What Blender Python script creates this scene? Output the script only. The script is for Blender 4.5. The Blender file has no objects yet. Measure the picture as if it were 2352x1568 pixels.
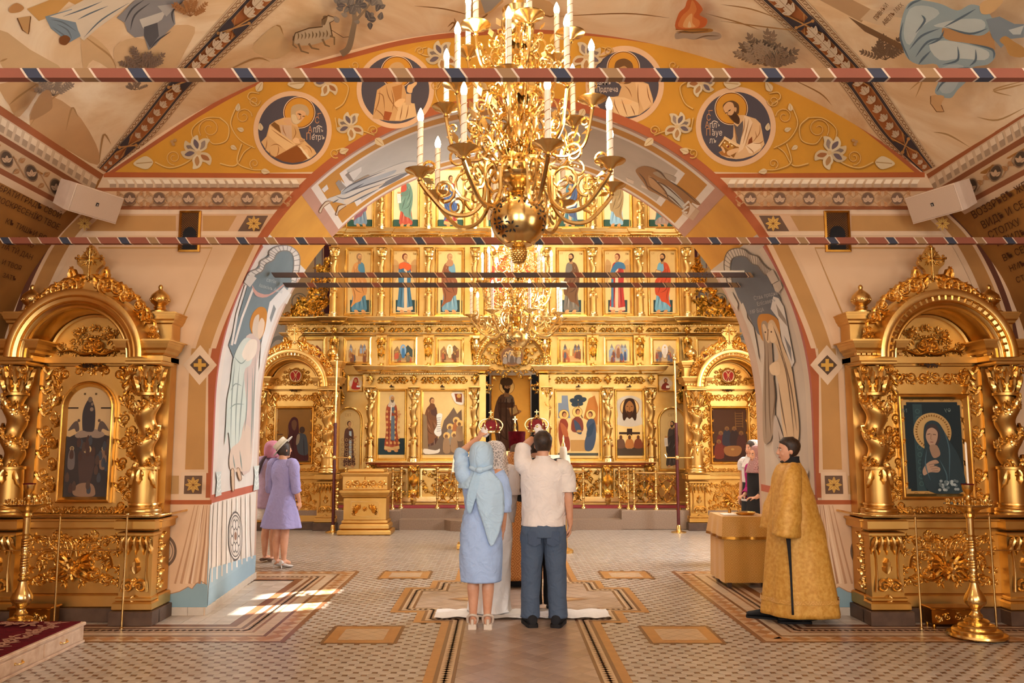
import bpy, bmesh, math, random
import numpy as np
from math import sin, cos, pi, atan, atan2, sqrt, radians
from mathutils import Vector, Matrix
from mathutils.geometry import tessellate_polygon
SC = bpy.context.scene
COL = SC.collection
# ---------------------------------------------------------------- camera, world, lights, exposure
FPX = 1890.0; CAMX = -.189; CAMZ = 1.70; VPX = 1150.0
TH = atan(224/FPX); ST, CT = sin(TH), cos(TH)
cam = bpy.data.cameras.new('camera'); camo = bpy.data.objects.new('camera', cam); COL.objects.link(camo)
camo.location = (CAMX, 0, CAMZ); camo.rotation_euler = (pi/2+TH, 0, 0)
cam.sensor_width = 36; cam.lens = FPX/2352*36; cam.shift_x = (1176-VPX)/2352; cam.clip_end = 100
SC.camera = camo
w = bpy.data.worlds.new('world'); SC.world = w; w.use_nodes = True
w.node_tree.nodes['Background'].inputs[0].default_value = (.75, .85, 1, 1)
w.node_tree.nodes['Background'].inputs[1].default_value = 1.0
SC.view_settings.view_transform = 'Standard'; SC.view_settings.look = 'None'
SC.view_settings.exposure = -.16; SC.view_settings.gamma = 1.0; SC.view_settings.use_curve_mapping = False
SC.cycles.max_bounces = 6; SC.cycles.diffuse_bounces = 4; SC.cycles.glossy_bounces = 3; SC.cycles.transparent_max_bounces = 8
SC.cycles.sample_clamp_indirect = 6
def light(name, kind, loc, power, col, size=None, aim=None, sy=None):
    d = bpy.data.lights.new(name, kind); d.energy = power; d.color = col
    o = bpy.data.objects.new(name, d); COL.objects.link(o); o.location = loc
    if kind == 'AREA':
        d.size = size
        if sy: d.shape = 'RECTANGLE'; d.size_y = sy
    elif kind == 'POINT': d.shadow_soft_size = size or .05
    if aim: o.rotation_euler = (Vector(aim)-Vector(loc)).to_track_quat('-Z', 'Y').to_euler()
    return o
WARM = (1, .94, .87); DAY = (.86, .93, 1)
sun = light('sun', 'SUN', (6.4, 12.49, 4.43), 150, (1, .96, .88), aim=(-2.45, 8.95, 0)); sun.data.angle = .012
light('back_fill_light', 'AREA', (-1.9, -3.6, 3.0), 330, WARM, 2.2, (0, 8, 2.2), 3.2)  # added pair of lamps before the closed back wall, lights the nave from behind
light('back_fill_light', 'AREA', (1.9, -3.6, 3.0), 330, WARM, 2.2, (0, 8, 2.2), 3.2)
light('nave_fill_light', 'AREA', (4.5, 2.6, 2.3), 80, (1, .93, .82), 1.6, (-2, 6, 1.6), 2.2)  # added pair of lamps inside the nave; the side walls have no windows
light('nave_fill_light', 'AREA', (-4.5, 2.6, 2.3), 60, WARM, 1.6, (2, 6, 1.6), 2.2)
light('overhead_fill_light', 'AREA', (0, 13.6, 8.6), 540, (1, .93, .82), 4.5, (0, 14.6, 0))  # added overhead lamp for the crossing; the ceiling above it is closed
light('window_light_crossing', 'AREA', (5.7, 12.4, 3.6), 620, DAY, 1.4, (-3, 9.3, 1.2), 2.6)
light('sanctuary_fill_light', 'AREA', (2.2, 18.3, 4.2), 45, WARM, 1.2, (-.2, 18.9, 1.4))  # added lamp to brighten the dark icon behind the middle doors
light('window_light_crossing', 'AREA', (-5.7, 12.4, 3.6), 90, DAY, 1.4, (3, 12.3, 1.0), 2.6)
# ---------------------------------------------------------------- helpers
def at(px, py, Y):
    u = (px-VPX)/FPX; v = (784-py)/FPX; t = Y/(CT-v*ST)
    return Vector((CAMX+u*t, Y, CAMZ+t*(ST+v*CT)))
def fl(px, py, Z=0.):
    u = (px-VPX)/FPX; v = (784-py)/FPX; t = (Z-CAMZ)/(ST+v*CT)
    return Vector((CAMX+u*t, t*(CT-v*ST), Z))
def topx(X, Y, Z):
    d = Y*CT+(Z-CAMZ)*ST
    return VPX+FPX*(X-CAMX)/d, 784-FPX*(-Y*ST+(Z-CAMZ)*CT)/d
_lin = [((i/255+.055)/1.055)**2.4 if i > 10 else i/255/12.92 for i in range(256)]
def hx(s): return (_lin[int(s[0:2], 16)], _lin[int(s[2:4], 16)], _lin[int(s[4:6], 16)], 1.)
def mixc(a, b, t):
    return ''.join('%02x' % int(round(int(a[i:i+2], 16)*(1-t)+int(b[i:i+2], 16)*t)) for i in (0, 2, 4))
class N:
    def __init__(s, name):
        s.m = bpy.data.materials.new(name); s.m.use_nodes = True; s.t = s.m.node_tree; s.b = s.t.nodes['Principled BSDF']
    def n(s, typ, **k):
        x = s.t.nodes.new(typ)
        for a, v in k.items():
            if a[0] == 'i': x.inputs[int(a[1:]) if a[1:].isdigit() else a[1:]].default_value = v
            else: setattr(x, a, v)
        return x
    def l(s, a, b): s.t.links.new(a, b)
    def set(s, **k):
        for a, v in k.items(): s.b.inputs[{'base': 'Base Color', 'rough': 'Roughness', 'metal': 'Metallic', 'coat': 'Coat Weight', 'spec': 'Specular IOR Level', 'sheen': 'Sheen Weight', 'alpha': 'Alpha', 'trans': 'Transmission Weight', 'sss': 'Subsurface Weight'}[a]].default_value = v
    def noise(s, scale, detail=3, coord='Object', rough=.55, dist=0):
        tc = s.n('ShaderNodeTexCoord'); nz = s.n('ShaderNodeTexNoise'); nz.inputs['Scale'].default_value = scale; nz.inputs['Detail'].default_value = detail
        nz.inputs['Roughness'].default_value = rough; nz.inputs['Distortion'].default_value = dist
        s.l(tc.outputs[coord], nz.inputs['Vector']); return nz.outputs['Fac']
    def ramp(s, fac, stops):
        r = s.n('ShaderNodeValToRGB'); e = r.color_ramp.elements
        while len(e) < len(stops): e.new(.5)
        for q, (p, c) in zip(e, stops): q.position = p; q.color = hx(c) if isinstance(c, str) else (c, c, c, 1)
        s.l(fac, r.inputs[0]); return r.outputs[0]
    def bump(s, h, strength=.3, dist=.01):
        b = s.n('ShaderNodeBump'); b.inputs['Strength'].default_value = strength; b.inputs['Distance'].default_value = dist
        s.l(h, b.inputs['Height']); s.l(b.outputs[0], s.b.inputs['Normal'])
M = {}
def mk(name, c0, c1=None, rough=.6, metal=0, scale=6, lo=.35, hi=.65, bump=0, bscale=60, bdist=.004, **k):
    q = N(name); q.set(rough=rough, metal=metal, **k)
    if c1 is None: c1 = c0
    q.l(q.ramp(q.noise(scale), [(lo, c0), (hi, c1)]), q.b.inputs['Base Color'])
    if bump: q.bump(q.noise(bscale, 4), bump, bdist)
    M[name] = q.m; return q
def pnt(name, rough, metal=0, var=.12, scale=2.5, bump=.1, spec=.3):
    # paint: the colour is stored on the faces, a little mottled
    q = N(name); q.set(rough=rough, metal=metal, spec=spec); a = q.n('ShaderNodeAttribute', attribute_name='Col')
    f = q.ramp(q.noise(scale, 5), [(.3, 1-var), (.7, 1.0)])
    mx = q.n('ShaderNodeMix', data_type='RGBA', blend_type='MULTIPLY'); mx.inputs[0].default_value = 1
    q.l(a.outputs['Color'], mx.inputs[6]); q.l(f, mx.inputs[7]); q.l(mx.outputs[2], q.b.inputs['Base Color'])
    if bump: q.bump(q.noise(90, 2), bump, .003)
    if name in ('cloth', 'satin'):   # creases
        b1 = q.b.inputs['Normal'].links[0].from_node; q.bump(q.noise(7, 2, dist=1.6), .55, .035); q.l(q.b.inputs['Normal'].links[0].from_socket, b1.inputs['Normal']); q.l(b1.outputs[0], q.b.inputs['Normal'])
    M[name] = q.m
pnt('paint', .75); pnt('tile', .28, var=.2, scale=9, bump=.05, spec=.45); pnt('cloth', .85, var=.06, scale=14, bump=.15); pnt('leafgold', .42, .55, .1, 5, .06)
pnt('satin', .45, var=.05, scale=10, bump=.05)
mk('gold', 'd8a858', 'eac480', .28, 1, 3, bump=.12, bscale=45)
mk('gold_matt', 'cc9c50', 'dfb268', .40, 1, 2, bump=.08, bscale=70)
mk('gold_pale', 'eec67c', 'f9de9e', .24, 1, 3, bump=.12, bscale=45)  # base lightened to stand in for highlights on the screen's carving
mk('gold_pale_matt', 'd0a258', 'debb76', .40, 1, 2, bump=.06, bscale=70)  # base darkened so the carving stands out, as if its backing lay in shade
mk('brass', 'e0b970', 'efcf92', .22, 1, 8)
mk('brass_dark', 'a8742c', 'c08a3a', .28, 1, 8)
mk('black_cloth', '0b0b0f', '15151b', .85, bump=.2, bscale=200)
mk('hair', '22160f', '3a2618', .5, scale=40, bump=.5, bscale=160)
mk('skin', 'c98f6e', 'd7a283', .5, scale=8, sss=.0)
mk('dark_iron', '2b1a10', '3c2617', .5, .4)
mk('granite', '7d6450', '8f7762', .5, scale=60, bump=.05)
mk('carpet', '7c1a22', '8f2530', .95, scale=30, bump=.5, bscale=120)
mk('velvet', '4a0810', '5e0e17', .95, scale=20, bump=.3, bscale=150, spec=.1)
mk('pale_wood', 'b9977a', 'cdb095', .5, scale=12, bump=.1)
mk('plinth_brown', '4a3426', '5b4332', .5, scale=8)
mk('white_plastic', 'cdb59f', 'd8c2ae', .5)
mk('grey_cloth', 'b39b86', 'bea793', .9, scale=200, bump=.3, bscale=400)
mk('red_pole', '4a0f10', '5a1614', .35)
mk('wax', 'f2e2c8', 'f6ead6', .45)
q = N('bulb_glow'); q.set(base=(1, .8, .5, 1)); q.b.inputs['Emission Color'].default_value = (1, .80, .52, 1); q.b.inputs['Emission Strength'].default_value = 26; M['bulb_glow'] = q.m
q = N('lace'); q.set(rough=.8)
v_ = q.n('ShaderNodeTexVoronoi', feature='DISTANCE_TO_EDGE'); v_.inputs['Scale'].default_value = 36
tc_ = q.n('ShaderNodeTexCoord'); q.l(tc_.outputs['Object'], v_.inputs['Vector'])
q.l(q.ramp(v_.outputs['Distance'], [(.08, 1.), (.16, .45)]), q.b.inputs['Alpha']); q.set(base=hx('f2ece8')); M['lace'] = q.m
def brocade(name, c0, c1, sc, metal=.08):
    q = N(name); q.set(rough=.5, metal=metal, sheen=.2)
    tc = q.n('ShaderNodeTexCoord'); mp = q.n('ShaderNodeMapping'); mp.inputs['Scale'].default_value = (sc, sc, sc)
    q.l(tc.outputs['Object'], mp.inputs[0])
    v = q.n('ShaderNodeTexVoronoi', distance='MANHATTAN', feature='F1'); v.inputs['Scale'].default_value = 1.; v.inputs['Randomness'].default_value = .0
    q.l(mp.outputs[0], v.inputs['Vector'])
    mth = q.n('ShaderNodeMath', operation='SINE'); m2 = q.n('ShaderNodeMath', operation='MULTIPLY'); m2.inputs[1].default_value = 22
    q.l(v.outputs['Distance'], m2.inputs[0]); q.l(m2.outputs[0], mth.inputs[0])
    q.l(q.ramp(mth.outputs[0], [(.25, c0), (.7, c1)]), q.b.inputs['Base Color']); q.bump(mth.outputs[0], .12, .002); M[name] = q.m
brocade('brocade', 'c08a36', 'cf9d4c', 11); brocade('brocade_red', 'a8682a', 'cf9550', 9); brocade('brocade_rose', '7a3a40', 'c9a49a', 26, 0)
mk('sticharion', 'bd8630', 'd2a04a', .55, .12, 30, bump=.35, bscale=45, bdist=.006)

class MB:
    """collects faces of one mesh: vertices, faces, a material slot and a colour per face"""
    def __init__(s): s.v = []; s.f = []; s.m = []; s.c = []; s.mats = []; s.cur = 0; s.col = 'ffffff'; s.smooth = True; s.sm = []; s.X = None
    def mat(s, name, col=None):
        if name not in s.mats: s.mats.append(name)
        s.cur = s.mats.index(name)
        if col: s.col = col
        return s
    def add(s, vs, fs, col=None, smooth=None):
        b = len(s.v); X = s.X
        s.v.extend([tuple(X @ Vector(p)) for p in vs] if X else [tuple(p) for p in vs])
        for f in fs: s.f.append([b+i for i in f])
        n = len(fs); s.m += [s.cur]*n; s.c += [col or s.col]*n; s.sm += [s.smooth if smooth is None else smooth]*n
    def box(s, x0, x1, y0, y1, z0, z1, col=None, bev=0):
        if bev:
            b = bev; vs = []
            for z, i in ((z0, b), (z0+b, 0), (z1-b, 0), (z1, b)):
                vs += [(x0+i, y0+i, z), (x1-i, y0+i, z), (x1-i, y1-i, z), (x0+i, y1-i, z)]
            fs = [(3, 2, 1, 0), (12, 13, 14, 15)]
            for k in range(3):
                for j in range(4): fs.append((k*4+j, k*4+(j+1) % 4, k*4+4+(j+1) % 4, k*4+4+j))
            s.add(vs, fs, col, False); return
        s.add([(x0, y0, z0), (x1, y0, z0), (x1, y1, z0), (x0, y1, z0), (x0, y0, z1), (x1, y0, z1), (x1, y1, z1), (x0, y1, z1)],
              [(3, 2, 1, 0), (4, 5, 6, 7), (0, 1, 5, 4), (1, 2, 6, 5), (2, 3, 7, 6), (3, 0, 4, 7)], col, False)
    def loft(s, rings, cap=(True, True), closed=True, col=None, smooth=None):
        n = len(rings[0]); vs = [p for r in rings for p in r]; fs = []
        for i in range(len(rings)-1):
            for j in range(n if closed else n-1):
                k = (j+1) % n; fs.append((i*n+j, i*n+k, (i+1)*n+k, (i+1)*n+j))
        if closed and cap[0]: fs.append(tuple(range(n-1, -1, -1)))
        if closed and cap[1]: fs.append(tuple(range((len(rings)-1)*n, len(rings)*n)))
        s.add(vs, fs, col, smooth)
    def lathe(s, prof, c=(0, 0, 0), n=16, cap=(True, True), col=None, ax='z', smooth=None):
        rs = []
        for r, z in prof:
            if ax == 'z': rs.append([(c[0]+r*cos(2*pi*j/n), c[1]+r*sin(2*pi*j/n), c[2]+z) for j in range(n)])
            else: rs.append([(c[0]+r*cos(2*pi*j/n), c[1]-z, c[2]+r*sin(2*pi*j/n)) for j in range(n)])
        s.loft(rs, cap, True, col, smooth)
    def tube(s, pts, rad, n=8, cap=(True, True), col=None, flat=1., ends=False):
        P = [Vector(p) for p in pts]; R = list(rad) if hasattr(rad, '__len__') else [rad]*len(P)
        if ends:   # rounded ends
            d0 = (P[0]-P[1]).normalized(); d1 = (P[-1]-P[-2]).normalized()
            P = [P[0]+d0*R[0]*.95, P[0]+d0*R[0]*.65]+P+[P[-1]+d1*R[-1]*.65, P[-1]+d1*R[-1]*.95]
            R = [R[0]*.25, R[0]*.75]+R+[R[-1]*.75, R[-1]*.25]
        rs = []; up = None
        for i, p in enumerate(P):
            d = (P[min(i+1, len(P)-1)]-P[max(i-1, 0)]).normalized()
            if up is None: up = Vector((0, 1, 0)) if abs(d.y) < .9 else Vector((1, 0, 0))
            a = d.cross(up); a = a.normalized() if a.length > 1e-6 else Vector((1, 0, 0)); b = a.cross(d).normalized(); up = b
            rs.append([tuple(p+(a*cos(2*pi*j/n)+b*sin(2*pi*j/n)*flat)*R[i]) for j in range(n)])
        s.loft(rs, cap, True, col)
    def ball(s, c, r, n=10, m=6, col=None, sc=(1, 1, 1)):
        rs = [[(c[0]+sc[0]*r*sin(pi*(i+.02)/(m+.04))*cos(2*pi*j/n), c[1]+sc[1]*r*sin(pi*(i+.02)/(m+.04))*sin(2*pi*j/n), c[2]-sc[2]*r*cos(pi*(i+.02)/(m+.04))) for j in range(n)] for i in range(m+1)]
        s.loft(rs, (True, True), True, col)
    def sweep(s, path, prof, col=None, closed=False, cap=True, nrm=(0, -1, 0)):
        # moulding: profile (out, fwd) swept along a path lying in a vertical plane; out = outward normal of the path, fwd = nrm
        P = [Vector(p) for p in path]; F = Vector(nrm); rs = []; k = len(P)
        for i, p in enumerate(P):
            a = P[i-1] if (i or closed) else p; b = P[(i+1) % k] if (i < k-1 or closed) else p
            d0 = (p-a).normalized() if (p-a).length > 1e-9 else (b-p).normalized(); d1 = (b-p).normalized() if (b-p).length > 1e-9 else d0
            o0 = d0.cross(F); o1 = d1.cross(F); o = o0+o1; o = o/max(o.dot(o0), .2)
            rs.append([tuple(p+o*u+F*w_) for u, w_ in prof])
        if closed: rs.append(rs[0])
        s.loft(rs, (False, False), False, col, False)
        if cap and not closed:
            n = len(prof)
            s.add(rs[0], [tuple(range(n))], col, False); s.add(rs[-1], [tuple(range(n-1, -1, -1))], col, False)
    def mesh(s, name):
        me = bpy.data.meshes.new(name); me.from_pydata(s.v, [], s.f)
        for a in s.mats or ['gold']: me.materials.append(M[a])
        if s.f:
            me.polygons.foreach_set('material_index', s.m); me.polygons.foreach_set('use_smooth', s.sm)
            if any(a in ('paint', 'tile', 'cloth', 'leafgold', 'satin') for a in s.mats):
                at_ = me.color_attributes.new('Col', 'FLOAT_COLOR', 'CORNER'); cache = {}
                tot = np.array([len(f) for f in s.f]); cc = np.array([cache.setdefault(c, hx(c)) for c in s.c], dtype=np.float32)
                at_.data.foreach_set('color', np.repeat(cc, tot, axis=0).ravel())
            if len(s.f) < 15000 and any(s.sm): me.set_sharp_from_angle(angle=radians(48))
        me.update(); return me
    def build(s, name, mat=None, parent=None, loc=None):
        if mat: s.mats = s.mats or [mat]
        o = bpy.data.objects.new(name, s.mesh(name)); COL.objects.link(o)
        if parent: o.parent = parent
        if loc: o.location = loc
        return o
def link(name, me, parent=None, loc=None, rot=None, sc=None):
    o = bpy.data.objects.new(name, me); COL.objects.link(o)
    if parent: o.parent = parent
    if loc is not None: o.location = loc
    if rot: o.rotation_euler = rot
    if sc: o.scale = sc if hasattr(sc, '__len__') else (sc,)*3
    return o
def tag(o, label=None, cat=None, group=None, kind=None):
    if label: o['label'] = label
    if cat: o['category'] = cat
    if group: o['group'] = group
    if kind: o['kind'] = kind
    return o
def empty(name, loc=(0, 0, 0), rz=0, **k):
    o = bpy.data.objects.new(name, None); COL.objects.link(o); o.location = loc; o.rotation_euler = (0, 0, rz); o.empty_display_size = .1
    return tag(o, **k)
def copy_tree(o, parent=None):
    c = o.copy(); COL.objects.link(c)
    if parent: c.parent = parent
    for ch in o.children: copy_tree(ch, c)
    return c
def arc(cx, cy, r, a0, a1, n, ry=None):
    return [(cx+r*cos(radians(a0+(a1-a0)*i/n)), cy+(ry or r)*sin(radians(a0+(a1-a0)*i/n))) for i in range(n+1)]
def spline(pts, k=6, closed=False):
    # smooth curve through the points (Catmull-Rom)
    n = len(pts); out = []
    for i in range(n if closed else n-1):
        p0, p1, p2, p3 = (pts[(i+d) % n] if closed else pts[min(max(i+d, 0), n-1)] for d in (-1, 0, 1, 2))
        for j in range(k):
            t = j/k; out.append(tuple(.5*(2*b+(c-a)*t+(2*a-5*b+4*c-d)*t*t+(3*b-a-3*c+d)*t**3) for a, b, c, d in zip(p0, p1, p2, p3)))
    if not closed: out.append(tuple(pts[-1]))
    return out
_tx = {}
def text_tris(body, font=None):
    if body not in _tx:
        cu = bpy.data.curves.new('lettering', 'FONT'); cu.body = body; cu.resolution_u = 2; ob = bpy.data.objects.new('lettering', cu); COL.objects.link(ob)
        dg = bpy.context.evaluated_depsgraph_get(); me = ob.evaluated_get(dg).to_mesh()
        vs = [(v.co.x, v.co.y) for v in me.vertices]; fs = [tuple(p.vertices) for p in me.polygons]
        ob.evaluated_get(dg).to_mesh_clear(); bpy.data.objects.remove(ob); bpy.data.curves.remove(cu); _tx[body] = (vs, fs)
    return _tx[body]
class Cv:
    """a painted picture: flat colour patches laid one over another on a real surface; mp(u, v, h) gives the 3-D point h above the surface.
    v runs DOWN (as on a sheet read from its top)"""
    def __init__(s, mp, step=.00012, h0=.001, maxlen=None, mat='paint'):
        s.mp = mp; s.h = h0; s.st = step; s.ml = maxlen; s.b = MB(); s.b.mat(mat); s.b.smooth = False; s.mt = mat; s.T = None
    def tr(s, x=0, y=0, sc=1, sx=1, rot=0):  # local frame for the following strokes
        c, q = cos(radians(rot)), sin(radians(rot))
        s.T = lambda p: (x+sc*(sx*p[0]*c-p[1]*q), y+sc*(sx*p[0]*q+p[1]*c)); s.k = sc; return s
    def no(s): s.T = None; return s
    def _p(s, pts): return [s.T(p) for p in pts] if s.T else pts
    def poly(s, pts, col, gold=False):
        pts = s._p(pts); s.h += s.st
        s.b.mat('leafgold' if gold else s.mt)
        if s.ml:
            tr = tessellate_polygon([[Vector((p[0], p[1], 0)) for p in pts]]); vs = [(p[0], p[1]) for p in pts]; mids = {}; out = []; st = [tuple(t) for t in tr]
            while st:
                t = st.pop(); L = [(vs[t[i]][0]-vs[t[(i+1) % 3]][0])**2+(vs[t[i]][1]-vs[t[(i+1) % 3]][1])**2 for i in range(3)]
                i = L.index(max(L))
                if L[i] <= s.ml**2: out.append(t); continue
                a, b, c = t[i], t[(i+1) % 3], t[(i+2) % 3]; key = (min(a, b), max(a, b))
                if key not in mids: mids[key] = len(vs); vs.append(((vs[a][0]+vs[b][0])/2, (vs[a][1]+vs[b][1])/2))
                m = mids[key]; st += [(a, m, c), (m, b, c)]
            s.b.add([s.mp(u, v, s.h) for u, v in vs], out, col)
        else: s.b.add([s.mp(u, v, s.h) for u, v in pts], [tuple(range(len(pts)))], col)
        return s
    def sp(s, pts, col, k=5): return s.poly(spline(pts, k, True), col)
    def rect(s, x0, y0, x1, y1, col, gold=False): return s.poly([(x0, y0), (x1, y0), (x1, y1), (x0, y1)], col, gold)
    def ell(s, x, y, rx, ry, col, n=20, rot=0, gold=False):
        c, q = cos(radians(rot)), sin(radians(rot))
        return s.poly([(x+rx*cos(2*pi*i/n)*c-ry*sin(2*pi*i/n)*q, y+rx*cos(2*pi*i/n)*q+ry*sin(2*pi*i/n)*c) for i in range(n)], col, gold)
    def ring(s, x, y, r0, r1, col, n=28):
        a = [(x+r1*cos(2*pi*i/n), y+r1*sin(2*pi*i/n)) for i in range(n+1)]; b = [(x+r0*cos(2*pi*i/n), y+r0*sin(2*pi*i/n)) for i in range(n+1)]
        return s.strip(a, b, col)
    def strip(s, a, b, col):
        a = s._p(a); b = s._p(b); s.h += s.st; s.b.mat(s.mt); n = len(a)
        if s.ml:
            A, B = [], []
            for i in range(n-1):
                L = max(math.dist(a[i], a[i+1]), math.dist(b[i], b[i+1])); k = max(1, int(L/s.ml)+1)
                for j in range(k):
                    t = j/k; A.append((a[i][0]+(a[i+1][0]-a[i][0])*t, a[i][1]+(a[i+1][1]-a[i][1])*t)); B.append((b[i][0]+(b[i+1][0]-b[i][0])*t, b[i][1]+(b[i+1][1]-b[i][1])*t))
            A.append(a[-1]); B.append(b[-1]); W = max(math.dist(p, q) for p, q in zip(A, B)); m = max(1, int(W/s.ml)+1)
            rows = [[(p[0]+(q[0]-p[0])*j/m, p[1]+(q[1]-p[1])*j/m) for p, q in zip(A, B)] for j in range(m+1)]
        else: rows = [a, b]
        n = len(rows[0]); vs = [s.mp(p[0], p[1], s.h) for r in rows for p in r]
        s.b.add(vs, [(r*n+i, r*n+i+1, (r+1)*n+i+1, (r+1)*n+i) for r in range(len(rows)-1) for i in range(n-1)], col); return s
    def line(s, pts, w, col, w1=None, k=0, taper=False):
        if k: pts = spline(pts, k)
        n = len(pts); a = []; b = []
        for i, p in enumerate(pts):
            q0 = pts[max(i-1, 0)]; q1 = pts[min(i+1, n-1)]; dx, dy = q1[0]-q0[0], q1[1]-q0[1]; L = math.hypot(dx, dy) or 1
            t = i/max(n-1, 1); ww = (w+((w1 if w1 is not None else w)-w)*t)/2
            if taper: ww *= max(.12, sin(pi*t))
            a.append((p[0]-dy/L*ww, p[1]+dx/L*ww)); b.append((p[0]+dy/L*ww, p[1]-dx/L*ww))
        return s.strip(a, b, col)
    def text(s, body, x, y, size, col, align='l', rot=0, stretch=1.):
        vs, fs = text_tris(body); s.h += s.st; s.b.mat(s.mt)
        if not vs: return s
        W = max(v[0] for v in vs); ox = {'l': 0, 'c': -W/2, 'r': -W}[align]; c, q = cos(radians(rot)), sin(radians(rot))
        pts = []
        for vx, vy in vs:
            ux, uy = (vx+ox)*size*stretch, -vy*size; p = (x+ux*c-uy*q, y+ux*q+uy*c); pts.append(s.T(p) if s.T else p)
        s.b.add([s.mp(u, v, s.h) for u, v in pts], fs, col); return s
    def build(s, name, parent=None): return s.b.build(name, None, parent)
# ---------------------------------------------------------------- the shell: walls, vault, floor
YE, YB = 8.25, 10.38                       # front and back face of the arched east wall
def archdim(d): return -.06-.03*d, 3.0+.12*d, 2.07, 3.11+.12*d
def archpt(d, a):                           # a: 0..1 from the left foot over the crown to the right foot
    xc, hw, zs, rz = archdim(d); Y = YE+(YB-YE)*d; L = 2.07; A = 4.85; tot = 2*L+2*A; q = a*tot
    if q < L: return (xc-hw, Y, q)
    if q > tot-L: return (xc+hw, Y, tot-q)
    t = pi*(q-L)/(2*A); return (xc-hw*cos(t), Y, zs+rz*sin(t))
def soff(px, py, h=0.):
    u = (px-VPX)/FPX; v = (784-py)/FPX; lo, hi = -.3, 1.4
    def P(d):
        Y = YE+(YB-YE)*d; t = Y/(CT-v*ST); return CAMX+u*t, Y, CAMZ+t*(ST+v*CT)
    def g(d):
        x, y, z = P(d); xc, hw, zs, rz = archdim(d)
        return (abs(x-xc)-hw) if z < zs else (sqrt(((x-xc)/hw)**2+((z-zs)/rz)**2)-1)*hw
    for _ in range(34):
        m = (lo+hi)/2
        if g(m) > 0: hi = m
        else: lo = m
    d = min(max(lo, 0), 1.0); x, y, z = P(lo); y = min(max(y, YE), YB); xc, hw, zs, rz = archdim(d)
    n = Vector((-1 if x > xc else 1, 0, 0)) if z < zs else Vector((-(x-xc)/hw**2, 0, -(z-zs)/rz**2)).normalized()
    return Vector((x, y, z))+n*h
VR, VZ, VX = 6.51, -.51, -.04
def vault(px, py, h=0.):
    u = (px-VPX)/FPX; v = (784-py)/FPX; ax, az = CAMX-VX, CAMZ-VZ; dx, dz = u, ST+v*CT
    a = dx*dx+dz*dz; b = ax*dx+az*dz; c = ax*ax+az*az-(VR-h)**2; t = (-b+sqrt(max(b*b-a*c, 0)))/a
    return Vector((CAMX+u*t, min(t*(CT-v*ST), YE), CAMZ+t*dz))
SIDE = [(-4.29, 4.43), (-4.40, 4.18), (-4.53, 3.99), (-4.73, 3.75), (-4.9, 3.5), (-5.02, 3.28), (-5.14, 2.94), (-5.22, 2.6), (-5.26, 2.2), (-5.28, 1.8), (-5.28, 0)]
SIDE = spline(SIDE, 4)
def side(sg):
    PR = [((x if sg < 0 else -x-.08), z) for x, z in SIDE]
    def f(px, py, h=0.):
        u = (px-VPX)/FPX; v = (784-py)/FPX; dx, dz = u, ST+v*CT; best = None
        for (x0, z0), (x1, z1) in zip(PR, PR[1:]):
            ex, ez = x1-x0, z1-z0; den = dx*ez-dz*ex
            if abs(den) < 1e-9: continue
            wx, wz = x0-CAMX, z0-CAMZ; t = (wx*ez-wz*ex)/den; k = (wx*dz-wz*dx)/den
            if t > 0 and -.02 <= k <= 1.02 and (best is None or t < best[0]): L = math.hypot(ex, ez); best = (t, ez/L, -ex/L)
        if not best: best = ((PR[0][0]-CAMX)/(dx or 1e-6), 0, -1)
        t, nx, nz = best
        if nx*sg > 0: nx, nz = -nx, -nz
        return Vector((CAMX+u*t+nx*h, min(t*(CT-v*ST), YE), CAMZ+t*dz+nz*h))
    return f
sideL, sideR = side(-1), side(1)
def ew(px, py, h=0.): return at(px, py, YE-h)
mk('plaster', 'cfab86', 'd8b692', .8, scale=1.2, bump=.06, bscale=30); mk('plaster_far', 'cdb596', 'd9c3a6', .8, scale=1.2)
q = N('vault_paint'); q.set(rough=.8); q.l(q.ramp(q.noise(.55, 6, dist=1.2, rough=.6), [(.28, 'd0ac80'), (.42, 'dfc29a'), (.52, 'ecd8b8'), (.62, 'e3c8a2'), (.75, 'd4b48a')]), q.b.inputs['Base Color']); M['vault_paint'] = q.m
q = N('ochre_wall'); q.set(rough=.8); q.l(q.ramp(q.noise(1.3, 4), [(.3, 'bd8122'), (.7, 'd3962f')]), q.b.inputs['Base Color']); M['ochre_wall'] = q.m
mk('side_paint', '8a5a1e', '9c6a2a', .8, scale=1.5)
S_ = lambda o: tag(o, kind='structure')
b = MB(); n = 240                           # the arched wall: front, back and soffit in one solid
for d, yy, w0, w1, zt in ((0, YE, -5.5, 5.5, None), (1, YB, -6.4, 6.4, 9.6)):
    xc, hw, zs, rz = archdim(d); xs = sorted(set([w0+(w1-w0)*i/40 for i in range(41)]+[xc-hw*cos(pi*i/n) for i in range(n+1)])); rows = []
    for x in xs:
        k = (x-xc)/hw; za = zs+rz*sqrt(max(0, 1-k*k)) if abs(k) < 1 else 0
        if abs(abs(k)-1) < 1e-6: za = zs
        rows.append((x, za, zt or 6.4))
    for (x0, a0, t0), (x1, a1, t1) in zip(rows, rows[1:]):
        if abs((x0+x1)/2-xc) > hw: a0 = a1 = 0
        f = [(x0, yy, a0), (x1, yy, a1), (x1, yy, t1), (x0, yy, t0)]; b.mat('plaster' if d == 0 else 'plaster_far'); b.smooth = False
        b.add(f, [(0, 1, 2, 3)] if d == 0 else [(3, 2, 1, 0)])
b.mat('ochre_wall'); b.smooth = True
b.loft([[archpt(d/4, i/300) for i in range(301)] for d in range(5)], (False, False), False)
wall_e = S_(b.build('wall_east'))
b = MB(); b.mat('vault_paint'); a1 = math.asin(4.26/VR)
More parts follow.
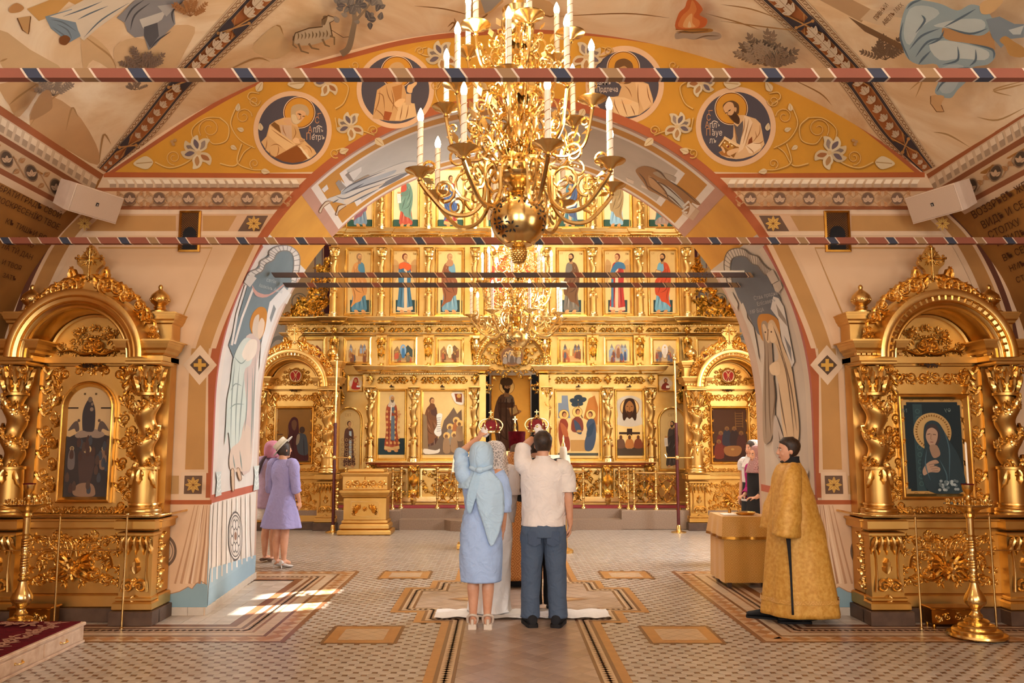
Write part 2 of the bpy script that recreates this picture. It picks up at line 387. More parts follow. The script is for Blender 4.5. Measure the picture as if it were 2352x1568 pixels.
b.loft([[(VX+VR*sin(-a1+2*a1*i/160), y, VZ+VR*cos(-a1+2*a1*i/160)) for i in range(161)] for y in (-4, 0, 4, 6, YE)], (False, False), False)
ceil_n = S_(b.build('ceiling'))
for nm, sg in (('wall_left', -1), ('wall_right', 1)):
    b = MB(); b.mat('side_paint'); b.loft([[((x if sg < 0 else -x-.08), y, z) for x, z in SIDE] for y in (-4, 0, 4, YE)], (False, False), False)
    o = S_(b.build(nm))
    if sg < 0: wall_l = o
    else: wall_r = o
b = MB(); b.mat('plaster'); b.box(-5.6, 5.6, -4.2, -4, 0, 6.3); S_(b.build('wall_back'))
b = MB(); b.mat('plaster_far'); b.box(-6.6, -6.4, YB, 19.2, 0, 9.6); S_(b.build('wall_far_left'))
b = MB(); b.mat('plaster_far')
wy0, wy1, wz0, wz1 = 11.95, 13.05, 4.24, 4.62
b.box(6.4, 6.5, YB, wy0, 0, 9.6); b.box(6.4, 6.5, wy1, 19.2, 0, 9.6); b.box(6.4, 6.5, wy0, wy1, 0, wz0); b.box(6.4, 6.5, wy0, wy1, wz1, 9.6)
S_(b.build('wall_far_right'))
b = MB(); b.mat('pale_wood')
b.box(6.42, 6.48, wy0, wy1, (wz0+wz1)/2+.06, (wz0+wz1)/2+.075); b.box(6.42, 6.48, 12.62, 12.65, wz0, wz1); S_(b.build('window_1'))
b = MB(); b.mat('plaster_far'); b.box(-6.6, 6.6, 19.2, 19.4, 0, 9.6); wall_fb = S_(b.build('wall_far_back'))
b = MB(); b.mat('plaster_far'); b.box(-6.6, 6.6, YB, 19.4, 9.6, 9.8); S_(b.build('ceiling_far'))
# ---- floor: dark bed, tiles laid proud of it
b = MB(); b.mat('plinth_brown'); b.box(-6.5, 6.5, -4, 19.2, -.05, -.004); floor = S_(b.build('floor'))
HTILE = (0.0, 0.0)
SP = .139
def inrect(x, y, r): return r[0] <= x <= r[1] and r[2] <= y <= r[3]
PIER_L = [(-9, -2.02, 7.17, 10.95), (2.02, 9, 7.17, 10.95)]
PANELS = [(-1.71, -1.06, 7.13, 7.80), (1.06, 1.71, 7.13, 7.80), (-1.71, -1.06, 10.35, 10.95), (1.06, 1.71, 10.35, 10.95)]
CROSS = [(-.742, .742, -5, 16.2), (-1.011, 1.011, 7.92, 10.23), (-1.287, 1.287, 8.38, 9.76)]
SKIP = PIER_L+PANELS+CROSS
def octa(r=.0695, k=.020):                 # octagon with its short sides square to the room
    q = r-k; return [(k, q), (q, k), (q, -k), (k, -q), (-k, -q), (-q, -k), (-q, k), (-k, q)]
OC = [(x*.975, y*.975) for x, y in octa()]
def tile_mb(b, x, y, poly, col, z=0., e=.0012, t=.004):
    n = len(poly); top = [(x+px*(1-e/.06), y+py*(1-e/.06), z) for px, py in poly]; bot = [(x+px, y+py, z-t) for px, py in poly]
    b.add(top+bot, [tuple(range(n-1, -1, -1))]+[(i, (i+1) % n, n+(i+1) % n, n+i) for i in range(n)], col, False)
rnd = random.Random(5); cells = []
for j in range(int((16.2-4.4)/(SP/2))):
    y = 4.4+j*SP/2
    for i in range(-60, 61):
        x = i*SP+(SP/2 if j % 2 else 0)
        if abs(x+.19) > y*.68+.4 or abs(x) > 5.25 and y < 8.3 or abs(x) > 6.3: continue
        cells.append((x, y))
tcol = ['aea193', 'b6a99b', 'aa9d8f', 'b2a597', 'b8ac9f']
field = [(x, y) for x, y in cells if not any(inrect(x, y, (r[0]+.02, r[1]-.02, r[2]+.02, r[3]-.02)) for r in SKIP)]
near = sorted([c for c in field if 40 < topx(c[0], c[1], 0)[0] < 2310 and topx(c[0], c[1], 0)[1] < 1580], key=lambda c: c[1])[:290]; ns = set(near)
tm = []
for c in tcol:
    b = MB(); b.mat('tile'); tile_mb(b, 0, 0, OC, c); tm.append(b.mesh('tile'))
for x, y in near: link('tile', tm[rnd.randrange(5)], floor, (x, y, 0))
b = MB(); b.mat('tile')
for x, y in field:
    if (x, y) in ns: continue
    if y < 10: tile_mb(b, x, y, OC, tcol[rnd.randrange(5)])
    else: b.add([(x+p*.985, y+q_*.985, 0) for p, q_ in OC], [tuple(range(7, -1, -1))], tcol[rnd.randrange(5)], False)
tag(b.build('tile', None, floor), kind='stuff')
b = MB(); b.mat('tile'); k = .0195
for x, y in cells:
    x += SP/2
    if any(inrect(x, y, r) for r in SKIP): continue
    b.add([(x-k, y-k, .0002), (x+k, y-k, .0002), (x+k, y+k, .0002), (x-k, y+k, .0002)], [(0, 1, 2, 3)], '6e4a34' if rnd.random() < .6 else '7a5640', False)
tag(b.build('inlay_tile', None, floor), kind='stuff')
DK, OCH, CRM, ZZ = '6b432b', 'b07a45', 'c6a888', '5f3c28'
def strip_rect(b, x0, x1, y0, y1, col, z=.001): b.add([(x0, y0, z), (x1, y0, z), (x1, y1, z), (x0, y1, z)], [(0, 1, 2, 3)], col, False)
def cells_along(b, p0, p1, wd, L, kind, z=.0018):
    # a run of inlaid lozenges from p0 to p1 (axis-parallel), band width wd
    dx, dy = p1[0]-p0[0], p1[1]-p0[1]; T = math.hypot(dx, dy); n = max(1, round(T/L)); ux, uy = dx/T, dy/T; vx, vy = -uy, ux
    for i in range(n):
        a = i*T/n; m = (i+.5)*T/n; c = (i+1)*T/n
        Q = lambda s, t: (p0[0]+ux*s+vx*t, p0[1]+uy*s+vy*t, z)
        if kind == 'z':
            b.add([Q(a, 0), Q(m, -wd*.36), Q(c, 0), Q(m, wd*.36)], [(0, 1, 2, 3)], '6f4a34', False)
            b.add([Q(a, 0), Q(m, -wd*.16), Q(c, 0), Q(m, wd*.16)], [(0, 1, 2, 3)], ZZ, False)
        else:
            b.add([Q(a, 0), Q(m, -wd*.48), Q(c, 0), Q(m, wd*.48)], [(0, 1, 2, 3)], ('ab764c', '9a6840')[i % 2], False)
            b.add([Q(a, -wd*.5), Q(m, -wd*.48), Q(a, 0)], [(0, 1, 2)], 'cbb093', False)
def band_path(b, path, closed=False):
    # nested border of the aisle and the stepped cross, on the inner side (left of travel)
    def off(d):
        out = []; n = len(path)
        for i, p in enumerate(path):
            a = path[i-1] if i else None; c = path[i+1] if i < n-1 else None; o = [0, 0]
            for q0, q1 in ((a, p), (p, c)):
                if q0 is None or q1 is None: continue
                L = math.hypot(q1[0]-q0[0], q1[1]-q0[1]); nx, ny = -(q1[1]-q0[1])/L, (q1[0]-q0[0])/L
                if abs(nx) > .5: o[0] = nx
                if abs(ny) > .5: o[1] = ny
            out.append((p[0]+o[0]*d, p[1]+o[1]*d))
        return out
    for d0, d1, col, z in ((0, .072, OCH, .0012), (.072, .104, DK, .0012), (.104, .201, CRM, .0012), (.201, .227, DK, .0012)):
        A, B = off(d0), off(d1)
        for i in range(len(path)-1): b.add([(A[i][0], A[i][1], z), (A[i+1][0], A[i+1][1], z), (B[i+1][0], B[i+1][1], z), (B[i][0], B[i][1], z)], [(0, 1, 2, 3)], col, False)
        if col == OCH:   # joints between the ochre border tiles
            for i in range(len(path)-1):
                T = math.dist(A[i], A[i+1]); k = int(T/.145)
                for j in range(1, k):
                    t = j/k; px_, py_ = A[i][0]+(A[i+1][0]-A[i][0])*t, A[i][1]+(A[i+1][1]-A[i][1])*t; qx, qy = B[i][0]+(B[i+1][0]-B[i][0])*t, B[i][1]+(B[i+1][1]-B[i][1])*t
                    e = .0018; hor = abs(A[i+1][0]-A[i][0]) > abs(A[i+1][1]-A[i][1])
                    ex, ey = (e, 0) if hor else (0, e)
                    b.add([(px_-ex, py_-ey, z+.0004), (px_+ex, py_+ey, z+.0004), (qx+ex, qy+ey, z+.0004), (qx-ex, qy-ey, z+.0004)], [(0, 1, 2, 3)], '8a5a34', False)
    C = off(.1525)
    for i in range(len(path)-1): cells_along(b, C[i], C[i+1], .097, .058, 'z')
b = MB(); b.mat('tile')
right = [(.742, 3.6), (.742, 7.92), (1.011, 7.92), (1.011, 8.38), (1.287, 8.38), (1.287, 9.76), (1.011, 9.76), (1.011, 10.23), (.742, 10.23), (.742, 15.6)]
band_path(b, right); band_path(b, [(-x, y) for x, y in right][::-1])
b.build('aisle_border', None, floor)
# slabs inside the aisle and the cross, laid on the diagonal and cut at the border
def clip(poly, x0, x1, y0, y1):
    for ax, lim, sg in ((0, x0, 1), (0, x1, -1), (1, y0, 1), (1, y1, -1)):
        out = []
        for i, p in enumerate(poly):
            q_ = poly[i-1]; a = (p[ax]-lim)*sg; c = (q_[ax]-lim)*sg
            if (a >= 0) != (c >= 0): t = c/(c-a); out.append((q_[0]+(p[0]-q_[0])*t, q_[1]+(p[1]-q_[1])*t))
            if a >= 0: out.append(p)
        poly = out
        if not poly: return []
    return poly
def slabs(rects, D, cols, name, ymax, stuff_y):
    sb = MB(); sb.mat('tile'); r = random.Random(3)
    for x0, x1, y0, y1 in rects:
        for j in range(int(y0/(D/2))-1, int(y1/(D/2))+2):
            for i in range(-14, 15):
                cx = i*D+(D/2 if j % 2 else 0); cy = j*D/2; pl = clip([(cx-D/2, cy), (cx, cy-D/2), (cx+D/2, cy), (cx, cy+D/2)], x0, x1, y0, y1)
                if len(pl) < 3: continue
                mx = sum(p[0] for p in pl)/len(pl); my = sum(p[1] for p in pl)/len(pl); area = abs(sum(pl[k-1][0]*pl[k][1]-pl[k][0]*pl[k-1][1] for k in range(len(pl))))/2
                if area < 2e-4: continue
                loc = [((p[0]-mx)*.984, (p[1]-my)*.984) for p in pl]; c = r.choice(cols)
                if my < stuff_y and 4.9 < my: tb = MB(); tb.mat('tile'); tile_mb(tb, 0, 0, loc, c, e=.0008); tb.build(name, None, floor, (mx, my, .0004))
                else: tile_mb(sb, mx, my, loc, c, .0004, e=.0008)
    if sb.f: tag(sb.build(name, None, floor), kind='stuff')
AI = .515
slabs([(-AI, AI, 4.3, 8.15), (-AI, AI, 10.0, 15.5), (-.784, .784, 8.15, 8.6), (-.784, .784, 9.54, 10.0), (-1.06, 1.06, 8.6, 9.54)], .205, ['a58c78', 'ae9581', 'a08773', 'b39b88', 'a9917e'], 'aisle_slab', 16, 8.15)
b = MB(); b.mat('tile')
for r_ in PANELS:
    for d, col, z in ((0, DK, .001), (.032, OCH, .0014), (.13, CRM, .0018)): strip_rect(b, r_[0]+d, r_[1]-d, r_[2]+d, r_[3]-d, col, z)
    x0, x1, y0, y1 = r_[0]+.13, r_[1]-.13, r_[2]+.13, r_[3]-.13
    for k in range(-6, 7):
        for sg in (1, -1):
            c0 = k*.14; pl = []
            pts = [((x0+x1)/2-1, (y0+y1)/2+c0-sg), ((x0+x1)/2+1, (y0+y1)/2+c0+sg)]
            nx, ny = .0016, -.0016*sg
            pl = clip([(pts[0][0]-nx, pts[0][1]-ny), (pts[1][0]-nx, pts[1][1]-ny), (pts[1][0]+nx, pts[1][1]+ny), (pts[0][0]+nx, pts[0][1]+ny)], x0, x1, y0, y1)
            if len(pl) > 2: b.add([(p[0], p[1], .0022) for p in pl], [tuple(range(len(pl)))], '9a7350', False)
    for i in range(5):
        for yy in (r_[2], r_[3]): x = r_[0]+.04+i*(r_[1]-r_[0]-.08)/4; strip_rect(b, x-.02, x+.02, yy-.02, yy+.02, DK, .0012)
b.build('floor_panel', None, floor)
b = MB(); b.mat('tile')                    # star inside the cross, partly seen beside the couple
for sx in (-1, 1):
    for w_, col, z in ((1, '8a5e3c', .0024), (.72, 'bb9468', .0028)):
        b.add([(sx*(.76 if w_ == 1 else .66), 9.07, z), (sx*.2, 9.07-.3*w_, z), (sx*.2, 9.07+.3*w_, z)], [(0, 1, 2)], col, False)
b.build('floor_star', None, floor)
for sx in (-1, 1):                          # broad bordered strip round each pier
    b = MB(); b.mat('tile'); X0, X1, Y0, Y1 = 2.01, 6.3, 7.17, 10.95
    def U(d0, d1, col, z):
        f = lambda x: sx*x
        for pl in ([(X0+d0, Y0+d0), (X1, Y0+d0), (X1, Y0+d1), (X0+d1, Y0+d1)], [(X0+d0, Y0+d0), (X0+d1, Y0+d1), (X0+d1, Y1-d1), (X0+d0, Y1-d0)], [(X0+d0, Y1-d0), (X0+d1, Y1-d1), (X1, Y1-d1), (X1, Y1-d0)]):
            b.add([(f(x), y, z) for x, y in pl], [tuple(range(4))], col, False)
    for d0, d1, col in ((0, .05, '7d5238'), (.05, .215, 'bc9876'), (.215, .25, DK), (.25, .36, 'c2a88c'), (.36, .39, '8d6447'), (.39, .49, 'c0a184'), (.49, .53, DK), (.53, .59, 'b99c80'), (.59, .68, '7a4c30')): U(d0, d1, col, .0012)
    for dd, wd, L, kd in ((.1325, .165, .165, 'd'), (.44, .095, .06, 'z')):
        pts = [(sx*X1, Y0+dd), (sx*(X0+dd), Y0+dd), (sx*(X0+dd), Y1-dd), (sx*X1, Y1-dd)]
        for p, q_ in zip(pts, pts[1:]): cells_along(b, p, q_, wd, L, kd)
    for k in range(1, 22):
        yy = Y0+.25+k*.155
        if yy < Y1-.26: b.add([(sx*(X0+.25), yy-.002, .0016), (sx*(X0+.36), yy-.002, .0016), (sx*(X0+.36), yy+.002, .0016), (sx*(X0+.25), yy+.002, .0016)], [(0, 1, 2, 3)], '8f7258', False)
    b.build('pier_border', None, floor)
    r = random.Random(8); pm = []
    for c in ('c2b3a4', 'cabcae', 'bcac9c'):
        tb = MB(); tb.mat('tile'); e = .0765; tile_mb(tb, 0, 0, [(-e, e), (e, e), (e, -e), (-e, -e)], c, .0008, .0007); pm.append(tb.mesh('plain_tile'))
    for i in range(16):
        for j in range(16):
            x, y = X0+.68+.079+i*.1565, Y0+.68+.079+j*.1565
            if y > Y1-.7: continue
            if x > 3.06+.0*j and YE < y < YB+.0 and x > 3.02+.0563*(y-YE)+.1: continue
            if y > YB+.3 and x > 4.6 or x > 5.2: continue
            link('plain_tile', pm[r.randrange(3)], floor, (sx*x, y, 0))
# ---------------------------------------------------------------- wall paintings
def K(ox, oy, k):
    def f(*a): return [(ox+a[i]/k, oy+a[i+1]/k) for i in range(0, len(a), 2)]
    f.k = k; return f
MIR = 2359.0
def spiral(c, x, y, r, turns, a0, col, w, dr=1):
    n = int(14*turns); c.line([(x+r*(1-.82*i/n)*cos(a0+dr*2*pi*turns*i/n), y+r*(1-.82*i/n)*sin(a0+dr*2*pi*turns*i/n)) for i in range(n+1)], w, col, w*.6)
def fold(c, pts, w, col, k=5): return c.line(pts, w, col, k=k, taper=True)
def vine(c, pts, w=4, hi='d5ab66', lo='9a6a24'):
    p = spline(pts, 6); c.line([(x+1.2, y+1.6) for x, y in p], w, lo, w*.6); c.line(p, w*.7, hi, w*.4)
def leaf2(c, x, y, L, ang, col, dark, wd=.32):
    ca, sa = cos(radians(ang)), sin(radians(ang)); T = lambda u, v: (x+(u*ca-v*sa)*L, y+(u*sa+v*ca)*L)
    c.poly(spline([T(0, 0), T(.3, -wd), T(.7, -wd*.7), T(1, 0), T(.7, wd*.7), T(.3, wd)], 3, True), col); c.line([T(.05, 0), T(.85, 0)], L*.05, dark)
def flower(c, x, y, s, sx=1, rot=0):
    T = lambda u, v: (x+sx*s*(u*cos(radians(rot))-v*sin(radians(rot))), y+s*(u*sin(radians(rot))+v*cos(radians(rot))))
    for a, col, dk in ((-150, '7a685c', 'c4ab84'), (-60, '8d7a6c', 'cbb692'), (-105, '65565a', 'cdb894'), (35, '9a6236', 'c8b08a'), (95, 'a87a48', 'd0bc98'), (170, '65565a', 'bfa680')):
        ca, sa = cos(radians(a)), sin(radians(a)); R = lambda u, v: T(u*ca-v*sa, u*sa+v*ca)
        c.poly(spline([R(.05, 0), R(.4, -.36), R(.8, -.3), R(1, .04), R(.72, .1), R(.45, .22)], 3, True), dk); c.poly(spline([R(.2, -.02), R(.5, -.22), R(.78, -.14), R(.5, .08)], 3, True), col)
    c.ell(*T(.05, .02), s*.14, s*.14, 'c9a878', 10)
# ---- lunette
c = Cv(ew, .00012); RED = 'a2562f'
lun = spline([(238, 403), (344, 331), (448, 262), (551, 203), (647, 163), (799, 124), (918, 93), (1040, 75), (1185, 66), (1331, 69), (1469, 84), (1579, 107), (1690, 137), (1793, 177), (1896, 232), (2000, 299), (2124, 403)], 4)
far = [topx(*archpt(0, i/160)) for i in range(161)]
up = [p for p in far if p[1] < 404]
c.poly(lun+[(2124, 405)]+up[::-1]+[(238, 405)], 'c58a2c')
for k in range(5): c.ell(1180+(k-2)*70, 110+abs(k-2)*12, 120, 40, 'cb912f', 16)
c.strip(lun, [(1181+(x-1181)*.985, 405+(y-405)*.965) for x, y in lun], RED)
c.strip([(238, 395), (730, 399)], [(238, 407), (722, 409)], 'a8572a'); c.strip([(1628, 399), (2124, 395)], [(1634, 409), (2124, 407)], 'a8572a')
c.build('fresco_ground', wall_e)
c = Cv(ew, .00012, .004)
for sx in (1, -1):
    X = lambda *p: [((x if sx > 0 else 2362-x), y) for x, y in p]
    x = lambda v: v if sx > 0 else 2362-v
    for pts in ([(356, 372), (390, 385), (430, 372), (452, 345), (440, 300), (470, 272), (505, 270)], [(505, 270), (525, 290), (520, 322), (490, 330), (474, 312)], [(505, 375), (540, 380), (560, 350), (580, 335)], [(540, 250), (530, 285), (550, 320), (585, 340)], [(555, 330), (545, 372), (575, 388), (600, 390)],
                [(590, 240), (570, 225), (575, 212), (595, 214)], [(770, 250), (790, 235), (800, 200), (780, 185)], [(770, 270), (775, 300)], [(800, 300), (830, 300), (860, 310)], [(995, 130), (970, 125), (960, 115), (980, 108)], [(1010, 240), (1000, 210), (1015, 180)], [(770, 345), (790, 340), (793, 355)]): vine(c, X(*pts))
    for (cx, cy, r, t, a, d) in ((400, 362, 18, 1.6, 1.5, 1), (482, 296, 26, 1.5, 2.5, 1), (560, 268, 20, 1.4, 0, -1), (585, 232, 14, 1.4, 0, 1), (585, 376, 12, 1.3, 2, 1), (770, 352, 12, 1.3, 1, 1), (858, 300, 12, 1.4, 3, 1), (815, 150, 12, 1.3, 3, -1), (965, 118, 11, 1.4, 3, 1), (1000, 195, 12, 1.4, 0, 1)):
        spiral(c, x(cx), cy, r, t, a if sx > 0 else pi-a, 'a97532', 3.4, d*sx); spiral(c, x(cx)-.8, cy-.8, r, t, a if sx > 0 else pi-a, 'd2a45c', 2, d*sx)
    for (fx, fy, s, rt) in ((455, 350, 40, 10), (806, 290, 34, 0), (752, 190, 34, 20), (1015, 130, 38, 0)): flower(c, x(fx), fy, s, sx, rt*sx)
    for (lx, ly, L, a) in ((352, 372, 46, 175), (545, 255, 18, -80), (590, 210, 26, -60), (600, 300, 18, -100), (530, 335, 16, 30), (600, 392, 20, 10), (700, 190, 40, 175), (560, 300, 16, 200), (862, 318, 26, 40), (1020, 250, 24, 60), (780, 350, 22, -20)):
        leaf2(c, x(lx), ly, L, a if sx > 0 else 180-a, 'cdb58e', 'a58352')
    for d in ((395, 325), (402, 322), (398, 331)): c.ell(x(d[0]), d[1], 4, 4, 'a98050', 8)
c.build('fresco_vine', wall_e)
# ---- four medallions on the lunette
def disc(name, x, y, r, ri):
    c = Cv(ew, .00012, .006); c.ell(x, y, r, r, 'd9ae85', 56); c.ell(x, y, ri, ri, '4d464c', 56); return c
c = disc('m', 672, 299, 90, 79); k = K(560, 180, 7.127)
def halo(c, x, y, r): c.ell(x, y, r+2.2, r+2.2, 'ecc99b', 36); c.ell(x, y, r+.6, r+.6, '54150c', 36); c.ell(x, y, r-1, r-1, 'c98a2b', 36)
halo(c, *k(908, 558)[0], 34.5)
SKN, SKS = 'd3a271', '9a6a3c'
c.poly(k(285, 1040, 370, 950, 420, 760, 520, 690, 660, 640, 790, 640, 880, 770, 940, 960, 1060, 1080, 1150, 1160, 1190, 1230, 1090, 1310, 960, 1360, 800, 1384, 640, 1355, 500, 1290, 370, 1180), 'd3a56c')
c.poly(k(500, 1290, 700, 1180, 860, 1090, 960, 1180, 1070, 1300, 960, 1360, 800, 1384, 640, 1355), '8a4d15')
c.poly(k(440, 760, 500, 710, 580, 770, 610, 900, 520, 830), '7d5220'); c.poly(k(590, 760, 780, 770, 790, 1000, 760, 1010, 620, 910), 'c9a583')
c.poly(k(420, 780, 520, 840, 760, 1010, 850, 1080, 700, 1180, 560, 1080, 400, 930), 'e0b57c'); c.poly(k(790, 760, 880, 800, 960, 1010, 860, 1090, 790, 1010), 'c99a5f')
for a in ((450, 830, 600, 940, 820, 1085), (380, 1000, 370, 1100, 350, 1180), (430, 1110, 500, 1080, 560, 1085, 640, 1140), (420, 1180, 440, 1250, 520, 1290), (560, 1100, 570, 1180, 540, 1280), (830, 800, 850, 900, 800, 1000), (640, 760, 650, 850, 700, 950), (1000, 1090, 1080, 1140, 1120, 1230), (700, 1180, 840, 1110, 960, 1060)): fold(c, k(*a), 2.2, '9a6733')
c.poly(k(640, 690, 780, 640, 790, 760, 720, 770), 'd0a172')
c.sp(k(770, 560, 790, 460, 900, 420, 1020, 450, 1070, 540, 1050, 610, 1010, 600, 960, 680, 900, 740, 830, 750, 780, 700), 'b79a70'); c.sp(k(850, 560, 930, 520, 1010, 560, 990, 640, 930, 700, 890, 660), SKN)
c.sp(k(780, 600, 850, 600, 880, 680, 930, 690, 870, 745, 800, 710), 'cfb48a'); c.line(k(880, 580, 920, 580, 940, 600), 2, '5d3a1c'); c.line(k(960, 620, 1000, 620), 2, '5d3a1c'); c.line(k(930, 610, 935, 660, 905, 670), 1.6, '7d5226'); c.ell(*k(915, 592)[0], 1.8, 1.4, '3a2110', 8)
c.sp(k(800, 1010, 850, 970, 920, 995, 990, 990, 990, 1015, 920, 1055, 840, 1060), 'e2b480'); c.sp(k(960, 1190, 1030, 1160, 1060, 1230, 1040, 1270, 990, 1240), 'e2b480'); c.poly(k(905, 1120, 935, 1115, 1085, 1300, 1050, 1318), 'e8cfa2')
for i in range(4): c.line(k(900+i*6, 1005+i*14, 985, 1000+i*10), 1, '9a6733')
def slav(c, rows):
    for t, x, y, s, col in rows: c.text(t, x, y, s, col, stretch=.72)
WL, RL = 'd9c3ae', 'c48a5c'
slav(c, [('т', *k(1200, 630)[0], 14, RL), ('С', *k(1160, 735)[0], 21, RL), ('А', *k(1048, 885)[0], 21, RL), ('пл', *k(1130, 885)[0], 21, WL), ('ъ', *k(1262, 880)[0], 13, WL), ('П', *k(1015, 1005)[0], 23, RL), ('етръ', *k(1108, 1005)[0], 19, WL)])
c.line(k(1215, 575, 1265, 570), 1.6, RL); c.line(k(1190, 800, 1225, 775, 1280, 800), 2, WL, k=4); c.line(k(1140, 925, 1155, 905), 2, WL)
c.build('medallion', wall_e)
c = disc('m', 1690, 291, 92, 80); k = K(1580, 180, 7.127); halo(c, *k(710, 492)[0], 36)
c.poly(k(500, 1210, 620, 1150, 740, 960, 750, 740, 830, 600, 920, 600, 1110, 660, 1190, 740, 1220, 900, 1255, 1080, 1180, 1190, 1070, 1260, 900, 1310, 790, 1322, 640, 1300, 550, 1260), 'd6ab7a')
c.poly(k(750, 740, 810, 790, 900, 690, 910, 900, 860, 1100, 800, 1080), '5f5450'); c.poly(k(920, 600, 1010, 640, 1060, 720, 960, 1030, 900, 1160, 820, 1220, 900, 850), 'e2c097'); c.poly(k(1000, 1000, 1050, 950, 1060, 1050, 980, 1080), '7d3f18')
c.poly(k(940, 1110, 1060, 1050, 1180, 1050, 1200, 1130, 1050, 1230, 1000, 1220), 'e5c69f'); c.poly(k(500, 1210, 620, 1160, 700, 1290, 560, 1260), 'a5682a')
for a in ((930, 640, 920, 800, 880, 960), (1000, 660, 960, 850, 900, 1080), (1060, 730, 1000, 900, 930, 1120), (1180, 760, 1170, 900, 1060, 1040), (950, 1100, 1050, 1180, 1080, 1230), (1100, 860, 1120, 960, 1060, 1040), (760, 760, 780, 900, 820, 1030), (1240, 1010, 1180, 1060, 1060, 1060)): fold(c, k(*a), 2.2, '9c6c3c')
c.sp(k(575, 440, 640, 380, 740, 365, 830, 430, 835, 560, 800, 600, 850, 690, 830, 750, 760, 720, 690, 650, 640, 580, 590, 540), '5d3f22'); c.sp(k(580, 470, 650, 390, 730, 400, 760, 480, 750, 560, 720, 600, 650, 600, 600, 540), SKN)
c.sp(k(690, 620, 720, 600, 770, 560, 830, 620, 850, 690, 800, 740, 750, 700), '4a2d14'); c.sp(k(755, 480, 795, 480, 790, 540, 765, 540), 'cf9d6b'); c.line(k(660, 540, 700, 510), 2, '4a2d14'); c.line(k(610, 570, 640, 560), 2, '4a2d14'); c.line(k(650, 545, 650, 600, 690, 605), 1.6, '7d5226'); c.ell(*k(682, 525)[0], 1.6, 1.3, '2d170b', 8)
c.poly(k(490, 1100, 600, 945, 855, 1090, 750, 1300), '8a5a20'); c.poly(k(600, 945, 855, 1090, 840, 1130, 580, 980), 'e2bb8a'); c.line(k(510, 1110, 600, 985, 810, 1110), 3, 'e8c894'); c.poly(k(560, 1100, 620, 1030, 760, 1110, 700, 1200), 'b07a30')
c.poly(k(650, 1090, 680, 1105, 660, 1140, 635, 1120), '7a2413'); [c.ell(*k(600+i*40, 1050+(i % 2)*50)[0], 2, 2, 'efd6a0', 8) for i in range(4)]
c.sp(k(640, 1200, 720, 1160, 820, 1140, 840, 1170, 740, 1240, 660, 1260), 'e0b17e'); c.sp(k(540, 1120, 570, 1120, 610, 1190, 590, 1220), 'e0b17e')
slav(c, [('т', *k(330, 580)[0], 14, RL), ('С', *k(300, 690)[0], 21, RL), ('А', *k(278, 810)[0], 21, RL), ('пл', *k(350, 810)[0], 21, WL), ('ъ', *k(485, 790)[0], 13, WL), ('П', *k(290, 935)[0], 23, RL), ('ауе', *k(392, 935)[0], 20, WL), ('лъ', *k(350, 1062)[0], 20, WL)])
c.line(k(345, 528, 405, 524), 1.6, RL); c.line(k(390, 725, 430, 695, 490, 720), 2, WL, k=4); c.line(k(400, 850, 415, 828), 2, WL)
c.build('medallion', wall_e)
c = disc('m', 908, 206, 89, 78); k = K(780, 0, 2.904); halo(c, *k(382, 480)[0], 35)
c.poly(k(220, 790, 235, 690, 250, 600, 310, 560, 385, 545, 430, 570, 450, 640, 500, 720, 515, 770, 410, 808, 320, 805), 'c99a62')
c.poly(k(350, 580, 420, 560, 410, 680, 380, 720), 'b0753a'); c.poly(k(400, 680, 500, 690, 515, 775, 430, 800, 370, 806), 'd8b07c'); c.poly(k(300, 740, 350, 750, 330, 805, 290, 798), '9a4f22')
c.sp(k(322, 470, 350, 425, 400, 415, 435, 450, 440, 510, 410, 560, 370, 560, 330, 520), 'c59b66'); c.sp(k(345, 480, 385, 460, 420, 480, 420, 530, 385, 560, 355, 530), SKN); c.line(k(360, 482, 378, 478), 2, '4a2d14'); c.line(k(395, 478, 412, 482), 2, '4a2d14'); c.line(k(385, 485, 390, 515), 1.5, '8a5a2c')
c.sp(k(450, 610, 455, 570, 480, 560, 510, 545, 515, 560, 490, 590, 480, 620), 'e0b27c'); c.poly(k(445, 625, 478, 625, 475, 700, 440, 700), 'caa173'); c.sp(k(365, 690, 400, 660, 435, 660, 430, 680, 390, 715), 'e0b27c')
for a in ((250, 620, 290, 640, 300, 740), (310, 570, 330, 650, 390, 740), (230, 720, 280, 760, 300, 800), (270, 600, 260, 680, 230, 760), (420, 700, 410, 760, 400, 805), (460, 700, 450, 760, 440, 795), (345, 600, 360, 680, 350, 740)): fold(c, k(*a), 2.2, '8a5a2c')
c.build('medallion', wall_e)
c = disc('m', 1435, 195, 90, 78); k = K(780, 0, 2.904); halo(c, *k(1893, 450)[0], 36)
c.poly(k(1800, 650, 1860, 640, 1880, 580, 1850, 540, 1980, 530, 2060, 560, 2090, 660, 2090, 700, 2000, 765, 1920, 780, 1830, 760, 1790, 720), 'cda26e')
c.poly(k(1800, 645, 1900, 650, 2000, 690, 1990, 768, 1900, 780, 1830, 745), 'ddb684'); c.poly(k(1970, 540, 2060, 565, 2090, 680, 2030, 740, 1990, 640), 'd9ae7c')
c.sp(k(1832, 470, 1845, 410, 1900, 390, 1950, 420, 1960, 480, 1950, 545, 1900, 560, 1850, 540), '6d4a26'); c.sp(k(1848, 470, 1900, 440, 1930, 480, 1920, 530, 1885, 560, 1855, 520), 'b98852'); c.line(k(1862, 485, 1880, 482), 2, '3a2110'); c.line(k(1895, 485, 1912, 488), 2, '3a2110')
c.sp(k(1865, 690, 1900, 665, 1950, 675, 1930, 695), 'e0b27c')
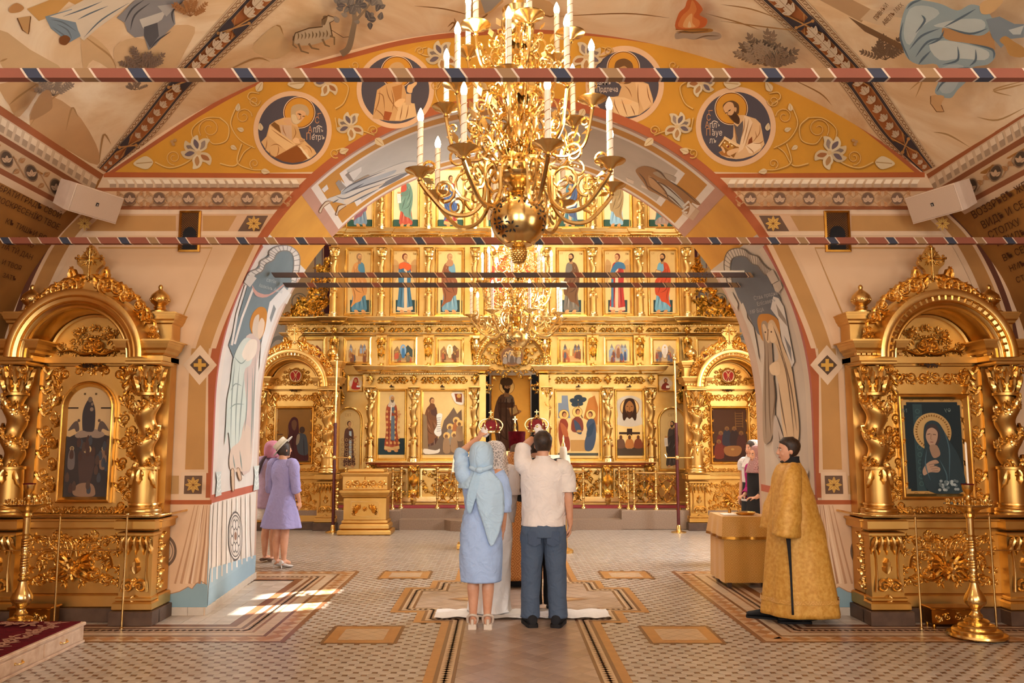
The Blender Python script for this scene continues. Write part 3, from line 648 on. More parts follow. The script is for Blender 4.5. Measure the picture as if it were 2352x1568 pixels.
for a in ((1990, 560, 1990, 640, 2000, 720), (2050, 570, 2060, 640, 2080, 690), (1830, 660, 1840, 710, 1870, 770), (1880, 660, 1900, 720, 1920, 775), (1940, 700, 1960, 740, 1970, 770), (1900, 570, 1930, 600, 1950, 650)): fold(c, k(*a), 2.2, '8a5a2c')
slav(c, [('Iѡаннъ', *k(1690, 565)[0], 17, WL), ('Прдтеча', *k(1712, 612)[0], 17, WL), ('Ст', *k(1720, 480)[0], 15, RL)])
c.build('medallion', wall_e)
# ---- painted cornice and bands of the east wall (mirrored on both sides of the arch)
c = Cv(ew, .00012, .001); d_ = Cv(ew, .0006, .004)
def archx(y, grow=1.0):   # x of the arch edge on the left at picture height y
    best = min((p for p in far[:81]), key=lambda p: abs(p[1]-y)); return best[0]
for sx in (1, -1):
    X = lambda pts: [((x if sx > 0 else MIR-x), y) for x, y in pts]
    R = lambda x0, y0, x1, y1, col: c.poly(X([(x0, y0), (x1, y0), (x1+(0), y1), (x0, y1)]), col)
    band = lambda y0, y1, col: c.poly(X([(240-(y0-403)*1.02, y0), (archx(y0)-14, y0), (archx(y1)-14, y1), (240-(y1-403)*1.02, y1)]), col)
    for y0, y1, col in ((408, 431, 'd6b795'), (431, 439, '9a5a34'), (439, 473, 'd2ac84'), (473, 481, 'a2633d'), (482, 491, 'e0c3a4'), (491, 531, 'cfa681'), (531, 541, 'dfc1a0')): band(y0, y1, col)
    x = 246
    while x < archx(420)-34:
        d_.poly(X([(x, 412), (x+15, 412), (x+21, 422), (x+21, 430), (x+6, 430), (x+6, 422)]), 'c7a88a'); d_.poly(X([(x+6, 422), (x+21, 422), (x+21, 430), (x+6, 430)]), 'a88d74'); d_.poly(X([(x, 412), (x+15, 412), (x+21, 422), (x+6, 422)]), 'e6d2b6'); x += 21
    for i in range(7):
        cx = 298+67.5*i
        if cx > archx(456)-36: break
        if sx > 0: P = lambda u, v, cx=cx: (cx+u, 456+v)
        else: P = lambda u, v, cx=cx: (MIR-cx-u, 456+v)
        d_.ell(*P(0, 0), 15.5, 15.5, '8e6b4b', 22); d_.ell(*P(0, 0), 13.5, 13.5, '6b5140', 22)
        for a in (-90, -150, -30): leaf2(d_, *P(0, 6), 14, a, 'c3a184', '6b5140', .3)
        spiral(d_, *P(-5, 4), 4.5, 1.2, 0, 'c3a184', 1.6); spiral(d_, *P(5, 4), 4.5, 1.2, pi, 'c3a184', 1.6, -1)
        for q, s in ((-1, -1), (-1, 1), (1, -1), (1, 1)): d_.line([P(q*13, s*4), P(q*22, s*12), P(q*33.7, s*2)], 2.6, 'a98058', k=4)
        for q in (-1, 1):
            for s in (-1, 1):
                for a in (-40, 0, 40): leaf2(d_, *P(q*30, s*13), 9, (0 if q*sx < 0 else 180)+a*.8, 'a9764a', 'd0ab84', .35)
    # marbled panels and rosettes
    def marble(pts, col='bf8f56'):
        c.sp(X(pts), col, 1) if 0 else c.poly(X(pts), col)
        xs = [p[0] for p in pts]; ys = [p[1] for p in pts]
    MB_ = 'b98a52'
    marble([(222, 495), (404, 495), (404, 530), (196, 530)], MB_); marble([(466, 495), (544, 495), (524, 530), (466, 530)], MB_)
    def rosette_tile(pts, cx, cy, r, g='c8994a'):
        c.poly(X(pts), '6a5140')
        for a in range(8):
            p = (cx, cy); ca, sa = cos(a*pi/4), sin(a*pi/4)
            leaf2(d_, *(X([(cx+ca*1.5, cy+sa*1.5)])[0]), r, (a*45 if sx > 0 else 180-a*45), g, '8a6530', .24)
        d_.ell(*X([(cx, cy)])[0], 2.4, 2.4, '6a3c18', 8)
    rosette_tile([(178, 495), (222, 495), (192, 531), (152, 531)], 194, 513, 15); rosette_tile([(568, 495), (616, 495), (596, 531), (546, 531)], 583, 513, 16)
    c.line(X([(226, 569), (487, 569), (420, 728), (382, 840)]), 3.2, 'b8894c')
    # curved stripes beside the side vault
    edge = spline([(174, 480), (113, 540), (63, 627), (29, 716), (12, 790), (2, 850)], 6)
    for o0, o1, col in ((-4, 5, 'd6b492'), (5, 19, '5d3320'), (19, 28, 'd0ab86'), (28, 62, 'a9773f'), (62, 72, 'd6b490')): c.strip(X([(x+o0, y) for x, y in edge]), X([(x+o1*(1 if o1 < 60 else 1.05), y) for x, y in edge]), col)
    # arch border: red line with a cream and marbled margin
    vis = [p for p in far[:81] if p[1] < 1150]
    off = lambda o: [(1178+(x-1178)*(1+o/690), (923 if y < 923 else y)+((y-923)*(1+o/690) if y < 923 else 0)) for x, y in vis]
    c.strip(X(off(-1)), X(off(19)), 'a85a34')
    lo = lambda o: [p for p in off(o) if p[1] > 482]
    # marbled upright beside the arch with the cross lozenge
    A = spline([(558, 545), (512, 640), (470, 740), (450, 800)], 6); B = spline([(602, 545), (556, 640), (513, 740), (492, 800)], 6)
    Al = spline([(546, 545), (500, 640), (458, 740), (438, 800)], 6)
    c.strip(X([(x-10, y) for x, y in A]), X([(x+4, y) for x, y in B]), 'd8b591'); c.strip(X([(x-1, y) for x, y in A]), X([(x-9, y) for x, y in B]), 'b9894f')
    c.rect(*(X([(436, 800)])[0]), *(X([(478, 1086)])[0]), 'd8b591') if sx > 0 else c.rect(MIR-478, 800, MIR-436, 1086, 'd8b591')
    c.poly(X([(440, 800), (480, 800), (474, 860), (434, 860)]), 'b9894f'); c.poly(X([(434, 860), (474, 860), (469, 1078), (425, 1078)]), 'b9894f')
    c.poly(X([(460, 792), (498, 838), (458, 884), (420, 838)]), 'dfc2a2'); c.poly(X([(459, 815), (481, 838), (458, 861), (436, 838)]), '5b4636')
    for p in ([(455, 824), (463, 824), (463, 852), (455, 852)], [(445, 834), (473, 834), (473, 842), (445, 842)]): d_.poly(X(p), 'c8963e')
    c.poly(X([(416, 1084), (474, 1084), (472, 1148), (410, 1148)]), 'dcbd9c'); rosette_tile([(424, 1092), (465, 1092), (463, 1134), (422, 1134)], 443.5, 1113, 17)
    c.poly(X([(392, 1092), (411, 1092), (410, 1134), (390, 1134)]), 'bb935f')
    c.poly(X([(388, 1148), (486, 1148), (486, 1158), (386, 1158)]), 'a8582f')
    # painted hanging below
    c.poly(X([(384, 1158), (484, 1158), (476, 1394), (376, 1394)]), '86a2ac')
    c.poly(X([(384, 1158), (483, 1158), (475, 1342), (462, 1334), (450, 1340), (441, 1352), (432, 1347), (412, 1358), (380, 1366)]), 'd9b591')
    for (x0, x1, w_, col) in ((480, 470, 5, 'c39a78'), (476, 458, 4, 'a97d5c'), (472, 446, 4, 'c9a280'), (468, 436, 5, 'a97d5c'), (462, 428, 4, 'e3c3a0'), (455, 416, 4, 'b98e6a'), (447, 402, 3, 'b98e6a'), (478, 466, 3, 'e6c8a8'), (465, 440, 3, 'e6c8a8')): c.line(X([(x0, 1160), ((x0*.45+x1*.55)+3, 1250), (x1, 1340)]), 1.5, col, w_*1.5)
    c.line(X([(475, 1342), (462, 1334), (450, 1340), (441, 1352), (432, 1347), (412, 1358), (380, 1366)]), 2, 'a67f60')
    for r0, r1, col in ((28, 34, '6f5a4a'), (23, 26, '8b7460'), (0, 20, 'b3a089')):
        c.poly(X([(372+r1*cos(radians(a)), 1265+r1*1.15*sin(radians(a))) for a in range(-90, 91, 10)]+[(372+r0*cos(radians(a)), 1265+r0*1.15*sin(radians(a))) for a in range(90, -91, -10)]), col)
    sk = MB(); sk.mat('tile')
o = c.build('painted_panel', wall_e); d_.build('painted_ornament', wall_e)
# tiled skirting of the piers, each tile by itself
sm = MB(); sm.mat('tile', 'cdbfae'); sm.box(-.0765, .0765, -.012, 0, 0, .078, bev=.002); skm = sm.mesh('skirting_tile')
for sx in (-1, 1):
    for i in range(4): link('skirting_tile', skm, wall_e, (-.07+sx*(3.08+.157*i+.0), YE, 0))
    for i in range(14):
        d = (i+.5)*.152/2.13; xc, hw, _, _ = archdim(d); link('skirting_tile', skm, wall_e, (xc+sx*hw, YE+d*2.13, 0), (0, 0, sx*-pi/2+sx*.03))
# ---- side walls: bands towards the viewer and lettering
def sidebands(mp, sx, rows, par):
    c = Cv(mp, .00012, .001, 40); VPy = 1008
    X = lambda x: x if sx > 0 else MIR-x
    J = spline([(240, 403), (228, 410), (210, 430), (203, 438), (164, 472), (156, 480), (150, 484), (140, 494)], 1)
    def ray(j, x): return (X(x), VPy+(x-VPX)*(VPy-j[1])/(VPX-j[0]))
    def bandj(j0, j1, col, x0=-30): c.poly([(X(j0[0]), j0[1]), ray(j0, x0), ray(j1, x0), (X(j1[0]), j1[1])], col)
    for a, b_, col in (((240, 403), (228, 411), '9a5a34'), ((228, 411), (207, 434), 'c9b094'), ((207, 434), (199, 442), '85502f'), ((199, 442), (163, 473), 'c4a684'), ((163, 473), (155, 481), '8e5432'), ((155, 481), (143, 492), 'd3b596')): bandj(a, b_, col)
    for i in range(16):
        x = 225-i*17.5
        if x < -20: break
        j0, j1 = (226, 413), (210, 431); p = ray(j0, x); q_ = ray(j1, x-8); r_ = ray(j0, x-11); s_ = ray(j1, x-19)
        m0 = ((p[0]+q_[0])/2, (p[1]+q_[1])/2); m1 = ((r_[0]+s_[0])/2, (r_[1]+s_[1])/2)
        c.poly([p, r_, m1, m0], 'dfccb2'); c.poly([m0, m1, s_, q_], 'a38d76')
    for i in range(5):
        x = 128-i*57; p = ray((180, 458), x); rt = -20 if sx > 0 else 20
        for r0, col in ((1.0, '80654c'), (.85, '4d3d30')): c.ell(p[0], p[1], 14*r0, 21*r0, col, 18, rt)
        for a in (-90, -140, -40): leaf2(c, p[0], p[1]+7, 15, a, 'c0a283', '6b5140', .3)
        for s in (-1, 1): q_ = ray((180, 458), x-28); leaf2(c, q_[0], q_[1]+s*9, 16, rt*1.5+180*(s > 0), 'a5784c', 'cba680', .35)
        c.line([ray((168, 468), x-14), ray((190, 450), x-42)], 2, 'a98058')
    for t, x, y, s, rot in rows: c.text(t, x, y, s, '4a2408', rot=rot, stretch=.8)
    return c.build('painted_band', par)
k = K(0, 400, 4.9); g = lambda x, y: k(x, y)[0]
sidebands(sideL, 1, [('БРАТИ ГРАДЪ СВОЙ', *g(-30, 170), 19, 25), ('ВОСКРЕСЕНЇЮ ТВОЕ', *g(-60, 290), 19, 25), ('КЪ ТИШЬИ ВО', *g(40, 540), 18, 24), ('СЯ ПО', *g(165, 745), 17, 22), ('ЛА ТЙ ДАН', *g(0, 820), 17, 22), ('И ТВОЯ', *g(0, 1000), 16, 20), ('ЗАТЪ', *g(10, 1150), 15, 18)], wall_l)
k = K(2180, 380, 4.61); g = lambda x, y: k(x, y)[0]
sidebands(sideR, -1, [('ВОЗЗРѢВЪ ЖЕ С', *g(270, 560), 25, -30), ('ВИДѢ И СЕ Т', *g(370, 665), 25, -28), ('СТОЛХУ', *g(440, 770), 24, -25), ('И ВИДѢ', *g(520, 850), 23, -22), ('ВЪ СЕН', *g(590, 1010), 22, -24), ('НМЪ', *g(660, 1120), 20, -22), ('СТ', *g(730, 1240), 19, -20)], wall_r)
# ---- vault: two painted ribs, figures, trees, beasts
def rib(L, R):
    c = Cv(vault, .00012, .004, 12); L = spline(L, 8); R = spline(R, 8); n = len(L)-1
    def P(s, t):
        s = min(max(s, 0), 1)*n; i = min(int(s), n-1); f = s-i; a = (L[i][0]+(L[i+1][0]-L[i][0])*f, L[i][1]+(L[i+1][1]-L[i][1])*f); b_ = (R[i][0]+(R[i+1][0]-R[i][0])*f, R[i][1]+(R[i+1][1]-R[i][1])*f)
        return (a[0]+(b_[0]-a[0])*t, a[1]+(b_[1]-a[1])*t)
    for t0, t1, col in ((0, 1, 'e0c9a6'), (.03, .045, '8a5a34'), (.16, .18, '8a5a34'), (.82, .84, '8a5a34'), (.955, .97, '8a5a34'), (.2, .8, '463f44'), (.28, .72, 'b58050'), (.31, .69, 'a9693c')): c.strip([P(i/40, t0) for i in range(41)], [P(i/40, t1) for i in range(41)], col)
    m = 46
    for i in range(m):
        for t in (.105, .9):
            a = P((i+.5)/m, t); c.line([P((i+.1)/m, t-.035), P((i+.5)/m, t+.035), P((i+.9)/m, t-.02), P((i+.7)/m, t)], 2.2, '8d643e')
    for s in (.17, .5, .80, 1.0):
        c.poly([P(s-.05, .2), P(s+.05, .2), P(s+.008, .5), P(s+.05, .8), P(s-.05, .8), P(s-.008, .5)], '403a42')
        for t in (.26, .74): c.line([P(s, .5), P(s-.02 if t < .5 else s+.02, t)], 3.4, 'c09058'); c.ell(*P(s-.02 if t < .5 else s+.02, t), 4, 4, 'c09058', 8)
        c.line([P(s-.055, .3), P(s, .5), P(s-.055, .7)], 3.4, 'c09058'); c.line([P(s+.055, .3), P(s, .5), P(s+.055, .7)], 3.4, 'c09058')
    for i in range(25):
        s = .02+i*.040
        if min(abs(s-q_) for q_ in (.17, .5, .8, 1.0)) < .035: continue
        p = P(s, .5); q_ = P(s+.03, .5); a0 = math.degrees(atan2(q_[1]-p[1], q_[0]-p[0])); W = math.dist(P(s, .34), P(s, .66))
        for a in (-48, 48, -20, 20, 0): leaf2(c, *p, W*(.62 if a else .74), a0+a, 'd6c5ac', '9c8468', .24)
    return c.build('painted_rib', ceil_n)
rib([(222, 384), (297, 290), (372, 193), (462, 92), (560, -20)], [(250, 399), (352, 315), (458, 189), (565, 85), (682, -22)])
rib([(2110, 399), (2016, 315), (1914, 176), (1812, 75), (1705, -20)], [(2150, 382), (2085, 285), (2010, 176), (1925, 80), (1834, -20)])
c = Cv(vault, .00012, .002, 13); k = K(0, 0, 2.904)
ROCK, RK2, RKS = 'e0c59d', 'd3b083', 'b08a5a'
for pts, col in (((560, 470, 620, 400, 760, 480, 780, 470, 720, 330, 600, 230, 540, 240), RK2), ((0, 200, 200, 330, 420, 470, 100, 470, 0, 420), 'd3b285'), ((820, 480, 760, 320, 900, 250, 1050, 280, 1120, 180, 1300, 180, 1240, 330, 1130, 470), 'd6b58a'), ((200, 840, 280, 640, 480, 720, 640, 960, 650, 1100, 450, 1000), 'c9a072'), ((0, 560, 260, 560, 130, 780, 60, 700), 'd0a878')): c.sp(k(*pts), col, 3)
for pts in ((560, 240, 640, 300, 740, 380, 780, 470), (200, 840, 300, 700, 480, 560), (440, 870, 480, 720, 520, 780), (660, 1100, 690, 900, 740, 960), (1690, 290, 1850, 170, 1900, 260, 2010, 290), (1500, 480, 1700, 390, 1800, 410), (0, 410, 50, 390), (60, 700, 130, 640, 260, 550)): fold(c, k(*pts), 4.5, RKS)
c.sp(k(1690, 300, 1840, 170, 1900, 250, 1980, 300, 1850, 390, 1720, 360), 'd9bd92', 3)
# robes at upper left
c.poly(k(180, 60, 330, 0, 620, 0, 560, 60, 460, 10, 380, 90, 340, 110, 260, 140), 'cfa05c'); c.poly(k(330, 120, 560, 0, 860, 0, 560, 270, 520, 240), 'd8cbb4'); c.poly(k(300, 110, 480, 60, 520, 200, 540, 240, 460, 285, 340, 190), '7f92a0')
c.poly(k(330, 110, 700, 0, 900, 0, 760, 110, 545, 265, 510, 150), 'ddd0ba')
for a in ((340, 130, 420, 150, 510, 210), (380, 160, 450, 200, 480, 260), (520, 130, 600, 90, 720, 40), (560, 250, 680, 130, 860, 20), (420, 110, 560, 60, 680, 10), (350, 180, 420, 230, 470, 270)): fold(c, k(*a), 3.4, '66727c')
c.sp(k(60, 55, 110, 20, 160, 50, 130, 80, 70, 85), 'c08f5a'); c.poly(k(115, 120, 205, 105, 200, 210, 185, 230, 140, 180), 'c9a06a'); c.line(k(115, 120, 150, 200, 190, 228, 205, 110), 2.4, '6b4420'); c.sp(k(400, 250, 440, 235, 470, 260, 440, 300, 400, 290), '7a4c26')
c.poly(k(780, 120, 900, 0, 1230, 0, 1160, 60, 1170, 160, 1080, 250, 1040, 300, 990, 335, 960, 240, 900, 250, 850, 210, 830, 150), '8a8a8e')
c.poly(k(930, 130, 1110, 70, 1080, 130, 1050, 150, 1040, 250, 990, 230, 950, 180), 'c6c3bc'); c.poly(k(960, 180, 1050, 150, 1060, 240, 1000, 320, 960, 240), '57585e'); c.poly(k(1050, 40, 1200, 20, 1110, 110), 'b0aeac')
for a in ((830, 150, 880, 60, 960, 0), (870, 200, 900, 100, 1000, 20), (1000, 330, 1050, 270, 1140, 210), (1160, 160, 1150, 80, 1220, 10)): fold(c, k(*a), 4, '4a4c52')
def bush(kk, x, y, s, col, n=9, seed=1):
    r = random.Random(seed); x, y = kk(x, y)[0]
    for i in range(n):
        a = -90+(i-(n-1)/2)*150/n+r.uniform(-8, 8); L = s*r.uniform(.6, 1.)
        ex, ey = x+L*cos(radians(a)), y+L*sin(radians(a)); c.line([(x, y), ((x+ex)/2+r.uniform(-3, 3), (y+ey)/2), (ex, ey)], 1.6, col, k=3)
        for j in range(6):
            t = .3+j*.13
            for sd in (-1, 1): leaf2(c, x+(ex-x)*t, y+(ey-y)*t, s*.17, a+sd*48, col, mixc(col, 'ffffff', .2), .26)
        leaf2(c, ex, ey, s*.17, a, col, mixc(col, 'ffffff', .2), .26)
bush(k, 960, 470, 56, '776251', 9, 1); bush(k, 1270, 110, 46, 'a06c3c', 7, 2); bush(k, 360, 640, 52, '8f7c6b', 8, 3); bush(k, 900, 600, 30, '776251', 6, 4)
c.sp(k(200, 800, 260, 640, 330, 600, 350, 690, 330, 740), 'a9825a', 3)
# sheep
c.sp(k(1950, 270, 1970, 220, 2060, 190, 2150, 180, 2200, 190, 2215, 240, 2170, 270, 2080, 300, 1990, 300), 'c4b398'); c.sp(k(2150, 200, 2150, 130, 2190, 105, 2250, 120, 2250, 135, 2200, 150, 2215, 220), 'c9b89c'); c.sp(k(2155, 110, 2185, 110, 2170, 160, 2155, 165), '7d674c')
for a in ((1990, 290, 2010, 340, 2060, 355), (2060, 290, 2080, 320, 2130, 330), (2150, 260, 2170, 300, 2200, 310), (2200, 240, 2230, 250, 2230, 300), (1960, 240, 1955, 300, 1980, 320)): c.line(k(*a), 5, '8b7354', 3)
for i in range(9): fold(c, k(1985+i*24, 215+(i % 2)*12-i*2, 1992+i*24, 240-i*2, 1985+i*24, 265-i*2), 3, '7d684a')
c.line(k(1955, 270, 1970, 220, 2060, 188, 2150, 178, 2148, 130, 2190, 103, 2252, 122, 2200, 152, 2216, 240), 2.6, '5b4229'); c.line(k(2210, 200, 2290, 250, 2360, 240), 1.4, '5b4229')
k2 = K(780, 0, 2.904)
c.line(k2(10, 360, 60, 320, 90, 200, 100, 120, 80, 20), 16, '8f7f6c', 9, k=4); c.line(k2(95, 150, 150, 90, 200, 30), 8, '8f7f6c', 4); c.line(k2(60, 320, 0, 345), 6, '8f7f6c', 2)
r = random.Random(4)
for i in range(44): leaf2(c, *k2(-30+r.uniform(0, 300), r.uniform(-20, 150) if r.random() < .6 else r.uniform(-20, 50))[0], r.uniform(13, 22), r.uniform(0, 360), r.choice(['6f6a68', '807a75', '948c82', '5d5a5c']), 'a39b90', .36)
# kneeling group at the crown
for a, w_ in (((860, 130, 900, 60, 960, 0), 5), ((900, 140, 980, 100, 1000, 20), 4), ((1280, 60, 1400, 110, 1440, 90), 4), ((1300, 20, 1420, 60, 1450, 100), 4), ((720, 180, 760, 150, 770, 200), 4), ((730, 210, 770, 160, 765, 120), 4), ((500, 40, 700, 60, 900, 110), 3), ((1450, 110, 1900, 90, 2200, 120), 3)): fold(c, k2(*a), w_, '8d6336')
c.sp(k2(830, 150, 880, 60, 940, 0, 1090, 0, 1060, 40, 1000, 90, 930, 100), 'c79f6c', 3); c.sp(k2(1270, 60, 1290, 0, 1400, 10, 1450, 90, 1380, 100), 'c9a474', 3); c.poly(k2(940, 0, 1080, 0, 1010, 70, 970, 90), '9a948c')
# altar with a fire at right
k = K(1552, 0, 2.904)
c.sp(k(0, 220, 60, 200, 200, 205, 290, 220, 300, 255, 240, 268, 180, 255, 120, 265, 60, 255, 0, 260), 'b3a18e', 4); c.sp(k(10, 215, 100, 195, 230, 190, 240, 212, 120, 222), 'b07c3a', 3); c.poly(k(0, 180, 220, 190, 215, 205, 0, 200), '9a6428')
for pts, col in (((0, 190, 20, 90, 60, 50, 80, 0, 130, 0, 180, 60, 160, 100, 210, 130, 190, 180, 120, 190), 'cc6a36'), ((20, 180, 40, 110, 90, 60, 110, 0, 140, 60, 120, 110, 160, 140, 140, 185), 'dd8a4c'), ((50, 180, 70, 120, 110, 90, 110, 150, 130, 180), 'ecb478'), ((80, 180, 92, 140, 104, 180), 'f2d4a4')): c.sp(k(*pts), col, 4)
for a in ((10, 225, 60, 210, 120, 222), (130, 262, 200, 240, 290, 240), (0, 210, 120, 215, 230, 205)): fold(c, k(*a), 2.6, '6d543a')
bush(k, 600, 440, 78, '8a745f', 12, 5); bush(k, 560, 430, 60, 'a5917a', 9, 6); bush(k, 690, 450, 44, '8a745f', 8, 7); bush(k, 1400, 400, 56, '6a533e', 9, 8)
for a in ((200, 90, 420, 150, 560, 200), (300, 140, 600, 180, 860, 210), (760, 520, 960, 620, 1040, 700), (700, 130, 500, 60, 300, 30)): fold(c, k(*a), 3.2, '9a7140')
# kneeling figure in blue
c.poly(k(960, 0, 1180, 0, 1300, 60, 1240, 150), 'b08f6a'); c.poly(k(1230, 130, 1300, 60, 1540, 130, 1500, 210), 'cdb392'); c.poly(k(1150, 110, 1500, 290, 1540, 350, 1260, 210), '6f5236'); c.sp(k(1640, 40, 1880, 90, 2120, 240, 2080, 380, 1800, 300), 'b48a5c', 2)
c.sp(k(1540, 40, 1600, 0, 1700, 10, 1780, 30, 1880, 70, 1970, 30, 2060, 60, 2120, 150, 2060, 230, 1960, 230, 1790, 180, 1800, 260, 1960, 290, 2110, 330, 2130, 380, 2080, 430, 1980, 450, 1960, 520, 1880, 600, 1830, 655, 1730, 620, 1760, 520, 1740, 430, 1620, 430, 1540, 380, 1500, 260, 1500, 160), '91a4ab', 4)
c.sp(k(1560, 60, 1680, 40, 1760, 90, 1640, 180, 1560, 300, 1520, 220), 'b2bfc0', 3); c.sp(k(1720, 170, 1880, 130, 2040, 130, 2060, 190, 1960, 220, 1820, 190), 'b8c3c2', 3); c.sp(k(1690, 300, 1800, 270, 2000, 310, 2090, 350, 2060, 400, 1900, 390, 1760, 400), 'bcc6c4', 3); c.sp(k(1780, 450, 1920, 440, 1880, 560, 1830, 620, 1760, 600), 'a9b6ba', 3)
for a in ((1515, 150, 1500, 260, 1560, 400), (1560, 330, 1640, 240, 1760, 190), (1600, 380, 1680, 280, 1790, 250), (1540, 60, 1580, 20, 1640, 0), (1790, 180, 1900, 120, 2000, 60), (1800, 180, 1960, 225, 2080, 190), (1680, 300, 1760, 260, 1790, 200), (1960, 290, 2110, 330, 2120, 390), (1880, 310, 1880, 400, 1780, 430), (2000, 330, 2000, 400, 1960, 440), (1770, 520, 1830, 470, 1960, 450), (1740, 610, 1800, 540, 1950, 520), (1640, 100, 1660, 140, 1600, 220), (1700, 340, 1650, 390, 1620, 430)): fold(c, k(*a), 5, '586a78')
c.poly(k(2070, 130, 2160, 110, 2260, 160, 2323, 160, 2323, 250, 2230, 260, 2170, 320, 2110, 250), '7d8b96'); c.poly(k(2220, 200, 2323, 170, 2300, 230, 2250, 230), 'b9c2c2'); c.sp(k(2030, 30, 2080, 0, 2180, 0, 2160, 40, 2100, 90, 2040, 90), 'd2ae7c', 3)
c.sp(k(2160, 270, 2200, 240, 2260, 280, 2323, 320, 2323, 380, 2230, 370, 2200, 310), 'b58a50', 3); c.sp(k(1700, 640, 1790, 640, 1770, 700, 1790, 745, 1740, 745, 1710, 700), 'c99f6e', 3); c.line(k(1700, 640, 1700, 690, 1740, 745, 1790, 745, 1770, 700), 2, '6b4420')
c.text('ПРВНЫИ', *k(1340, 140)[0], 15, '6d4a2a', rot=-52, stretch=.7); c.text('АВЕЛЪ МИХ', *k(1395, 172)[0], 15, '6d4a2a', rot=-47, stretch=.7)
for pts in ((1560, 600, 1640, 540, 1600, 650), (2110, 610, 2323, 560), (2010, 780, 2150, 800, 2323, 720), (1720, 880, 1820, 900, 1960, 980), (2323, 540, 2120, 600, 2240, 640)): fold(c, k(*pts), 4, RKS)
c.build('vault_fresco', ceil_n)
# ---- soffit of the arch
c = Cv(soff, .00008, .0038, 9)
mpd = lambda u, v, h: None
def soff_da(d, a, h):
    p = Vector(archpt(d, a)); q_ = Vector(archpt(d, a+.001)); t = (q_-p).normalized(); n = Vector((-t.z, 0, t.x)); 
    if n.dot(Vector((-.06-p.x, 0, 2.0-p.z))) < 0: n = -n
    return p+n*h
e = Cv(soff_da, .0001, .0005, .02)
def bandda(d0, d1, a0, a1, col): 
    k = max(2, int(abs(a1-a0)*600)); e.strip([(d0, a0+(a1-a0)*i/k) for i in range(k+1)], [(d1, a0+(a1-a0)*i/k) for i in range(k+1)], col)
# lengths: feet 0..0.15 straight, crown 0.5
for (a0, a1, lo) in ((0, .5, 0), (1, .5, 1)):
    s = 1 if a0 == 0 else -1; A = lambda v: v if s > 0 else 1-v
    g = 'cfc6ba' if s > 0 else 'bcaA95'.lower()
    bandda(0, 1, A(0), A(.008), '9fb2ba'); bandda(0, 1, A(.008), A(.079), 'd8cfc4' if s > 0 else 'c2a98f')  # left reveal paler, right browner: daylight and shade put into the band colours
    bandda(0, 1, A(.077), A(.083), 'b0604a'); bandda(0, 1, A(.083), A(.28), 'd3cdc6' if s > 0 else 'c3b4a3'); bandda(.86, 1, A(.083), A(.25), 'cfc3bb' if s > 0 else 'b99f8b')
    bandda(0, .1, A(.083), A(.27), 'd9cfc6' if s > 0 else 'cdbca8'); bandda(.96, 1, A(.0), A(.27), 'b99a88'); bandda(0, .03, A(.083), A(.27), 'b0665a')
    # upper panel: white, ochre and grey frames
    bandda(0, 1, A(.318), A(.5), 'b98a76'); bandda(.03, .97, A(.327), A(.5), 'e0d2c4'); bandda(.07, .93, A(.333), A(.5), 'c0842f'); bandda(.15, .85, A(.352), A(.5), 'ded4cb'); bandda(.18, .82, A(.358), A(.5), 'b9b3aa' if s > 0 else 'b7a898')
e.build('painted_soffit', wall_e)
k = K(640, 380, 6.533)
c.h = .0038
for pts, col in (((930, 210, 1050, 330, 980, 340), 'd5cec4'), ((1000, 140, 1050, 90, 1160, 150, 1120, 240, 1060, 220), '8b8078'), ((850, 260, 900, 210, 1020, 330, 920, 380), '94887e'), ((640, 350, 720, 280, 745, 345, 680, 400), 'd6cfc6'), ((1050, 110, 1240, 10, 1240, 80, 1120, 220), 'd2cbc2'), ((1120, 240, 1340, 130, 1420, 170, 1180, 280), '9c8772')): c.poly(k(*pts), col)
c.sp(k(930, 420, 940, 370, 1060, 300, 1300, 180, 1520, 80, 1900, -60, 2080, -40, 1980, 60, 1780, 150, 1620, 270, 1500, 340, 1340, 420, 1220, 480, 1040, 580, 930, 560, 720, 510, 850, 450), 'c7bfb4', 4)
c.sp(k(930, 400, 1060, 310, 1240, 220, 1480, 150, 1750, 60, 1700, 130, 1400, 250, 1180, 340, 980, 430), 'a4a7aa', 4); c.sp(k(1500, 340, 1600, 240, 1780, 150, 1960, 100, 1740, 240), '6d6d72', 4); c.sp(k(980, 520, 1200, 400, 1500, 280, 1600, 240, 1480, 340, 1200, 470, 1040, 580), 'd3bfa6', 4)
for a in ((935, 400, 1060, 300, 1300, 190, 1600, 70), (940, 420, 1200, 330, 1500, 230, 1900, 90), (850, 450, 1000, 490, 1300, 360, 1620, 250), (1040, 580, 1250, 470, 1500, 345), (900, 500, 800, 560), (980, 420, 1150, 330, 1280, 260)): fold(c, k(*a), 3, '55565c')
for a in ((780, 530, 700, 540, 620, 640, 600, 690, 630, 705, 670, 620, 770, 550), (1000, 580, 900, 600, 870, 680, 850, 730, 880, 740, 900, 680, 1010, 600)): c.sp(k(*a), 'cfb99d', 3); c.line(spline(k(*a), 3), 1.6, '7a4d28')
k = K(1380, 380, 6.918)
for pts, col in (((1380, 540, 1580, 720, 1470, 870, 1290, 760), 'c0a083'), ((1400, 580, 1510, 680, 1390, 830, 1310, 760), 'd4bda6'), ((400, 180, 530, 240, 520, 290, 420, 250), 'd6c3b0'), ((650, 300, 740, 350, 760, 380, 650, 340), 'd6c3b0'), ((1000, 100, 1200, 180, 1180, 260, 1000, 170), 'ab9885')): c.poly(k(*pts), col)
c.sp(k(560, 60, 700, 0, 900, 60, 1010, 150, 1080, 230, 1400, 440, 1580, 600, 1540, 620, 1420, 560, 1380, 520, 1420, 640, 1380, 770, 1300, 700, 1080, 560, 900, 450, 760, 380, 690, 280, 600, 160), '96683a', 4)
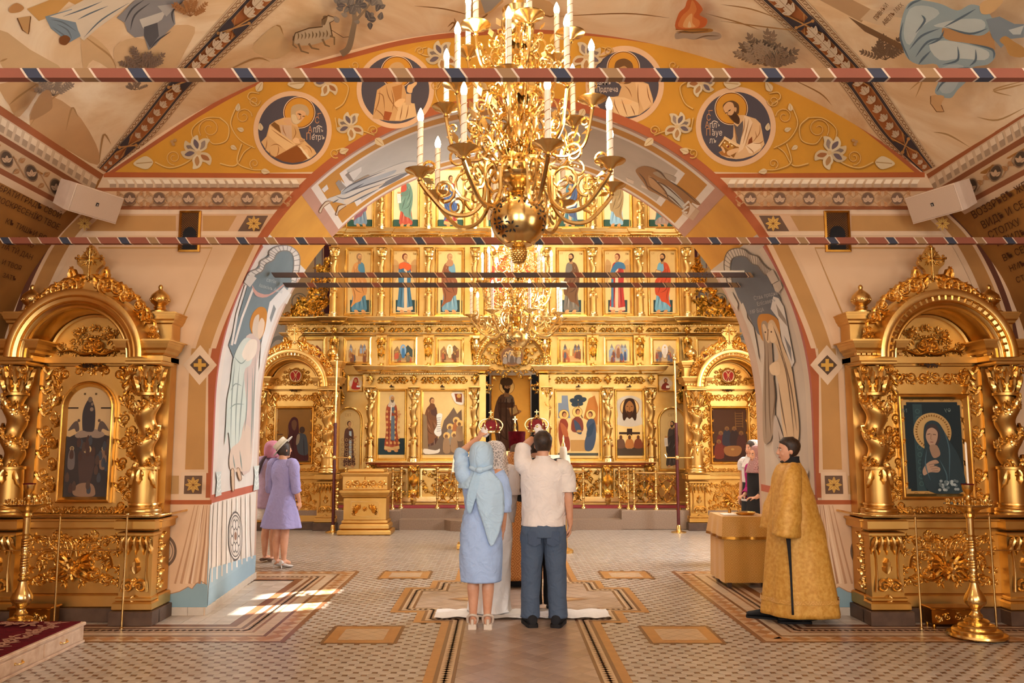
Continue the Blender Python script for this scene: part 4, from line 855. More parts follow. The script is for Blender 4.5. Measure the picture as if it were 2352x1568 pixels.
c.sp(k(860, 230, 960, 270, 1120, 360, 1300, 540, 1340, 620, 1310, 680, 1150, 560, 1000, 400), 'b9b6ae', 4); c.sp(k(760, 160, 840, 200, 1010, 350, 1080, 540, 1000, 500, 800, 320), 'b58a5e', 4); c.sp(k(830, 110, 940, 90, 1000, 160, 1050, 220, 930, 180), 'a58d74', 4)
for a in ((760, 170, 860, 220, 1040, 420, 1070, 540), (870, 240, 1050, 330, 1350, 600), (720, 300, 880, 400, 1250, 640), (600, 100, 700, 220, 760, 370), (1060, 220, 1300, 380, 1560, 610), (860, 60, 960, 110, 1060, 230), (1000, 420, 1150, 520, 1310, 680)): fold(c, k(*a), 3.2, '5d3c20')
c.line(k(1410, 560, 1320, 640, 1400, 640, 1300, 720, 1380, 740), 5, 'd7cdbf')
# left reveal: hanging, medallion and the standing pair under a lobed arch
k = K(480, 520, 1.911)
c.poly(k(3, 1500, 206, 1440, 206, 1517, -10, 1670), '95adb9'); c.poly(k(-2, 1590, 206, 1447, 206, 1517, -10, 1668), '8fa8b5')
for i in range(9): c.line(k(20+i*20, 1215-i*5, 14+i*21, 1350, 10+i*22, 1560-i*13), 2.2, ('d0c4b6', 'e8e1d8')[i % 2], 3)
x, y = k(113, 1358)[0]
for r0, col in ((1, '5f5a58'), (.92, 'ddd5cb'), (.86, '5f5a58'), (.8, 'c9c2b8')): c.ell(x, y, 16.5*r0, 57*r0, col, 30)
for a in range(8): ca, sa = cos(a*pi/4+.4), sin(a*pi/4+.4); c.ell(x+8*ca, y+28*sa, 4, 13, '6f6a67', 12); c.ell(x+8*ca, y+28*sa, 2.7, 9.5, 'd6cfc6', 12)
c.ell(x, y, 3, 10, '8c6a58', 10)
BG = '6f8088'
c.poly(k(82, 520, 130, 380, 165, 260, 200, 190, 250, 130, 300, 95, 345, 95, 372, 130, 378, 180, 360, 240, 330, 300, 275, 350, 255, 420, 235, 480, 200, 560, 110, 590), BG)
fr = k(150, 245, 172, 200, 215, 180, 222, 150, 258, 130, 262, 105, 300, 84, 352, 84, 392, 120, 394, 180, 378, 240); fi = k(176, 262, 196, 216, 232, 192, 244, 164, 280, 144, 290, 122, 312, 106, 346, 106, 366, 130, 368, 180, 356, 232)
c.strip(spline(fr, 5), spline(fi, 5), 'd6d0c8'); p_, q_ = spline(fr, 5), spline(fi, 5)
for i in range(0, len(p_), 2): c.line([p_[i], q_[i]], 1.8, '8f8a86')
c.line(spline(fr, 5), 2, '8a827c'); c.line(spline(fi, 5), 2, '7d7772')
c.poly(k(150, 240, 180, 205, 205, 225, 175, 265), 'd0c8bf'); c.poly(k(318, 330, 346, 290, 372, 300, 340, 340), 'cdc5bc')
for a in ((158, 255, 120, 380, 95, 520), (190, 270, 140, 400, 108, 515)): c.line(k(*a), 5, 'd9d3cc')
c.sp(k(185, 255, 200, 300, 250, 308, 320, 262, 322, 252, 260, 295, 208, 285), 'c3968c', 3)
c.poly(k(262, 330, 325, 262, 352, 290, 300, 360, 262, 470, 236, 560, 216, 640, 224, 520), 'd5d3d0'); c.poly(k(280, 340, 262, 400, 268, 420, 290, 360), '7d8488')
c.sp(k(175, 440, 185, 385, 215, 352, 245, 360, 250, 400, 235, 470, 205, 500), 'b87a2c', 5)
c.text('свтїи', *k(246, 238)[0], 12, 'a9b3b6', rot=14, stretch=.8); c.text('Iѡакімъ Анна', *k(214, 262)[0], 12, 'a9b3b6', rot=16, stretch=.72)
GR, PK = 'c2ccc4', 'c5b2aa'
c.sp(k(150, 500, 200, 470, 222, 520, 205, 600, 195, 760, 190, 900, 180, 1050, 165, 1080, 140, 1075, 150, 900, 140, 700), PK, 4)
c.sp(k(105, 570, 150, 490, 195, 510, 180, 600, 150, 640, 160, 800, 140, 900, 130, 980, 95, 1010, 80, 900, 65, 960, 70, 860, 75, 760, 90, 680), GR, 4)
c.sp(k(140, 560, 170, 500, 205, 500, 200, 560, 165, 590), 'dfd2c2', 4); c.sp(k(185, 450, 195, 400, 215, 385, 215, 430, 225, 440, 220, 490, 195, 480), 'cbb9a5', 4); c.sp(k(210, 440, 225, 400, 240, 420, 232, 470, 215, 490), 'd8c0a6', 4)
c.sp(k(90, 980, 130, 940, 150, 870, 180, 900, 180, 1050, 140, 1075, 88, 1065), 'cbb8a8', 4)
for a in ((110, 580, 95, 750, 90, 950), (130, 600, 115, 780, 110, 960), (150, 640, 135, 800, 125, 950), (165, 620, 160, 800, 150, 900), (185, 620, 185, 800, 178, 1000), (200, 560, 192, 760, 188, 930), (105, 570, 135, 600, 160, 580), (140, 700, 110, 690, 90, 720), (150, 780, 110, 780, 85, 800), (100, 1000, 105, 1040, 110, 1065), (130, 980, 135, 1030, 140, 1070)): fold(c, k(*a), 2.6, '808e8a')
for a in ((92, 1070, 104, 1070, 106, 1150, 96, 1155), (116, 1065, 128, 1062, 138, 1105, 128, 1112)): c.sp(k(*a), 'c9ad92', 3); c.line(spline(k(*a), 3, True), 1.4, '6f4f38')
for (x0, y0) in ((25, 1078), (192, 1052)):
    c.poly(k(x0, y0, x0+24, y0-4, x0+20, y0+30, x0+24, y0+100, x0-2, y0+108, x0+4, y0+40), 'c4cdca'); [c.line(k(x0+4, y0+10+i*22, x0+12, y0+22+i*22, x0+20, y0+8+i*22), 2, 'dfe4e0') for i in range(4)]
c.poly(k(48, 900, 70, 890, 190, 1000, 200, 1060, 190, 1150, 50, 1190, 46, 1090), 'b9c9c2') if 0 else None
# right reveal: the embracing pair
k = K(1600, 520, 2.45); BG = '62656c'
c.poly(k(195, 230, 210, 175, 260, 160, 330, 190, 400, 270, 450, 360, 480, 400, 480, 500, 400, 640, 350, 600, 300, 500, 240, 400, 205, 310), BG)
fr = k(178, 310, 160, 210, 180, 140, 230, 118, 275, 125, 305, 150, 350, 165, 375, 200, 400, 225, 432, 245); fi = k(208, 320, 196, 230, 206, 180, 245, 162, 285, 168, 320, 205, 350, 215, 372, 245, 396, 270, 408, 262)
p_, q_ = spline(fr, 6), spline(fi, 6); c.strip(p_, q_, 'cdbfae')
for i in range(0, len(p_), 2): c.line([p_[i], q_[i]], 2, '8f8378')
c.line(p_, 2, '6f5f50'); c.line(q_, 2, '6f6359')
c.poly(k(400, 262, 436, 236, 470, 300, 430, 320), 'c6b8a8'); c.poly(k(436, 322, 478, 300, 492, 340, 470, 370, 450, 360), 'bfb1a1'); c.poly(k(180, 380, 206, 366, 240, 430, 236, 470, 206, 430), 'c3b5a5')
c.poly(k(256, 440, 268, 425, 290, 480, 292, 510, 328, 560, 350, 680, 360, 760, 330, 680, 300, 560, 280, 520), 'c6b9aa'); c.poly(k(440, 390, 470, 400, 500, 450, 560, 760, 545, 790, 490, 640, 470, 520, 425, 460), 'd5cdc3'); c.poly(k(500, 610, 540, 680, 545, 760, 525, 700), '77777a'); c.poly(k(455, 430, 510, 520, 520, 560, 470, 500), '8f8377')
c.sp(k(350, 540, 362, 495, 395, 488, 425, 492, 465, 520, 478, 570, 474, 640, 440, 640, 380, 640), 'b87a2c', 5)
c.text('Стаѧ првднаѧ', *k(332, 412)[0], 13, 'a9a6a4', rot=-14, stretch=.72); c.text('Елїсаветъ', *k(350, 445)[0], 13, 'a9a6a4', rot=-14, stretch=.72); c.text('МР БЦА', *k(310, 490)[0], 12, 'a9a6a4', rot=-12, stretch=.72)
c.sp(k(390, 690, 372, 560, 385, 528, 410, 545, 430, 640, 440, 800, 450, 1000, 440, 1150, 420, 1210, 385, 1205, 380, 1000, 385, 820), '9b8671', 4)
c.sp(k(410, 545, 440, 525, 475, 600, 500, 680, 540, 780, 560, 900, 585, 1100, 580, 1220, 550, 1290, 520, 1270, 500, 1190, 480, 1000, 470, 880, 430, 780, 470, 740, 450, 660, 420, 640), 'cdb08c', 4)
c.sp(k(450, 1060, 500, 1190, 560, 1290, 585, 1380, 560, 1420, 520, 1410, 480, 1330, 440, 1250), 'b3a497', 4); c.sp(k(420, 780, 470, 760, 475, 830, 430, 830), 'd8bc98', 3)
c.sp(k(378, 560, 392, 548, 412, 600, 420, 650, 400, 640), 'd4b692', 3); c.sp(k(412, 570, 430, 540, 452, 600, 455, 640, 430, 650), 'd9bd98', 3)
for a in ((390, 600, 395, 800, 395, 1000, 400, 1190), (410, 660, 415, 850, 420, 1050, 430, 1190), (440, 560, 470, 640, 500, 760), (460, 660, 510, 800, 540, 1000, 560, 1200), (490, 700, 540, 900, 575, 1150), (470, 880, 490, 1020, 520, 1180), (440, 840, 450, 960, 435, 1100), (505, 1200, 530, 1320, 540, 1410), (560, 1290, 570, 1370, 560, 1410), (470, 1150, 490, 1280, 510, 1380)): fold(c, k(*a), 3, '6e5640')
c.line(k(412, 575, 408, 640), 2, '7b5a38'); c.ell(*k(396, 592)[0], 2, 2, '4a3320', 8); c.ell(*k(430, 590)[0], 2, 2, '4a3320', 8)
c.poly(k(605, 1370, 640, 1372, 632, 1420, 646, 1520, 608, 1516, 616, 1420), 'cfc4b8'); [c.line(k(610, 1390+i*28, 625, 1410+i*28, 638, 1388+i*28), 2.2, '9a8d80') for i in range(4)]
c.poly(k(556, 1524, 650, 1548, 650, 1562, 556, 1540), 'a9604a')
c.poly(k(470, 2100, 690, 2190, 690, 2150, 470, 2060), '93a9b2')
for i in range(6): c.line(k(600+i*10, 1560, 602+i*11, 1800, 604+i*13, 2060), 2, ('a8896c', '7d6049')[i % 2], 4)
c.build('soffit_fresco', wall_e)
# ---------------------------------------------------------------- carved ornament
class Rel:
    """relief carving on a plane: (u right, v up, h out); mp places it in space"""
    def __init__(s, mat='gold', mp=None, lo=False): s.b = MB(); s.b.mat(mat); s.mp = mp or (lambda u, v, h: (u, -h, v)); s.lo = lo; s.z = 0
    def tube(s, pts, w, w1=None, hf=.8):
        n = len(pts); rs = []
        prof = ((-1, -.1), (-.6, .65), (0, 1), (.6, .65), (1, -.1)) if not s.lo else ((-1, -.1), (0, 1), (1, -.1))
        for i, p in enumerate(pts):
            a = pts[max(i-1, 0)]; c = pts[min(i+1, n-1)]; dx, dy = c[0]-a[0], c[1]-a[1]; L = math.hypot(dx, dy) or 1; nx, ny = -dy/L, dx/L
            t = i/max(1, n-1); ww = w+((w if w1 is None else w1)-w)*t
            rs.append([s.mp(p[0]+nx*ww*q, p[1]+ny*ww*q, s.z+ww*hf*(3 if s.lo else 2)*h) for q, h in prof])
        s.b.loft(rs, (False, False), False); return s
    def leaf(s, x, y, ang, L, W, H=None, curl=0):
        H = (H or W*.7)*(1.5 if s.lo else 1); ca, sa = cos(ang), sin(ang); rs = []
        st = (0, .2, .42, .5, .72, .8, 1) if not s.lo else (0, .35, .7, 1)
        wd = (.25, .9, 1.0, .68, .8, .45, .04) if not s.lo else (.3, 1, .75, .05)
        for t, k in zip(st, wd):
            a = curl*t; uu = L*t*cos(a); vv = L*t*sin(a); w_ = W*k; hh = H*(.45+.8*t-.5*t*t*t)
            c2, s2 = cos(ang+a*1.4), sin(ang+a*1.4); cx, cy = x+uu*ca-vv*sa, y+uu*sa+vv*ca
            pr = ((-1, 0), (-.5, hh), (0, hh*.62), (.5, hh), (1, 0)) if not s.lo else ((-1, 0), (0, hh), (1, 0))
            rs.append([s.mp(cx-s2*w_*q, cy+c2*w_*q, s.z+h) for q, h in pr])
        s.b.loft(rs, (False, False), False); return s
    def scroll(s, x, y, r, a0, turns=1.4, d=1, w=None, leaves=3):
        w = w or r*.2; n = int((11 if not s.lo else 7)*turns)
        pts = [(x+r*(1-.8*i/n)*cos(a0+d*2*pi*turns*i/n), y+r*(1-.8*i/n)*sin(a0+d*2*pi*turns*i/n)) for i in range(n+1)]
        s.tube(pts, w, w*.7)
        s.knob(x, y, r*.24, r*.3)
        for i in range(leaves):
            a = a0+d*(.25+i*.85); px_, py_ = x+r*.93*cos(a), y+r*.93*sin(a); s.leaf(px_, py_, a+d*.6, r*.95, r*.3, r*.28, d*.8)
        return s
    def knob(s, x, y, r, h):
        m = 6; rs = [[s.mp(x+r*k*cos(2*pi*j/m), y+r*k*sin(2*pi*j/m), s.z+h*q) for j in range(m)] for k, q in ((1, 0), (.95, .6), (.5, 1))]
        s.b.loft(rs, (False, True)); return s
    def flower(s, x, y, r, n=7, a0=0):
        for i in range(n): s.leaf(x, y, a0+2*pi*i/n, r, r*.3, r*.3)
        return s.knob(x, y, r*.3, r*.42)
    def beads(s, p0, p1, r):
        n = max(2, int(math.dist(p0, p1)/(2.1*r)))
        for i in range(n+1): s.knob(p0[0]+(p1[0]-p0[0])*i/n, p0[1]+(p1[1]-p0[1])*i/n, r, r*.9)
        return s
    def fill(s, inside, u0, u1, v0, v1, rm, seed=1, mirror=True, leaves=3):
        r = random.Random(seed); pts = []
        for _ in range(900):
            u = r.uniform(0 if mirror else u0, u1); v = r.uniform(v0, v1); q = rm*r.uniform(.75, 1.15)
            if mirror and u < q*.6: continue
            if inside(u, v, q) and all(math.hypot(u-a, v-b) > (q+c)*.86 for a, b, c, *_ in pts): pts.append((u, v, q, r.uniform(0, 6.28), r.choice((-1, 1)), r.random()))
        for u, v, q, a, d, k in pts:
            for sx in ((1, -1) if mirror else (1,)):
                A = a if sx > 0 else pi-a
                if k < .72: s.scroll(sx*u, v, q*.92, A, 1.35, d*sx, q*.19, leaves)
                else: s.flower(sx*u, v, q*.95, 6, A)
                s.leaf(sx*u, v, A+2.6*sx, q*1.35, q*.34, q*.4, .7*sx)
        return s
    def run(s, x0, x1, y, r, seed=0):
        # running scroll frieze
        n = max(1, round((x1-x0)/(2.05*r))); st = (x1-x0)/n
        for i in range(n):
            cx = x0+(i+.5)*st; d = 1 if i % 2 else -1
            s.scroll(cx, y, r*.86, pi*(i % 2)+.3, 1.4, d, r*.17, 3); s.leaf(cx-st*.5, y+d*r*.35, d*-.5, st*.55, r*.28, r*.3, d*.6); s.leaf(cx+st*.3, y-d*r*.5, d*.6, r*.7, r*.22, r*.25)
        return s
    def build(s, name, parent=None): return s.b.build(name, None, parent)
    def mesh(s, name): return s.b.mesh(name)
def moulding(n=4, w=.06, d=.05):
    # stepped profile (out, fwd)
    p = [(0, 0)]
    for i in range(n): t = (i+1)/n; p += [(w*i/n, d*t*.92), (w*(i+.5)/n, d*t), (w*(i+1)/n, d*t*.8)]
    return p+[(w, 0)]
def cornice(b, x0, x1, z0, z1, y0, out, ends=True, steps=5):
    # horizontal moulding growing outwards to its top
    prof = [(0, 0), (.25, .12), (.3, .12), (.38, .3), (.42, .3), (.62, .45), (.75, .72), (.8, .72), (.88, .9), (1, .9), (1, 1), (0, 1)]
    rs = []
    for x, sg in ((x0, -1), (x1, 1)):
        rs.append([(x+sg*out*o*(1 if ends else 0), y0-out*o, z0+(z1-z0)*h) for o, h in prof])
    b.loft(rs, (False, False), False, None, False)
    if ends:
        for x, sg in ((x0, -1), (x1, 1)):
            a = [(x+sg*out*o, y0-out*o, z0+(z1-z0)*h) for o, h in prof]; c = [(x+sg*out*o, y0+.3, z0+(z1-z0)*h) for o, h in prof]
            b.loft([c, a] if sg < 0 else [a, c], (False, False), False, None, False)
def twist_column(z0, zs, zc, z1, r, mat, lo=False, amp=.22):
    """one column: plain drum z0..zs, twisted shaft zs..zc with a climbing vine, leafy capital zc..z1 -> (shaft, vine, capital, base) meshes"""
    n = 18 if not lo else 12; sh = MB(); sh.mat(mat+'_matt')
    sh.lathe([(r*.98, z0+(zs-z0)*.14), (r*1.0, z0+(zs-z0)*.2), (r*.96, zs-.02), (r*1.08, zs-.015), (r*1.08, zs+.01), (r*.8, zs+.02)], n=n, cap=(False, False)); H = zc-zs; m = 26 if not lo else 16; turns = 2.3; rs = []
    for i in range(m+1):
        t = i/m; a = turns*2*pi*t; ox, oy = r*amp*cos(a), r*amp*sin(a); rr = r*.78
        rs.append([(ox+rr*cos(2*pi*j/n), oy+rr*sin(2*pi*j/n), zs+H*t) for j in range(n)])
    sh.loft(rs, (False, False)); sh.lathe([(r*.85, zc-.02), (r*.98, zc-.012), (r*.98, zc+.012), (r*.8, zc+.02)], n=n, cap=(False, False))
    vn = Rel(mat, lo=lo)
    def cyl(z_, a_): return lambda u, v, h: ((r*.86+h)*cos(a_+u/r), (r*.86+h)*sin(a_+u/r), z_+v)
    k = 36 if not lo else 14
    for i in range(k):
        t = (i+.5)/k; a = turns*2*pi*t-.9
        if not (sin(a) < .45): continue
        rnd_ = random.Random(i); vn.mp = cyl(zs+H*t, a)
        vn.leaf(0, 0, rnd_.uniform(-.4, 1.6), r*.75, r*.26, r*.3, .6); vn.leaf(0, 0, rnd_.uniform(2.2, 4), r*.7, r*.24, r*.3, -.6)
        if i % 3 == 1:
            for q in range(5 if not lo else 2): vn.knob(r*.22*cos(q*1.3), -r*.25+r*.2*sin(q*1.3), r*.14, r*.2)
    for sg in (-1, 1):                        # hanging scrolls at the ring
        vn.mp = cyl(zs, -pi/2+sg*.8); vn.scroll(0, .02, r*.42, pi/2, 1.3, sg, r*.1, 2); vn.leaf(0, -r*.2, -pi/2, r*1.5, r*.3, r*.4, .3*sg)
    vn.mp = cyl(zs, -pi/2); vn.leaf(0, -r*.1, -pi/2, r*1.2, r*.4, r*.4)
    cp = Rel(mat, lo=lo); hc = z1-zc; cp.b.lathe([(r*.8, zc), (r*.86, zc+hc*.3), (r*1.0, zc+hc*.7), (r*1.15, zc+hc*.84)], n=n, cap=(False, False))
    for row, (zz, L, kk) in enumerate(((zc+.01, hc*.5, 8), (zc+hc*.3, hc*.5, 8))):
        for i in range(kk):
            a = 2*pi*(i+.5*row)/kk
            if sin(a) > .5: continue
            cp.mp = lambda u, v, h, a=a, zz=zz: ((r*.82+h+max(0, v)*.22)*cos(a+u/r), (r*.82+h+max(0, v)*.22)*sin(a+u/r), zz+v); cp.leaf(0, 0, pi/2, L, r*.3, r*.3)
    for sx in (-1, 1):
        cp.mp = lambda u, v, h: (u, -r*1.0-h*.8, zc+v); cp.scroll(sx*r*1.02, hc*.74, r*.42, pi/2, 1.6, -sx, r*.1, 0)
    cp.flower(0, hc*.82, r*.3, 6)
    ab = MB(); ab.mat(mat+'_matt'); ab.box(-r*1.45, r*1.45, -r*1.45, r*1.3, z1-hc*.12, z1, bev=.008)
    cp.b.mat(mat+'_matt'); cp.b.v and cp.b.add(ab.v, ab.f, None, False)
    ba = MB(); ba.mat(mat); ba.lathe([(r*1.42, z0), (r*1.42, z0+.02), (r*1.35, z0+.03), (r*1.4, z0+.05), (r*1.3, z0+.07), (r*1.1, z0+.075), (r*1.1, z0+.09), (r*1.18, z0+.1), (r*1.15, z0+.115), (r*.98, z0+.12)], n=n)
    return sh.mesh('shaft'), vn.mesh('vine'), cp.mesh('capital'), ba.mesh('base')
def put_column(ms, parent, x, y, flip=1, z=0, sz=1):
    c = link('column', ms[0], parent, (x, y, z), None, (flip, 1, sz)); link('vine', ms[1], c); link('capital', ms[2], c); link('base', ms[3], c); return c
def leafy_cross(R, x, z, s):
    # flared three-lobed cross with rays
    for a in (0, 90, 180, 270):
        L = s*(.66 if a in (0, 180) else .58 if a == 90 else 1.12); ca, sa = cos(radians(a)), sin(radians(a))
        R.tube([(x, z), (x+L*ca, z+L*sa)], s*.055, s*.05); R.knob(x+L*ca, z+L*sa, s*.075, s*.13)
        for d in (-1, 1): R.knob(x+(L-s*.1)*ca-d*s*.12*sa, z+(L-s*.1)*sa+d*s*.12*ca, s*.07, s*.1)
    for a in (45, 135, 225, 315):
        for d in (-18, 0, 18): R.leaf(x+s*.1*cos(radians(a)), z+s*.1*sin(radians(a)), radians(a+d), s*(.42 if d == 0 else .32), s*.045, s*.05)
# ---------------------------------------------------------------- the two great gilded icon cases in the foreground
def kiot(nm, lab, X, arched, Y=None, sc=1, pic=None):
    K_ = empty(nm, (X, Y or YE-.02, 0)); tag(K_, lab, 'icon case', 'large icon cases beside the arch' if not Y else 'icon cases flanking the altar screen'); K_.scale = (sc,)*3
    G, GM = 'gold', 'gold_matt'
    b = MB(); b.mat('plinth_brown')
    b.box(-.84, .84, -.30, 0, 0, .13, bev=.006)
    for s in (-1, 1): b.box(s*.64-.2, s*.64+.2, -.46, -.29, 0, .13, bev=.006)
    b.build('plinth', None, K_)
    b = MB(); b.mat(GM)
    b.box(-.82, .82, -.28, 0, .13, .25, bev=.012); b.box(-.79, .79, -.26, 0, .25, .9, bev=.01); b.box(-.84, .84, -.33, 0, .86, .955, bev=.012); b.box(-.86, .86, -.36, 0, .93, .955, bev=.006); b.box(-.8, .8, -.3, 0, .955, .985, bev=.006)
    for s in (-1, 1):
        b.box(s*.64-.185, s*.64+.185, -.44, -.27, .13, .21, bev=.015); b.box(s*.64-.17, s*.64+.17, -.42, -.27, .21, .25, bev=.012); b.box(s*.64-.15, s*.64+.15, -.39, -.25, .25, .8); b.box(s*.64-.17, s*.64+.17, -.43, -.25, .8, .84, bev=.01); b.box(s*.64-.19, s*.64+.19, -.46, -.25, .86, .955, bev=.014)
    b.build('pedestal', None, K_)
    R = Rel(G); R.mp = lambda u, v, h: (u, -.26-h, v)
    R.fill(lambda u, v, q: abs(u) < .47-q*.7 and .32+q*.7 < v < .82-q*.5, -.47, .47, .3, .84, .060, 11)
    for s in (-1, 1):
        R.tube(spline([(0, .47), (s*.1, .58), (s*.22, .66), (s*.33, .6), (s*.36, .5)], 5), .018, .012); R.tube(spline([(s*.05, .42), (s*.16, .38), (s*.28, .42), (s*.38, .4)], 5), .018, .012); R.tube(spline([(s*.03, .6), (s*.02, .7), (s*.1, .77), (s*.2, .74)], 5), .018, .012)
        for a in (20, 50, 80, 110): R.leaf(s*.03, .5, pi/2-s*radians(a-10), .17, .035, .045, -s*.5)
    R.z = .03; R.flower(.0, .47, .1, 9); R.z = 0; R.knob(0, .47, .035, .09)
    R.build('lower_carving', K_)
    for s in (-1, 1):                          # scroll bracket of each pedestal
        R = Rel(G); R.mp = lambda u, v, h: (s*.64+u, -.39-h-.055*max(0, 1-abs(v-.36)/.1)-.04*max(0, 1-abs(v-.76)/.08), v)
        R.scroll(-.05, .35, .065, 0, 1.5, 1, .014, 1); R.scroll(.06, .35, .065, pi, 1.5, -1, .014, 1)
        for k in range(5): R.leaf(-.1+.05*k, .80, -pi/2+(k-2)*.14, .17, .032, .03)
        R.leaf(0, .46, pi/2, .14, .05, .04); R.leaf(0, .27, -pi/2, .1, .05, .04); R.tube([(-.13, .78), (-.1, .6), (-.1, .45), (-.12, .3)], .012); R.tube([(.13, .78), (.1, .6), (.1, .45), (.12, .3)], .012)
        R.mp = lambda u, v, h: (s*(.79+h), -.2+u, v)
        for k in range(9): R.leaf(.0, .3+k*.058, pi/2+(.7 if k % 2 else -.7), .075, .024, .03); R.knob(-.06, .3+k*.055, .01, .016)
        R.scroll(0, .33, .06, 0, 1.5, 1, .012, 0); R.build('scroll_bracket', K_)
    b = MB(); b.mat(GM)
    b.box(-.78, .78, -.1, 0, .985, 2.46); b.box(-.5, .5, -.125, -.1, .985, 2.42, bev=.01)
    for s in (-1, 1): b.box(s*.64-.145, s*.64+.145, -.16, -.1, .985, 2.44, bev=.01)
    b.build('back_panel', None, K_)
    pass
    for s in (-1, 1): b.tube([(s*.495, -.145, .99), (s*.495, -.145, 2.42)], .011, 6)

    for s in (-1, 1):
        c = put_column(kcol, K_, s*.64, -.29, s)
    for s in (-1, 1):                          # upright carvings beside the icon
        R = Rel(G); R.mp = lambda u, v, h: (s*(.385+u), -.125-h, v)
        for k in range(13): R.scroll((.035 if k % 2 else -.03), 1.06+k*.105, .05, k*1.3, 1.4, 1 if k % 2 else -1, .012, 3); R.leaf(-.04 if k % 2 else .045, 1.08+k*.105, pi/2+(.6 if k % 2 else -.6), .12, .034, .035); R.leaf(-.01, 1.05+k*.105, -pi/2+(.9 if k % 2 else -.9), .10, .03, .03)
        for k in range(4): R.leaf(.0, 2.38-k*.05, -pi/2+(-1) ** k*.5, .13, .04, .035)
        R.build('side_carving', K_)
    R = Rel(G); R.mp = lambda u, v, h: (u, -.125-h, v)
    if arched:
        for s in (-1, 1):
            R.scroll(s*.27, 2.34, .06, pi/2, 1.5, -s, .014, 3); R.scroll(s*.14, 2.37, .045, pi/2, 1.4, s, .011, 3); R.leaf(s*.05, 2.38, pi/2-s*1.3, .12, .035, .035); R.scroll(s*.34, 2.22, .05, 0, 1.4, s, .012, 3); R.leaf(s*.33, 2.13, -pi/2+s*.3, .14, .035, .03)
        R.flower(0, 2.37, .055, 7)
    else: R.run(-.36, .36, 2.31, .062); R.flower(0, 2.31, .06, 7)
    R.build('top_carving', K_)
    R = Rel(G); R.mp = lambda u, v, h: (u, -.13-h, v); R.run(-.38, .38, 1.03, .036); R.build('sill_carving', K_)
    # icon, framed
    fb = MB(); fb.mat(G)
    prof = [(0, 0), (0, .05), (.012, .062), (.022, .05), (.03, .058), (.045, .035), (.055, .02), (.055, 0)]
    if arched:
        z0, zs, hw = 1.09, 2.0, .265; path = [(-hw, -.13, z0), (-hw, -.13, zs)]+[(x, -.13, z) for x, z in arc(0, zs, hw, 180, 0, 20)][1:-1]+[(hw, -.13, zs), (hw, -.13, z0)]
    else:
        z0, z1, hw = 1.12, 2.14, .355; path = [(-hw, -.13, z0), (-hw, -.13, z1), (hw, -.13, z1), (hw, -.13, z0)]
    fb.sweep(path[::-1], [(-u, w_) for u, w_ in prof], closed=True); fr = fb.build('icon_frame', None, K_)
    c = Cv(lambda u, v, h: (u, -.135-h, v), .00012, .001); V = lambda *a: [(a[i], a[i+1]) for i in range(0, len(a), 2)]
    if pic: pic(c, V)
    elif arched:
        ou = [(x, z) for _, z, x in ()] or [(-.255, 1.1)]+arc(0, 2.0, .255, 180, 0, 20)+[(.255, 1.1)]
        c.poly(ou, 'c2a070'); c.poly(V(-.255, 1.1, -.255, 1.74, -.18, 1.72, -.1, 1.76, .1, 1.76, .2, 1.73, .235, 1.78, .255, 1.73, .255, 1.1), '3a3230'); c.sp(V(-.13, 1.74, -.08, 1.78, .02, 1.8, .12, 1.78, .16, 1.74, .1, 1.71, 0, 1.72, -.1, 1.71), '8f7a68')
        c.sp(V(-.06, 1.8, -.068, 1.95, -.04, 2.05, 0, 2.1, .03, 2.06, .055, 1.98, .06, 1.86, .05, 1.78, 0, 1.77, -.04, 1.78), '3b3434'); c.ell(.0, 2.085, .022, .028, '6d5a4a', 14); c.ell(.022, 2.04, .012, .016, '7d6a58', 10); c.ell(.02, 1.99, .018, .02, '8a7460', 10)
        for s in (-1, 1): c.sp(V(s*.09, 1.79, s*.11, 1.87, s*.15, 1.86, s*.2, 1.78, s*.14, 1.8, s*.12, 1.77), '594a42'); c.ell(s*.1, 1.88, .014, .016, '5b4638', 10); c.rect(s*.11, 1.995, s*.22, 2.01, '3a2a1c'); c.rect(s*.045, 2.13, s*.065, 2.15, '5a4426')
        c.sp(V(-.08, 1.5, -.05, 1.6, 0, 1.63, .05, 1.6, .08, 1.48, .05, 1.3, .03, 1.2, -.04, 1.2, -.07, 1.36), '4c3a34'); c.ring(0, 1.6, .026, .04, 'c9a974', 20); c.ell(0, 1.595, .018, .022, '8a6c50', 12)
        for x, z in ((-.15, 1.56), (.16, 1.56)): c.sp(V(x-.03, z, x, z+.05, x+.03, z, x+.03, z-.14, x-.03, z-.14), '6b5f5a' if x < 0 else '7d614c'); c.ring(x, z+.05, .014, .021, 'b59868', 14); c.ell(x, z+.046, .011, .013, '7d6048', 10)
        c.sp(V(-.12, 1.2, -.06, 1.27, .06, 1.27, .1, 1.2, .08, 1.15, -.08, 1.15), '8a6b54'); r = random.Random(2)
        for i in range(26): x, z = r.uniform(-.22, .22), r.uniform(1.14, 1.7); c.sp(V(x-.02, z, x, z+.04, x+.02, z, x+.015, z-.05, x-.015, z-.05), mixc('3a3230', r.choice(['6a4a38', '4d5560', '5d3a2c']), .5), 3)
    else:
        c.rect(-.35, 1.125, .35, 2.135, 'c59b5c', True); g = mixc('c59b5c', '5a3a14', .55)
        for z in (1.165, 2.095):
            for x in (-.2, -.1, .1, .2): c.ring(x, z, .02, .025, g, 14); c.line([(x-.045, z), (x+.045, z)], .006, g)
        for x in (-.315, .315):
            for i in range(8): c.ring(x, 1.27+i*.105, .015, .02, g, 12)
        c.poly(V(-.275, 1.22, -.25, 1.22, -.25, 1.2, .25, 1.2, .25, 1.22, .275, 1.22, .275, 2.03, .25, 2.03, .25, 2.06, -.25, 2.06, -.25, 2.03, -.275, 2.03), '1d2a2f')
